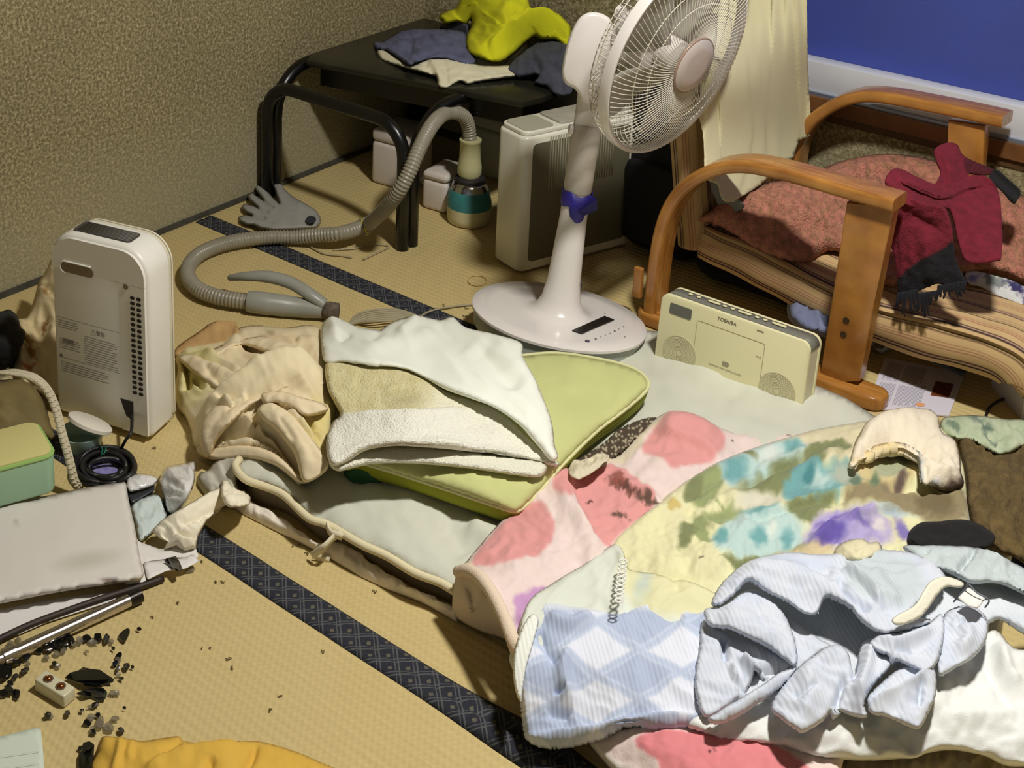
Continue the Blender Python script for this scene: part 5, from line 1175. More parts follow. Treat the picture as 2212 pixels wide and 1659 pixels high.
# ------------------------------------------------------------------ floral blanket
FL = mat('floral_fleece', (220, 214, 170), .95, attr=True, bump=.3, bscale=240, bdist=.002, sheen=.2)
ol, ol2, te, lb_, vi, be, br = (122, 128, 84), (146, 156, 104), (108, 160, 160), (180, 204, 198), (122, 108, 170), (204, 186, 148), (118, 98, 70)
fcol = paint(lambda x, y: fleece((224, 220, 172), (212, 206, 166), 8, 60)(x, y), [
    ('p', [(1720, 930), (1800, 925), (1900, 900), (2010, 900), (1980, 960), (1850, 1010), (1740, 1000)], (214, 204, 168), 14),
    ('p', [(1545, 1002), (1610, 966), (1700, 950), (1740, 958), (1735, 990), (1690, 1010), (1640, 1040), (1590, 1060), (1555, 1040)], lb_, 16), ('e', 1588, 1020, 26, 24, 0, te, 20), ('e', 1715, 965, 18, 12, 0, te, 14), ('e', 1660, 985, 26, 16, -20, (206, 214, 206), 16), ('e', 1616, 985, 22, 9, 30, ol, 8),
    ('e', 1520, 1055, 36, 46, 40, ol2, 10), ('e', 1498, 1062, 18, 30, 20, ol, 10), ('e', 1662, 1048, 66, 22, -14, ol, 16), ('e', 1700, 1010, 44, 18, -20, ol, 12), ('p', [(1735, 1000), (1750, 964), (1800, 956), (1838, 962), (1825, 985), (1790, 1000), (1760, 1030)], ol, 8), ('e', 1800, 990, 22, 14, 0, (196, 190, 150), 10),
    ('p', [(1690, 1062), (1715, 1006), (1760, 1000), (1790, 1016), (1830, 1000), (1850, 1040), (1800, 1070), (1740, 1080), (1700, 1084)], te, 12), ('e', 1770, 1040, 30, 18, 0, lb_, 14), ('e', 1745, 1030, 10, 16, 20, (70, 126, 130), 8), ('e', 1830, 1030, 34, 24, 0, (168, 176, 160), 14),
    ('l', [(1545, 1090), (1575, 1110), (1620, 1130)], 5, ol2), ('e', 1590, 1112, 15, 26, -50, ol2, 6), ('e', 1552, 1118, 34, 14, 0, ol2, 6), ('e', 1500, 1142, 34, 14, -8, ol, 8), ('e', 1480, 1165, 12, 28, 20, ol, 8), ('e', 1520, 1160, 24, 10, 30, ol2, 6), ('e', 1510, 1128, 12, 22, -40, ol2, 6),
    ('e', 1640, 1085, 50, 20, -6, (208, 204, 182), 12), ('p', [(1700, 1090), (1760, 1075), (1800, 1066), (1790, 1090), (1750, 1130), (1720, 1120)], ol, 10),
    ('p', [(1540, 1170), (1570, 1130), (1620, 1106), (1690, 1100), (1730, 1130), (1740, 1170), (1700, 1196), (1620, 1206), (1560, 1196)], lb_, 18), ('e', 1640, 1162, 18, 16, 0, te, 12), ('e', 1556, 1166, 16, 18, 0, te, 12), ('e', 1640, 1106, 30, 8, -10, te, 8), ('e', 1700, 1160, 12, 22, 10, te, 12), ('e', 1668, 1140, 10, 22, 0, (210, 218, 208), 10),
    ('p', [(1560, 1204), (1640, 1200), (1740, 1176), (1770, 1180), (1700, 1200), (1620, 1216), (1580, 1218)], ol, 8),
    ('p', [(1740, 1170), (1752, 1130), (1790, 1104), (1850, 1096), (1900, 1110), (1930, 1150), (1920, 1172), (1860, 1176), (1800, 1190), (1750, 1182)], (170, 158, 200), 14), ('e', 1790, 1160, 42, 24, -20, (96, 80, 158), 16), ('e', 1850, 1130, 40, 8, 10, vi, 8), ('e', 1800, 1122, 34, 6, -20, (110, 94, 166), 6), ('e', 1930, 1108, 40, 10, 14, (180, 196, 200), 10), ('e', 1950, 1150, 30, 10, 60, vi, 8), ('e', 1900, 1140, 14, 26, -40, (206, 198, 196), 10),
    ('p', [(1860, 1040), (1920, 1040), (1980, 1060), (2080, 1060), (2090, 1120), (2030, 1140), (1960, 1110), (1880, 1090), (1820, 1080)], (142, 128, 92), 16), ('e', 2020, 1090, 44, 26, 20, (112, 98, 66), 14), ('p', [(1850, 1000), (1880, 976), (1940, 960), (1980, 1000), (1960, 1040), (1900, 1050), (1862, 1036)], (206, 188, 136), 14), ('e', 1926, 1006, 44, 22, -10, (164, 168, 136), 12), ('e', 1848, 1040, 14, 12, 0, (96, 116, 92), 8), ('e', 1890, 1038, 10, 16, 0, (96, 116, 84), 8), ('e', 1946, 1036, 10, 22, 20, (96, 80, 70), 8),
    ('p', [(1680, 1190), (1780, 1180), (1790, 1200), (1700, 1216)], be, 10)], 7, 26)
fcol = stains(fcol, [(1455, 1100, 16, 12, 0, (200, 178, 110)), (1510, 1222, 5, 3, 0, (96, 90, 70))])
o = cloth('floral_blanket', [(1324, 1168), (1360, 1138), (1403, 1106), (1479, 1044), (1548, 1004), (1629, 972), (1719, 941), (1780, 924), (1880, 908), (1960, 900), (2040, 930), (2080, 1000), (2088, 1050), (2095, 1110), (2090, 1160), (1990, 1200), (1900, 1260), (1700, 1320), (1500, 1380), (1380, 1370), (1330, 1330), (1310, 1250), (1316, 1200)],
          [(1324, 1168, .112), (1479, 1044, .115), (1629, 972, .112), (1780, 924, .11), (1960, 900, .10), (2080, 1000, .10), (2095, 1110, .12), (1990, 1200, .13), (1900, 1260, .13), (1700, 1320, .12), (1500, 1380, .105), (1310, 1250, .105), (1550, 1150, .135), (1750, 1060, .145), (1850, 1120, .15)],
          FL, step=4.5, thick=.008, edge=(12, .014), col=fcol,
          folds=[('s', [(1580, 1062), (1640, 1032), (1700, 1004), (1760, 976)], 34, -.024), ('r', [(1560, 1084), (1640, 1050), (1740, 1010), (1840, 985)], 20, .018), ('s', [(1600, 1128), (1680, 1108), (1760, 1082), (1850, 1060)], 34, -.026), ('r', [(1590, 1150), (1700, 1112), (1800, 1084)], 22, .018), ('s', [(1740, 1190), (1770, 1150), (1810, 1128), (1880, 1110)], 26, .018), ('r', [(1330, 1180), (1420, 1110), (1550, 1020), (1700, 960)], 16, .008),
                 ('v', [(1560, 1230), (1640, 1214), (1740, 1196)], 14, .012), ('s', [(1950, 1110), (1890, 1112), (1830, 1132)], 20, .014), ('v', [(1900, 1060), (1960, 1050), (2060, 1055)], 12, .016), ('r', [(1400, 1240), (1480, 1230), (1560, 1200)], 30, .010)],
          noise=[('r', .004, 60, -20, 1.8, 9), ('f', .0025, 24, 0, 1, 2)])
tag(o, 'cream blanket printed with teal, olive and violet flowers', 'blanket')
o = cloth('cream_roll', [(1832, 1010), (1838, 985), (1850, 950), (1880, 915), (1930, 892), (2000, 884), (2026, 900), (2034, 932), (2062, 950), (2074, 985), (2076, 1020), (2082, 1046), (2060, 1064), (2030, 1062), (2012, 1050), (1990, 1040), (1984, 1010), (1978, 985), (1945, 966), (1900, 968), (1870, 985), (1848, 1010)],
          [(1832, 1010, .165), (1880, 915, .14), (2000, 884, .12), (2034, 932, .14), (2076, 1010, .15), (2060, 1060, .13), (1985, 1010, .165), (1945, 966, .165), (1870, 985, .17)], mat('cream_fleece', (228, 216, 192), 1.0, attr=True, bump=.4, bscale=200, bdist=.003), step=4.5, thick=.010, edge=(16, .02),
          folds=[('v', [(1850, 990), (1890, 955), (1950, 946), (2000, 970), (2040, 1000)], 12, .024), ('r', [(1860, 950), (1920, 912), (1990, 908)], 22, .016), ('r', [(2000, 990), (2030, 1020), (2060, 1030)], 16, .014), ('v', [(1998, 1000), (2002, 1045)], 6, .012), ('v', [(2036, 960), (2060, 985), (2070, 1010)], 6, .008)], noise=[('f', .004, 34, 0, 1, 3)],
          col=paint((230, 218, 194), [('e', 1900, 975, 50, 14, -20, (226, 204, 150), 14), ('p', [(1985, 1052), (2010, 1046), (2040, 1052), (2082, 1030), (2086, 1060), (2050, 1078), (2000, 1072)], (86, 70, 58), 12), ('e', 1985, 1010, 8, 26, -10, (160, 174, 184), 10), ('e', 2010, 1045, 18, 8, 0, (200, 206, 210), 8)], 5, 16))
tag(o, 'thick cream coloured blanket edge rolled up at the top of the floral blanket', 'blanket')
o = cloth('brown_blanket', [(2070, 950), (2100, 944), (2160, 960), (2240, 955), (2260, 1100), (2250, 1240), (2200, 1210), (2150, 1190), (2110, 1150), (2090, 1100), (2086, 1040), (2078, 990)], [(2070, 950, .10), (2240, 955, .08), (2250, 1240, .12), (2150, 1190, .13), (2090, 1100, .13), (2160, 1050, .13)], mat('brown_shag', (108, 88, 52), 1.0, attr=True, bump=.8, bscale=160, bdist=.005, var=.4, vscale=50), step=6, thick=.008, edge=(14, .02), noise=[('r', .007, 34, 70, 2, 3)], col=fleece((112, 92, 52), (90, 72, 40), 5, 20))
tag(o, 'brown plush blanket at the right edge beside the cream roll', 'blanket')
o = cloth('green_print_cloth', [(2030, 930), (2036, 905), (2060, 900), (2110, 898), (2170, 905), (2250, 915), (2260, 975), (2210, 968), (2160, 985), (2110, 960), (2075, 950), (2050, 946)], [(2030, 930, .09), (2110, 898, .07), (2250, 915, .06), (2260, 975, .09), (2160, 985, .13), (2075, 950, .11)], mat('green_print', (180, 190, 160), .95, attr=True, bump=.3), step=5, thick=.006, edge=(12, .02), noise=[('r', .005, 30, 40, 2, 3)],
          col=paint(lambda x, y: fleece((190, 198, 166), (160, 178, 142), 3, 26)(x, y), [('l', [(2100, 906), (2120, 916), (2126, 940), (2150, 970)], 6, (110, 126, 110)), ('l', [(2048, 912), (2060, 918), (2070, 930)], 9, (120, 140, 118)), ('e', 2134, 930, 9, 7, 0, (98, 120, 104), 5), ('e', 2110, 908, 16, 7, 20, (126, 140, 124), 6)], 5, 12))
tag(o, 'pale green printed cloth behind the brown plush blanket', 'cloth')
o = cloth('black_cloth', [(1960, 1160), (1985, 1130), (2030, 1126), (2080, 1122), (2120, 1135), (2150, 1160), (2130, 1185), (2060, 1190), (1990, 1185)], [(1960, 1160, .155), (2080, 1122, .155), (2150, 1160, .155), (2060, 1190, .16)], mat('black_cotton', (22, 20, 20), 1), step=6, thick=.004, edge=(8, .01), noise=[('f', .004, 20, 0, 1, 3)])
tag(o, 'black cloth showing between the brown blanket and the blue pyjamas', 'cloth')

# ------------------------------------------------------------------ pale sheet, white quilt, pink blanket end, blue pyjamas
o = cloth('pale_sheet', [(1100, 1420), (1115, 1380), (1128, 1330), (1150, 1290), (1200, 1256), (1260, 1220), (1324, 1176), (1345, 1190), (1360, 1230), (1420, 1240), (1500, 1260), (1560, 1300), (1500, 1360), (1360, 1400), (1200, 1420), (1160, 1460), (1150, 1520), (1128, 1500), (1108, 1450)], [(1115, 1400, .104), (1128, 1330, .126), (1200, 1256, .124), (1324, 1176, .122), (1360, 1230, .13), (1500, 1260, .135), (1500, 1360, .12), (1200, 1420, .09), (1120, 1490, .055)], COT('sheet_pale', (218, 222, 208), attr=True), step=6, thick=.003, edge=(8, .008), noise=[('r', .004, 60, -30, 2, 3)],
          col=paint((216, 220, 206), [('p', [(1360, 1190), (1440, 1210), (1560, 1260), (1560, 1320), (1400, 1330), (1345, 1260)], (220, 216, 172), 30), ('e', 1390, 1260, 14, 40, 20, (196, 206, 190), 20)], 8, 30), folds=[('r', [(1335, 1185), (1346, 1220), (1342, 1280), (1334, 1320)], 6, .007), ('v', [(1400, 1200), (1450, 1240), (1470, 1290)], 10, .006)])
tag(o, 'pale sheet with a lace seam between pink blanket and blue pyjamas', 'sheet')
lcm = MB()
for k in range(10): 
    p = U(1346 - 1.1 * k, 1212 + 9.5 * k, .156); lcm.add(*tube([p + CR * .0055 * math.cos(a) + CF * .004 * math.sin(a) for a in np.linspace(0, 6.28, 11)[:-1]], .0014, 5, closed=True))
o2 = link('lace_seam', lcm.mesh(), COT('lace_white', (232, 232, 220)), o)
QT = COT('quilt_white', (230, 231, 226))
o = cloth('white_quilt', [(1480, 1560), (1560, 1500), (1700, 1440), (1900, 1380), (2080, 1380), (2150, 1360), (2190, 1400), (2260, 1420), (2300, 1560), (2260, 1640), (2180, 1655), (2120, 1630), (2040, 1622), (1930, 1640), (1800, 1640), (1700, 1620), (1600, 1600), (1520, 1590)], [(1480, 1560, .098), (1700, 1440, .112), (2080, 1380, .140), (2300, 1560, .125), (2180, 1655, .100), (1930, 1640, .098), (1700, 1620, .094), (1520, 1590, .094), (1800, 1550, .122), (1620, 1565, .106), (2050, 1520, .140)], QT, step=7, thick=.006, edge=(18, .022), noise=[('f', .008, 90, 0, 1, 3), ('f', .003, 40, 0, 1, 5)],
          folds=[('v', [(1560, 1570), (1600, 1610)], 20, .012), ('v', [(1900, 1560), (1960, 1600), (2000, 1620)], 24, .010), ('r', [(2150, 1390), (2180, 1450), (2212, 1480)], 14, .012), ('v', [(2130, 1420), (2160, 1480), (2200, 1520)], 16, .012)])
tag(o, 'puffy plain white quilt below the blue pyjamas at the lower right', 'quilt')
pk2 = paint(lambda x, y: fleece(pl0, (222, 204, 192), 5, 50)(x, y), [('p', [(1370, 1600), (1420, 1575), (1520, 1580), (1700, 1620), (1740, 1700), (1460, 1700), (1420, 1650)], (216, 128, 132), 8), ('p', [(1280, 1600), (1330, 1640), (1400, 1700), (1340, 1700), (1290, 1640)], (216, 208, 196), 5)], 4, 40)
o = cloth('pink_blanket', [(1270, 1592), (1340, 1570), (1500, 1550), (1700, 1560), (1820, 1600), (1800, 1700), (1750, 1740), (1420, 1740), (1350, 1690), (1300, 1640)], [(1270, 1592, .035), (1400, 1580, .080), (1500, 1550, .084), (1820, 1600, .086), (1750, 1740, .080), (1350, 1690, .035), (1500, 1640, .088)], PK, step=6, thick=.008, edge=(14, .014), col=stains(pk2, [(1537, 1622, 6, 4, 20, (60, 30, 36))]), noise=[('f', .004, 50, 0, 1, 3)])
tag(o, 'pink blanket end with coral patch at the bottom edge below the white quilt', 'blanket')
o = cloth('tan_cloth', [(1740, 1625), (1820, 1632), (1960, 1624), (2060, 1612), (2160, 1630), (2260, 1640), (2260, 1740), (1760, 1740)], [(1740, 1625, .03), (2260, 1640, .05), (2000, 1740, .04), (1900, 1640, .055)], COT('tan_cotton', (196, 178, 140), attr=True), step=7, thick=.005, edge=(10, .01), noise=[('r', .005, 30, 80, 2, 3)], col=paint((200, 182, 146), [('e', 1790, 1650, 40, 16, 0, (110, 96, 78), 10), ('e', 2150, 1650, 40, 10, 10, (206, 186, 120), 10)], 6, 12))
tag(o, 'tan cloth edge under the white quilt at the bottom of the photo', 'cloth')

def diamonds(x, y):
    b1, b2, b3 = np.array((220, 223, 234.)), np.array((170, 182, 208.)), np.array((190, 200, 220.))
    base = fleece((214, 219, 224), (198, 206, 216), 6, 60)(x, y)
    # argyle lattice
    xx = x + 7 * fbm(x / 90, y / 90, 8, 2); yy = y + 5 * fbm(x / 90 + 5, y / 90, 9, 2)
    dx, dy = (xx - 1289) / 185, (yy - 1404 - (xx - 1289) * -.01) / 113
    u, v = dx + dy, dx - dy; ru, rv = np.round(u), np.round(v); m_ = np.maximum(np.abs(u - ru), np.abs(v - rv)); ev = (ru + rv) % 2 < .5
    kk = np.clip((.41 - m_) / .03 + .5, 0, 1)[:, None]
    c = np.where(ev[:, None], b1[None], b2[None]) * kk + b3 * (1 - kk)
    ln = np.clip((.035 - np.abs(m_ - .5)) / .02 + .5, 0, 1)[:, None] * .5; c = c * (1 - ln) + b2 * ln
    k = np.clip((1585 - x + (y - 1400) * .3) / 40, 0, 1)[:, None] * np.clip((y - 1312) / 14, 0, 1)[:, None] * .9
    return base * (1 - k) + c * k
JM = mat('blue_jersey', (200, 208, 224), .95, attr=True, bump=.35, bscale=300, bdist=.002, sheen=.15)
def wave_ribs(m):
    N = m.node_tree.nodes; L = m.node_tree.links; tc = N.new('ShaderNodeTexCoord'); w = N.new('ShaderNodeTexWave'); w.inputs['Scale'].default_value = 52; w.inputs['Distortion'].default_value = .2
    mp = N.new('ShaderNodeMapping'); mp.inputs['Rotation'].default_value = (0, 0, math.radians(-46)); L.new(tc.outputs['Object'], mp.inputs[0]); L.new(mp.outputs[0], w.inputs['Vector'])
    bp = N.new('ShaderNodeBump'); bp.inputs['Strength'].default_value = .38; bp.inputs['Distance'].default_value = .0012; L.new(w.outputs['Fac'], bp.inputs['Height']); L.new(bp.outputs[0], N['Principled BSDF'].inputs['Normal'])
wave_ribs(JM)
PJ_PTS = [(1128, 1560, .055), (1116, 1440, .098), (1172, 1296, .128), (1350, 1318, .122), (1516, 1314, .128), (1610, 1222, .135), (1780, 1200, .140), (1960, 1190, .145), (2250, 1260, .150), (2250, 1380, .155), (2060, 1440, .145), (1985, 1570, .122), (1800, 1538, .118), (1640, 1510, .112), (1440, 1584, .085), (1165, 1616, .040), (1250, 1450, .105), (1400, 1420, .120), (1600, 1400, .125), (1800, 1350, .135), (1950, 1330, .145)]
pj = cloth('blue_pyjamas', [(1128, 1560), (1122, 1500), (1118, 1440), (1130, 1390), (1144, 1340), (1172, 1296), (1220, 1304), (1300, 1316), (1350, 1318), (1385, 1300), (1402, 1290), (1430, 1312), (1516, 1314), (1530, 1290), (1570, 1250), (1610, 1222), (1700, 1192), (1780, 1200), (1850, 1190), (1905, 1186), (1960, 1190), (2040, 1215), (2100, 1250), (2150, 1260), (2250, 1250), (2260, 1380), (2210, 1370), (2150, 1340), (2100, 1400), (2060, 1440), (2024, 1470), (2016, 1530), (1990, 1556), (1960, 1560), (1900, 1540), (1870, 1540), (1800, 1530), (1770, 1550), (1720, 1562), (1690, 1540), (1650, 1520), (1600, 1540), (1520, 1566), (1440, 1584), (1360, 1580), (1300, 1600), (1220, 1618), (1165, 1616), (1136, 1598)],
           PJ_PTS, JM, step=4, thick=.006, edge=(16, .020), col=diamonds, jag=3,
           folds=[('v', [(1166, 1360), (1178, 1395), (1206, 1440)], 9, .012), ('r', [(1180, 1330), (1230, 1355), (1280, 1335)], 14, .014), ('v', [(1196, 1490), (1222, 1496)], 6, .016), ('v', [(1180, 1530), (1235, 1545)], 14, .014), ('r', [(1150, 1600), (1250, 1590), (1400, 1562), (1540, 1548)], 12, .012), ('v', [(1400, 1300), (1440, 1330), (1480, 1330)], 8, .008), ('r', [(1230, 1400), (1215, 1460), (1230, 1520)], 14, .012)],
           noise=[('r', .003, 90, 60, 1.6, 21)])
tag(pj, 'crumpled pale blue pyjamas with a diamond pattern on top of the bedding', 'pyjamas')
jc = fleece((208, 213, 222), (192, 200, 216), 6, 50)
def pjf(name, poly, dz, folds=(), noise=(('r', .003, 50, 20, 2.4, 5),), edge=(8, .011), jag=2.5, col=None):
    zf = field(PJ_PTS); zz = [(p[0], p[1], float(zf(np.array([p[0]]), np.array([p[1]]))[0]) + .78 * (dz[k % len(dz)] if hasattr(dz, '__len__') else dz)) for k, p in enumerate(poly)]
    return cloth(name, poly, zz, JM, pj, step=4, thick=.005, edge=edge, jag=jag, folds=folds, noise=noise, col=col or jc)
pjf('lower_fold', [(1520, 1340), (1575, 1365), (1650, 1392), (1716, 1438), (1640, 1455), (1606, 1500), (1560, 1536), (1520, 1550), (1500, 1480), (1510, 1400)], .018, [('v', [(1562, 1370), (1568, 1430)], 6, .02), ('r', [(1600, 1430), (1640, 1470)], 8, .02), ('v', [(1590, 1470), (1606, 1500)], 6, .024), ('v', [(1640, 1445), (1700, 1440)], 7, .02), ('r', [(1580, 1440), (1600, 1500)], 6, .014)])
pjf('middle_fold', [(1700, 1330), (1725, 1345), (1770, 1380), (1796, 1396), (1760, 1420), (1722, 1452), (1714, 1430), (1706, 1380)], .022)
pjf('rolled_hem', [(1530, 1552), (1570, 1536), (1640, 1492), (1700, 1450), (1716, 1440), (1720, 1452), (1690, 1486), (1640, 1520), (1590, 1552), (1545, 1566)], .036, [('r', [(1540, 1555), (1620, 1510), (1710, 1448)], 10, .008)], edge=(9, .014))
pjf('flap', [(1524, 1316), (1560, 1312), (1596, 1284), (1624, 1274), (1650, 1282), (1684, 1312), (1706, 1350), (1722, 1412), (1716, 1440), (1690, 1424), (1640, 1394), (1580, 1366), (1536, 1356), (1522, 1336)], (.040, .045, .05), [('r', [(1550, 1330), (1640, 1360), (1700, 1400)], 24, .010), ('v', [(1625, 1290), (1640, 1330), (1660, 1380)], 8, .006)])
pjf('panel', [(1664, 1528), (1690, 1480), (1724, 1446), (1776, 1404), (1808, 1392), (1830, 1408), (1846, 1440), (1862, 1392), (1890, 1378), (1912, 1400), (1926, 1436), (1888, 1480), (1868, 1520), (1874, 1550), (1840, 1548), (1800, 1536), (1776, 1560), (1738, 1584), (1720, 1580), (1690, 1556)], (.030, .034, .04, .044, .05, .05, .04), [('v', [(1800, 1535), (1812, 1500), (1824, 1460)], 6, .020), ('r', [(1740, 1440), (1750, 1500), (1730, 1560)], 22, .012), ('r', [(1880, 1400), (1872, 1450), (1850, 1510)], 14, .016), ('v', [(1850, 1420), (1846, 1470)], 7, .018), ('v', [(1770, 1480), (1740, 1500), (1710, 1506)], 7, .010)])
pjf('side_panel', [(1872, 1508), (1900, 1478), (1940, 1446), (1990, 1424), (2018, 1440), (2022, 1500), (2006, 1540), (1986, 1574), (1960, 1570), (1920, 1552), (1880, 1540)], .046, [('s', [(1880, 1520), (1930, 1500), (1980, 1470), (2010, 1440)], 14, .020), ('v', [(1990, 1470), (1985, 1530)], 6, .012)])
pjf('ridge', [(1876, 1392), (1900, 1372), (1950, 1368), (2000, 1350), (2034, 1326), (2040, 1370), (2026, 1430), (2000, 1452), (1960, 1440), (1926, 1420), (1896, 1410)], .058, [('v', [(1930, 1400), (1970, 1406)], 7, .012), ('r', [(1900, 1385), (1960, 1385), (2020, 1360)], 10, .010), ('v', [(1924, 1410), (1936, 1440)], 5, .014)])
pjf('lobe', [(2030, 1350), (2046, 1322), (2080, 1308), (2110, 1314), (2134, 1340), (2130, 1384), (2104, 1420), (2060, 1446), (2030, 1462), (2022, 1440), (2026, 1400)], .040, [('r', [(2060, 1340), (2090, 1380), (2070, 1420)], 16, .012), ('v', [(2060, 1356), (2100, 1350)], 7, .010)])
pjf('upper_roll', [(1536, 1304), (1556, 1266), (1600, 1226), (1650, 1206), (1700, 1194), (1780, 1198), (1850, 1190), (1905, 1188), (1960, 1192), (2010, 1210), (2036, 1232), (2040, 1262), (1990, 1300), (1966, 1330), (2010, 1338), (1996, 1352), (1950, 1366), (1900, 1370), (1862, 1352), (1836, 1330), (1802, 1312), (1780, 1304), (1764, 1326), (1738, 1326), (1700, 1302), (1660, 1284), (1616, 1268), (1580, 1292), (1552, 1310)],
    (.050, .05, .05, .05, .05, .045, .045, .045, .045, .05, .05, .05, .06, .065, .065, .065, .066, .066, .066, .066, .066, .066, .066, .066, .066, .066, .062, .06, .055),
    [('r', [(1580, 1270), (1650, 1240), (1740, 1260), (1820, 1300), (1900, 1345)], 24, .018), ('s', [(1900, 1330), (1880, 1290), (1850, 1256), (1816, 1236)], 22, .026), ('v', [(1812, 1250), (1826, 1290), (1880, 1334)], 9, .022), ('v', [(1740, 1226), (1800, 1240)], 12, .006), ('r', [(1880, 1240), (1920, 1290), (1940, 1320)], 18, .010)],
    col=paint(lambda x, y: jc(x, y), [('e', 1910, 1250, 90, 60, 20, (190, 200, 204), 20), ('e', 1700, 1220, 80, 12, 0, (196, 204, 222), 10)], 6, 30))
pjf('waistband', [(1150, 1326), (1164, 1340), (1152, 1390), (1138, 1440), (1130, 1486), (1124, 1516), (1112, 1486), (1108, 1430), (1118, 1380), (1134, 1344)], .016, noise=(), edge=(5, .006), jag=0, col=paint((234, 236, 226), []))
eb = cloth('elastic_strap', [(1926, 1340), (1940, 1327), (1974, 1308), (1996, 1274), (2012, 1254), (2042, 1245), (2080, 1258), (2076, 1270), (2046, 1268), (2028, 1282), (2010, 1308), (1990, 1332), (1960, 1347), (1936, 1351)], [(1926, 1340, .218), (1996, 1290, .225), (2042, 1250, .222), (2078, 1264, .212)], COT('elastic_cream', (232, 228, 208), bump=.6, bscale=200), step=4, thick=.003, edge=(4, .003))
tag(eb, 'cream elastic strap lying curled on top of the blue pyjamas', 'strap')
o = cloth('pale_blue_cloth', [(1950, 1185), (1975, 1178), (2060, 1180), (2110, 1184), (2160, 1205), (2230, 1240), (2250, 1300), (2160, 1262), (2100, 1262), (2050, 1240), (1990, 1215)], [(1950, 1185, .165), (2110, 1184, .175), (2230, 1240, .17), (2160, 1262, .185), (1990, 1215, .18)], COT('pale_blue_terry', (190, 200, 200), bump=.6, bscale=300), step=5, thick=.006, edge=(10, .016), folds=[('v', [(2110, 1186), (2085, 1210), (2070, 1240)], 6, .016), ('r', [(2120, 1200), (2180, 1230)], 14, .010)], noise=[('r', .005, 34, 30, 2, 4)])
tag(o, 'pale grey-blue terry cloth above the curled cream strap', 'cloth')
o = cloth('cream_sock', [(1800, 1200), (1806, 1182), (1830, 1168), (1860, 1164), (1880, 1172), (1896, 1170), (1906, 1186), (1890, 1206), (1850, 1216), (1815, 1212)], [(1800, 1200, .165), (1860, 1164, .185), (1906, 1186, .175), (1850, 1190, .195)], COT('cream_soft', (220, 212, 176)), step=5, thick=.004, edge=(12, .02), noise=[('f', .004, 18, 0, 1, 4)])
tag(o, 'small cream cloth ball between violet flower print and blue pyjamas', 'cloth')
lp = MB()
lp.add(*tube(catmull([U(2060, 1300, .185), U(2085, 1272, .21), U(2092, 1262, .22), U(2110, 1280, .215), U(2136, 1296, .21), U(2128, 1312, .19)], 6), .0012, 6))
lp = link('hanger_loop', lp.mesh(), mat('loop_grey', (110, 112, 124), .6)); tag(lp, 'thin grey cord loop standing up from the blue pyjamas', 'loop')
o = cloth('folded_tag', [(2070, 1290), (2092, 1268), (2128, 1292), (2112, 1312), (2092, 1308)], .207, COT('tag_white', (226, 224, 218)), step=5, thick=.002, smooth=False); tag(o, 'small white fabric tag inside the grey cord loop', 'tag')
# ================================================================== left side clutter
# glove
gl_m = mat('glove_grey', (158, 156, 148), .95, var=.15, vscale=30, bump=.4, bscale=500)
o = cloth('glove', [(692, 468), (693, 482), (684, 493), (640, 496), (590, 498), (562, 494), (548, 487), (532, 486), (516, 478), (515, 468), (528, 464), (545, 466), (530, 458), (520, 448), (527, 440), (546, 444), (556, 448), (540, 434), (533, 422), (543, 416), (558, 426), (570, 434), (556, 416), (548, 404), (558, 396), (572, 406), (590, 428), (604, 440), (594, 414), (582, 392), (586, 381), (598, 380), (608, 388), (614, 408), (632, 424), (656, 438), (682, 454)],
          [(692, 478, .024), (600, 480, .032), (540, 470, .022), (560, 410, .03), (595, 385, .03)], gl_m, step=3.2, thick=.006, edge=(9, .016), smooth=False,
          folds=[('v', [(545, 466), (575, 470)], 3, .01), ('v', [(556, 448), (582, 456)], 3, .01), ('v', [(570, 434), (592, 448)], 3, .01), ('r', [(640, 440), (680, 462)], 6, .006)])
tag(o, 'grey work glove lying spread on the mat beside the table leg', 'glove')
link('cuff_opening', MB().add([U(672 + 11 * math.cos(a), 474 + 8 * math.sin(a), .036) for a in np.linspace(0, 6.28, 17)[:-1]], [tuple(range(16))]).mesh(), mat('glove_dark', (42, 42, 50), 1), o)
# cords on the mat
cord('loose_cord', [(672, 534, .004), (700, 548, .004), (735, 552, .004), (760, 556, .004)], .0022, CC, 'thin beige cord end pointing right on the mat below the hose')
cord('loose_cord', [(785, 560, .004), (810, 548, .004), (840, 532, .004), (800, 528, .004), (770, 536, .004), (720, 540, .004)], .0022, CC, 'thin beige cord looping left under the hose by the table leg')
rb = link('rubber_band', MB().add(*tube([U(1031 + 20 * math.cos(a), 606 + 11 * math.sin(a), .0025) for a in np.linspace(0, 2 * math.pi, 33)[:-1]], .0012, 6, closed=True)).mesh(), mat('rubber_tan', (196, 172, 104), .6)); tag(rb, 'tan rubber band on the mat to the left of the fan base', 'rubber band')
cb = MB()
for k in range(7):
    cb.add(*tube(resample([tuple(q) for q in catmull([U(752 + 3 * k, 704 - k, .004), U(778 + 6 * k, 676 + 3 * k, .008 + .002 * k), U(850 + 5 * k, 668 + 4 * k, .012), U(905 + 3 * k, 684 + 3 * k, .008), U(930 - 4 * k, 700, .005)], 8)], .008), .0026, 7))
cb.add(*tube(catmull([U(895, 692, .006), U(930, 672, .006), U(980, 662, .005), U(1020, 658, .004)], 6), .0022, 6))
cb = link('cord_bundle', cb.mesh(), mat('cord_tan', (158, 148, 118), .6)); tag(cb, 'bundled beige power cord behind the gauze towel', 'cord')

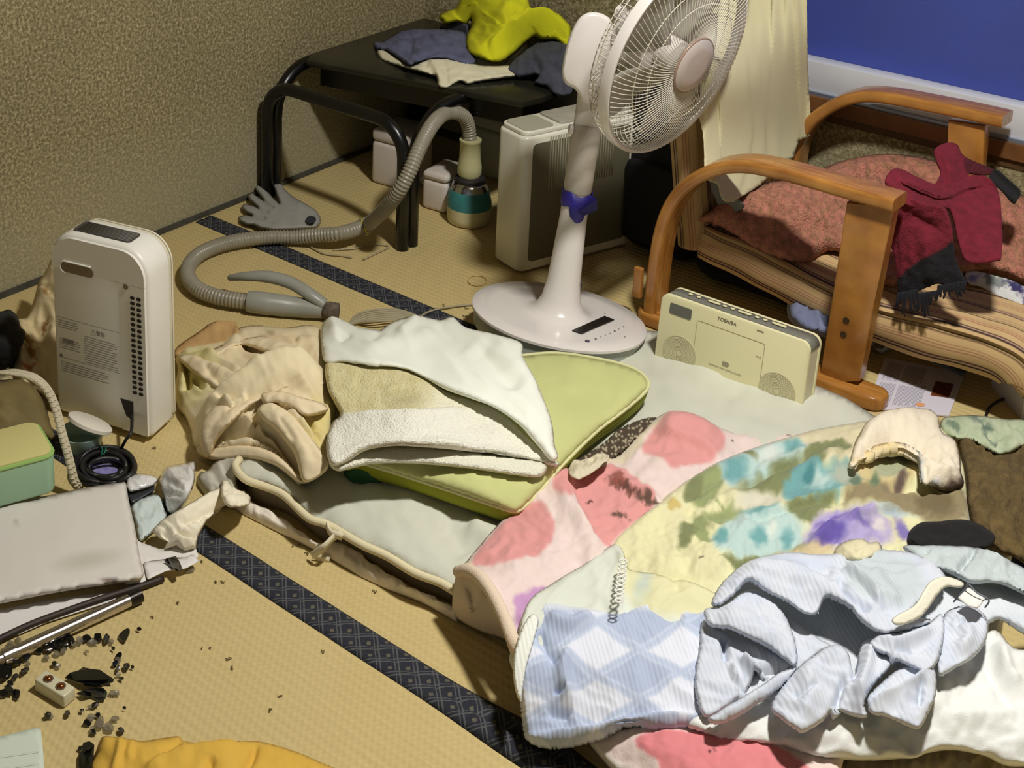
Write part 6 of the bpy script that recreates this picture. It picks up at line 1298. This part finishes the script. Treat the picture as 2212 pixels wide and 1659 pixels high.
# black cord coil with its lead to the dehumidifier
cm_ = MB(); R_ = random.Random(3)
for k in range(9):
    cx, cy = 228 + R_.uniform(-6, 8), 1008 + R_.uniform(-4, 5); rx_, ry_ = 68 - k * 4.2 + R_.uniform(-4, 4), 42 - k * 2.8; ph = R_.uniform(0, 6)
    cm_.add(*tube([U(cx + rx_ * math.cos(a), cy + ry_ * math.sin(a), .010 + .004 * (k % 4) + .006 * math.sin(2 * a + ph)) for a in np.linspace(0, 2 * math.pi, 49)[:-1]], .0042, 8, closed=True))
cm_.add(*tube(catmull([U(262, 968, .02), U(272, 950, .04), U(284, 930, .052), P(wD / 2 - .045, -ho / 2 + .048, -.002)], 6), .0032, 8))
coil = link('cord_coil', cm_.mesh(), mat('cord_black2', (26, 24, 24), .45)); tag(coil, 'coiled black power cord in front of the dehumidifier', 'cord')
link('twist_tie', MB().add(*tube([U(216, 962, .026), U(222, 972, .03), U(218, 985, .026), U(226, 978, .03), U(230, 964, .028)], .0014, 5)).mesh(), mat('tie_green', (20, 110, 80), .5), coil, label='thin green twist tie')
o = cloth('lavender_wrapper', [(172, 1018), (190, 1008), (228, 1000), (250, 1006), (262, 1022), (244, 1040), (205, 1040), (180, 1032)], .004, mat('lavender_film', (120, 112, 176), .35, var=.3, vscale=60, rgb2=(206, 200, 210)), step=5, thick=.001, noise=[('r', .003, 16, 0, 1.5, 2)])
tag(o, 'lavender printed wrapper under the coiled black cord', 'wrapper')
# tub with white lid
tub = thing('food_tub', 'small translucent tub with a tilted white lid in front of the dehumidifier', 'tub', U(185, 965))
c0 = U(178, 966, .004)
link('tub_body', MB().add(*lathe([(.030, 0), (.034, .004), (.040, .030), (.041, .034), (.039, .034), (.033, .006), (0, .005)], 36, c0)).mesh(50), mat('tub_plastic', (170, 196, 190), .25, trans=.3), tub)
lt = (UP + CR * .42 + CF * .34).normalized()
link('lid', MB().add(*lathe([(.0, -.002), (.040, -.002), (.043, .000), (.043, .006), (.040, .008), (.0, .0085)], 40, c0 + UP * .046 + CR * .014, lt)).mesh(40), mat('lid_white', (222, 216, 200), .5), tub)

# mesh strap arching over (handle of a bag)
sp = [U(168, 1056, .006), U(158, 1040, .030), U(146, 990, .070), U(132, 940, .105), U(118, 885, .140), U(100, 845, .168), U(74, 820, .185), U(40, 808, .190), U(0, 806, .190), U(-40, 815, .18)]
pp = resample([tuple(q) for q in catmull(sp, 10)], .0045)
bh = thing('bag_handle', 'pale braided carrying strap arching up beside the green box', 'strap', U(168, 1056))
ST1 = mat('strap_weave', (196, 186, 158), .9, bump=.6, bscale=260, bdist=.003)
for off in (0, .006):
    rb_ = MB()
    q_ = [Vector(tuple(p)) + CR * off * .6 + CF * off for p in pp]
    rb_.add(*band(q_, .010, .0035, CR + CF * .2))
    for i in range(0, len(q_) - 1, 1):
        if i % 2 == 0: rb_.add(*tube([q_[i] - CR * .0052 - CF * .001, q_[i] - CF * .0032, q_[i] + CR * .0052 - CF * .001], .0013, 5))
    link('strap_band', rb_.mesh(), ST1, bh)

# green box with yellow lid
gx = thing('plastic_box', 'pale green translucent plastic box with yellow lid on the white board', 'box', U(60, 1080))
b0_, b1_ = U(122, 1062, .035), U(-60, 1112, .035); bx = (b1_ - b0_).normalized(); by = Vector((-bx.y, bx.x, 0)); by = by if by.dot(CF) > 0 else -by
GB = mat('green_plastic', (150, 184, 150), .28, coat=.2, var=.06, vscale=14)
cx_ = b0_ + bx * .09 + by * .055
link('body', prism(rrect(.185, .115, .022, 8), cx_, bx, by, UP, .072, .006, 3), GB, gx)
link('rim', prism(rrect(.189, .119, .024, 8), cx_ + UP * .068, bx, by, UP, .006, .003, 2), mat('green_rim', (150, 186, 104), .3), gx)
link('lid', prism(rrect(.178, .108, .020, 8), cx_ + UP * .073, bx, by, UP, .004, .001), mat('lid_yellow', (206, 196, 130), .5), gx)
# white board / envelope under it
BD = mat('board_offwhite', (204, 198, 182), .7, attr=True, bump=.08, bscale=40)
o = cloth('white_packet', [(-60, 1090), (60, 1078), (128, 1066), (180, 1054), (240, 1044), (272, 1040), (278, 1080), (292, 1140), (302, 1200), (312, 1246), (300, 1254), (240, 1262), (180, 1270), (100, 1284), (0, 1304), (-60, 1318)],
          [(-60, 1090, .030), (272, 1040, .030), (312, 1246, .032), (-60, 1318, .034), (150, 1160, .036)], BD, step=9, thick=.012, smooth=False, edge=(10, .010), noise=[('f', .0012, 160, 0, 1, 3)],
          col=paint((216, 210, 200), [('e', 246, 1256, 9, 5, 0, (40, 32, 30), 4), ('e', 228, 1252, 12, 3, -10, (130, 110, 100), 4), ('e', 35, 1130, 5, 4, 0, (168, 158, 140), 5), ('e', 190, 1210, 60, 16, -10, (194, 188, 174), 20)]))
tag(o, 'large off-white padded packet lying flat under the green plastic box', 'packet')
o = cloth('white_paper', [(-60, 1330), (80, 1300), (200, 1282), (262, 1278), (248, 1296), (180, 1318), (100, 1344), (40, 1370), (-60, 1400)], .005, mat('paper_white', (224, 220, 214), .6), step=10, thick=.001, smooth=False)
tag(o, 'sheet of white paper under the packet beside the chrome tube', 'paper')
o = cloth('white_paper', [(270, 1120), (300, 1170), (345, 1186), (420, 1176), (430, 1204), (380, 1204), (320, 1212), (316, 1256), (270, 1262)], .012, mat('paper_white', (224, 220, 214)), step=8, thick=.001, smooth=False)
tag(o, 'small torn white paper under the crumpled tissue', 'paper')
o = cloth('white_paper', [(310, 1214), (395, 1206), (418, 1196), (430, 1212), (400, 1228), (360, 1232), (318, 1252)], .016, mat('paper_white', (224, 220, 214)), step=8, thick=.001, smooth=False)
tag(o, 'folded white paper scrap beside the tip of the dark shard', 'paper')
# tissue
TS = mat('tissue', (234, 226, 202), .9, bump=.15, bscale=60)
o = cloth('crumpled_tissue', [(326, 1148), (345, 1128), (400, 1098), (450, 1068), (482, 1050), (500, 1062), (508, 1080), (480, 1094), (460, 1106), (444, 1130), (428, 1160), (424, 1186), (400, 1192), (380, 1182), (352, 1188), (362, 1170), (345, 1164)], [(326, 1148, .03), (482, 1050, .04), (424, 1186, .02), (400, 1120, .055)], TS, step=4, thick=.002, smooth=False, edge=(6, .010),
          folds=[('s', [(480, 1062), (420, 1100), (350, 1140)], 12, .010), ('v', [(490, 1080), (440, 1110), (388, 1136)], 5, .014), ('v', [(380, 1150), (400, 1160), (424, 1156)], 6, .012), ('r', [(370, 1170), (420, 1176)], 8, .012), ('v', [(350, 1150), (370, 1168)], 5, .01)], noise=[('r', .004, 22, 40, 1.6, 3)])
tag(o, 'crumpled cream tissue paper lying on white scraps at the edge of the mat border', 'tissue')
o = cloth('tissue_knot', [(478, 1040), (492, 1036), (500, 1050), (516, 1058), (530, 1060), (542, 1072), (540, 1090), (520, 1096), (500, 1098), (486, 1092), (478, 1070)], [(478, 1040, .05), (542, 1080, .045), (505, 1075, .065)], TS, step=3.5, thick=.002, smooth=False, edge=(5, .012), noise=[('r', .006, 14, 0, 1.3, 5)])
tag(o, 'twisted end of cream tissue resting against the mattress corner', 'tissue')
# plastic bags
PB = mat('clear_film', (236, 234, 230), .12, alpha=.88, coat=.6, spec=.8)
o = cloth('plastic_bag', [(350, 1022), (362, 1008), (400, 1000), (420, 998), (422, 1020), (418, 1050), (402, 1086), (380, 1110), (360, 1106), (352, 1070), (344, 1044)], [(350, 1022, .03), (420, 998, .05), (380, 1110, .02), (390, 1045, .06)], PB, step=4, thick=.001, edge=(8, .015), noise=[('r', .005, 26, 60, 2, 3)]); tag(o, 'glossy clear plastic pouch standing up beside the mattress corner', 'plastic bag')
o = cloth('plastic_bag', [(272, 1034), (290, 1024), (318, 1024), (342, 1034), (330, 1050), (300, 1060), (278, 1062)], .025, PB, step=4, thick=.001, edge=(6, .01), noise=[('r', .005, 20, 20, 2, 4)]); tag(o, 'shiny clear plastic scrap between packet and glossy pouch', 'plastic bag')
o = cloth('plastic_bag', [(284, 1092), (310, 1074), (345, 1070), (356, 1100), (360, 1118), (330, 1150), (302, 1168), (292, 1130)], .016, mat('film_blue', (214, 226, 222), .2, alpha=.9, coat=.4), step=4, thick=.001, edge=(6, .008), noise=[('r', .004, 24, 60, 2, 5)]); tag(o, 'pale blue plastic film to the right of the white packet', 'plastic film')
o = cloth('dark_scrap', [(276, 1066), (300, 1060), (326, 1046), (334, 1044), (334, 1058), (318, 1068), (284, 1086)], .014, mat('dark_film', (44, 46, 50), .4), step=5, thick=.002, smooth=False); tag(o, 'dark scrap lying under the clear plastic by the packet corner', 'scrap')

# chrome tube and dark tube
CHR = mat('chrome_tube', (196, 190, 186), .22, 1.0)
tbx = thing('metal_tube', 'shiny chrome metal tube lying on the mat beside the black shards', 'tube', U(150, 1355))
t0, t1 = U(-60, 1452, .013), U(302, 1286, .012)
link('tube_shaft', MB().add(*tube([t0, t0.lerp(t1, .5), t0.lerp(t1, .93)], .0100, 24)).mesh(50), CHR, tbx)
link('tube_end', MB().add(*tube([t0.lerp(t1, .93), t1, t1 + (t1 - t0).normalized() * .001], .0112, 24)).mesh(50), mat('tube_black', (40, 34, 28), .3, .6), tbx)
ja = t0.lerp(t1, .17)
link('tube_joint', MB().add(*tube([ja, ja + (t1 - t0).normalized() * .020], .0125, 24)).mesh(50), CHR, tbx)
o = link('dark_stick', MB().add(*tube(resample([tuple(q) for q in catmull([U(-40, 1400, .008), U(60, 1352, .008), U(150, 1318, .008), U(230, 1290, .009), U(300, 1268, .008), U(352, 1250, .006)], 8)], .008), .0055, 10)).mesh(), mat('stick_brown', (52, 36, 26), .6, var=.5, vscale=50)); tag(o, 'dark brown stick between white paper and chrome tube', 'stick')

# mint note, mustard cloth
o = cloth('note_paper', [(-60, 1606), (60, 1576), (80, 1571), (88, 1574), (92, 1610), (98, 1680), (104, 1760), (-60, 1780)], .006, mat('paper_mint', (204, 214, 196), .7), step=12, thick=.002, smooth=False); tag(o, 'pale mint ruled paper at the lower left corner', 'paper')
nl = MB()
for i in range(4):
    a, b = U(-40, 1640 + i * 26, .0085), U(86, 1622 + i * 26, .0085); nl.add([a, b, b + CF * -.0006, a + CF * -.0006], [(0, 1, 2, 3)])
link('ruled_lines', nl.mesh(), mat('ruled_grey', (176, 186, 174), .8), o, smooth=False)
o = cloth('mustard_cloth', [(200, 1760), (196, 1690), (196, 1650), (208, 1622), (216, 1600), (226, 1590), (262, 1594), (310, 1600), (382, 1590), (396, 1600), (440, 1606), (500, 1604), (540, 1600), (572, 1604), (630, 1620), (690, 1645), (760, 1680), (860, 1760)], [(196, 1650, .01), (226, 1590, .022), (382, 1590, .025), (540, 1600, .03), (760, 1680, .02), (450, 1700, .06), (300, 1700, .04)], COT('mustard_cotton', (214, 172, 68), var=.05), step=6, thick=.004, edge=(14, .016),
          folds=[('r', [(262, 1594), (256, 1630), (240, 1680)], 8, .010), ('s', [(300, 1680), (340, 1640), (420, 1615), (540, 1604)], 26, .014), ('v', [(390, 1600), (350, 1630)], 8, .010), ('v', [(555, 1606), (540, 1640), (510, 1680)], 7, .012), ('v', [(460, 1640), (440, 1680)], 8, .012), ('r', [(285, 1600), (275, 1640)], 7, .006)], noise=[('f', .003, 50, 0, 1, 3)])
tag(o, 'mustard yellow cotton cloth crumpled at the bottom edge of the photo', 'cloth')

# terminal block
tk = thing('terminal_block', 'cream ceramic terminal block with two copper screws beside black shards', 'terminal block', U(112, 1500))
q = [U(77, 1466, .021), U(95, 1446, .021), U(162, 1481, .021), U(138, 1508, .021)]
ex_ = ((q[2] + q[3]) - (q[0] + q[1])).normalized(); ey_ = UP.cross(ex_).normalized(); qc = sum(q, Vector()) / 4
Lb, Wb = ((q[2] + q[3]) / 2 - (q[0] + q[1]) / 2).length, ((q[1] - q[0]).length + (q[2] - q[3]).length) / 2
link('block_body', rbox(qc - UP * .010, ex_, ey_, UP, Lb, Wb, .020, .0025, 3), mat('ceramic_cream', (206, 200, 168), .35, coat=.3), tk)
COP = mat('copper', (176, 110, 70), .25, 1.0)
for s_ in (-1, 1):
    c = qc + ex_ * (s_ * Lb * .21) + UP * .0006
    link('screw_well', MB().add(*lathe([(.0072, -.0002), (.0075, .0006), (.0058, .0008), (.0056, .0001), (0, .0001)], 24, c)).mesh(40), mat('well_dark', (96, 78, 54), .5), tk)
    link('copper_screw', MB().add(*lathe([(.0050, .0002), (.0046, .0022), (.0030, .0034), (0, .0038)], 20, c)).mesh(50), COP, tk)

# shards
SHB = mat('shard_black', (14, 16, 14), .12, coat=.5); SHC = mat('shard_clear', (120, 112, 96), .1, alpha=.55, coat=.8)
def shard(px, py, rx, ry, an, seed, m=SHB, tilt=.0, name='glass_shard'):
    r = random.Random(seed); n = r.randint(6, 10); V = []; a0 = math.radians(an)
    for k in range(n):
        a = 2 * math.pi * (k + r.uniform(-.3, .3)) / n; q_ = r.uniform(.7, 1.1); u, v = rx * q_ * math.cos(a), ry * q_ * math.sin(a)
        V.append(U(px + u * math.cos(a0) - v * math.sin(a0), py + u * math.sin(a0) + v * math.cos(a0), .002 + .0016 * r.random() + tilt * (1 + math.sin(a + seed)) * .5))
    top = [v + UP * .0018 for v in V]
    Fc = [tuple(range(n))[::-1], tuple(range(n, 2 * n))] + [(k, (k + 1) % n, n + (k + 1) % n, n + k) for k in range(n)]
    me = mesh(V + top, Fc); return link(name, me, m, smooth=False)
def bigshard(poly, lab, z=.006):
    V = [U(a, b, z + .004 * math.sin(i * 1.7)) for i, (a, b) in enumerate(poly)]; n = len(V); top = [v + UP * .0025 for v in V]
    o = link('glass_shard', mesh(V + top, [tuple(range(n))[::-1], tuple(range(n, 2 * n))] + [(k, (k + 1) % n, n + (k + 1) % n, n + k) for k in range(n)]), SHB, smooth=False); tag(o, lab, 'shard')
bigshard([(141, 1466), (152, 1456), (168, 1452), (180, 1444), (196, 1448), (216, 1450), (226, 1458), (234, 1464), (246, 1470), (244, 1474), (226, 1480), (205, 1484), (180, 1480), (160, 1474)], 'largest black shard, leaf shaped, right of the terminal block')
bigshard([(166, 1500), (180, 1494), (200, 1490), (222, 1488), (232, 1498), (228, 1510), (214, 1516), (198, 1508), (180, 1506)], 'broad black shard just below the leaf shaped shard', .004)
bigshard([(355, 1212), (362, 1208), (380, 1204), (388, 1216), (394, 1232), (386, 1236), (370, 1226)], 'pointed black shard on white paper below the tissue', .020)
bigshard([(-12, 1430), (10, 1428), (28, 1440), (26, 1460), (10, 1470), (-12, 1472)], 'big black shard at the left edge under the chrome tube', .004)
bigshard([(170, 1655), (172, 1630), (178, 1618), (190, 1605), (204, 1612), (202, 1640), (198, 1670), (184, 1690)], 'black fragment under the left edge of the mustard cloth', .004)
BL = [(188, 1380, 12, 9, 20), (212, 1378, 10, 10, 60), (230, 1380, 7, 11, 20), (268, 1374, 16, 10, -60), (276, 1366, 5, 9, 20), (300, 1360, 6, 4, 20), (256, 1418, 7, 10, 30), (249, 1434, 6, 8, 40), (273, 1440, 9, 8, 10), (255, 1444, 5, 8, 30), (262, 1466, 6, 3, 10), (244, 1402, 5, 4, 0), (286, 1442, 4, 4, 0),
      (92, 1392, 12, 9, -20), (110, 1398, 14, 10, -30), (128, 1394, 12, 10, -40), (142, 1388, 9, 12, 10), (152, 1384, 9, 11, 0), (84, 1408, 10, 7, -20), (58, 1420, 9, 7, -30), (38, 1430, 9, 8, 0), (52, 1450, 14, 6, -35), (34, 1462, 9, 6, -30), (20, 1490, 12, 9, 30), (36, 1500, 10, 12, 20), (8, 1498, 10, 10, 0), (118, 1434, 7, 6, -20), (104, 1545, 8, 6, 0), (146, 1541, 6, 7, 30), (177, 1535, 7, 3, 0), (268, 1530, 5, 3, 0),
      (188, 1562, 9, 7, 10), (212, 1546, 7, 6, 20), (202, 1582, 7, 6, 40), (262, 1578, 8, 6, 30), (190, 1612, 14, 10, -20), (178, 1620, 10, 8, 10), (205, 1524, 10, 6, -20), (22, 1478, 8, 8, 0), (4, 1452, 9, 9, 0)]
for i, (a, b, rx_, ry_, an) in enumerate(BL):
    o = shard(a, b, rx_, ry_, an, 10 + i, SHB, .004)
    w_ = ('at the left edge of the photo, left of the terminal block' if a < 60 and b > 1440 else 'below the terminal block and above the mustard cloth' if b > 1515 else 'to the right of the leaf shaped shard' if a > 235 and b > 1395 else 'near the tip of the chrome tube' if a > 160 else 'close along the lower side of the chrome tube')
    tag(o, 'small black glass shard ' + w_, 'shard', 'black glass shards ' + w_)
CL = [(172, 1384, 9, 9, 0), (160, 1392, 8, 6, 20), (200, 1388, 12, 5, 10), (240, 1386, 7, 5, 30), (256, 1427, 8, 7, 30), (66, 1408, 9, 7, 0), (122, 1412, 9, 7, 40), (136, 1404, 7, 9, 20), (100, 1420, 8, 6, 0), (124, 1438, 9, 7, 0), (60, 1434, 7, 5, 0), (242, 1499, 7, 7, 0), (252, 1498, 7, 8, 20), (196, 1550, 12, 8, -20), (216, 1562, 9, 14, 10), (234, 1572, 12, 12, 30), (248, 1554, 10, 6, 0), (196, 1528, 12, 5, -10), (256, 1458, 7, 4, 0), (200, 1575, 6, 6, 0), (22, 1390, 8, 5, 0), (40, 1382, 7, 5, 30), (188, 1408, 5, 3, 20), (410, 1232, 12, 6, -20), (108, 1548, 8, 6, 0)]
for i, (a, b, rx_, ry_, an) in enumerate(CL):
    o = shard(a, b, rx_, ry_, an, 80 + i, SHC, .003)
    w_ = ('beside the torn white paper below the tissue' if a > 400 else 'below the leaf shaped black shard, above the mustard cloth' if b > 1515 else 'to the right of the leaf shaped black shard' if a > 235 else 'close beside the chrome tube')
    tag(o, 'small clear smoky glass splinter ' + w_, 'shard', 'clear glass splinters ' + w_)
# crumbs and bits of straw on the mat
cr_ = MB(); R_ = random.Random(12); ps = [(485, 1255), (810, 1275), (505, 1440), (444, 1394), (640, 1180), (668, 1196), (322, 1330), (590, 1530), (470, 1255), (442, 1212), (700, 1400), (862, 900), (1020, 665), (1000, 680), (950, 660), (1290, 640), (1235, 630), (330, 965), (490, 1420), (340, 1256), (380, 1300), (610, 1500)]
for (a, b) in ps:
    for _ in range(2):
        x, y = a + R_.uniform(-8, 8), b + R_.uniform(-5, 5); t = R_.uniform(0, 3.1); ln = R_.uniform(2, 6)
        cr_.add(*tube([U(x, y, .002), U(x + ln * math.cos(t), y + ln * .6 * math.sin(t), .003), U(x + ln * 1.6 * math.cos(t + .5), y + ln * math.sin(t + .5), .002)], .0009, 5))
cr_ = link('debris', cr_.mesh(), mat('debris_brown', (112, 96, 60), .8)); tag(cr_, 'tiny brown crumbs and straw bits scattered over the mats', 'debris', kind='stuff')
# dark cloth and patterned cloth behind the dehumidifier
o = cloth('patterned_cloth', [(115, 560), (100, 585), (84, 610), (72, 650), (60, 680), (40, 690), (0, 690), (-60, 700), (-60, 860), (0, 870), (60, 850), (110, 860), (150, 820), (150, 600)], [(115, 560, .15), (72, 650, .09), (0, 690, .06), (-60, 860, .02), (110, 860, .03), (60, 780, .06)], mat('patterned_cream', (190, 170, 120), .95, attr=True, bump=.3), step=5, thick=.004, edge=(10, .015), noise=[('r', .012, 50, 60, 2, 3), ('f', .004, 22, 0, 1, 2)],
          col=lambda x, y: paint((208, 190, 146), [('e', 60 + 0, 740, 14, 8, 40, (150, 110, 50), 4), ('e', 70, 770, 6, 18, -20, (140, 98, 44), 4), ('e', 96, 700, 6, 16, 10, (130, 90, 40), 4), ('e', 60, 800, 16, 7, 0, (170, 90, 50), 6), ('e', 88, 830, 8, 16, 20, (150, 104, 50), 5), ('e', 40, 720, 12, 6, -30, (160, 120, 60), 4), ('e', 100, 640, 5, 12, 0, (150, 110, 60), 4)], 6, 14)(x, y))
tag(o, 'cream cloth with brown leaf print bunched behind the dehumidifier', 'cloth')
o = cloth('black_garment', [(-60, 670), (0, 672), (20, 668), (38, 684), (46, 708), (56, 716), (52, 740), (40, 770), (32, 800), (0, 804), (-60, 810)], [(-60, 670, .10), (38, 684, .11), (40, 790, .05), (-60, 810, .05), (10, 740, .13)], mat('black_cotton', (22, 20, 20)), step=6, thick=.006, edge=(12, .03), noise=[('f', .008, 30, 0, 1, 3)])
tag(o, 'black garment at the left edge on the brown leaf print cloth', 'garment')
o = cloth('brown_bag', [(-60, 830), (0, 822), (40, 818), (72, 832), (96, 868), (110, 920), (118, 950), (60, 952), (-60, 955)], [(-60, 830, .07), (72, 832, .06), (110, 930, .02), (-60, 955, .02), (20, 880, .07)], mat('bag_olive', (128, 112, 66), .8, var=.4, vscale=14), step=7, thick=.004, edge=(14, .03), noise=[('r', .006, 60, 10, 2, 3)])
tag(o, 'olive brown cloth bag lying under the braided strap', 'bag')
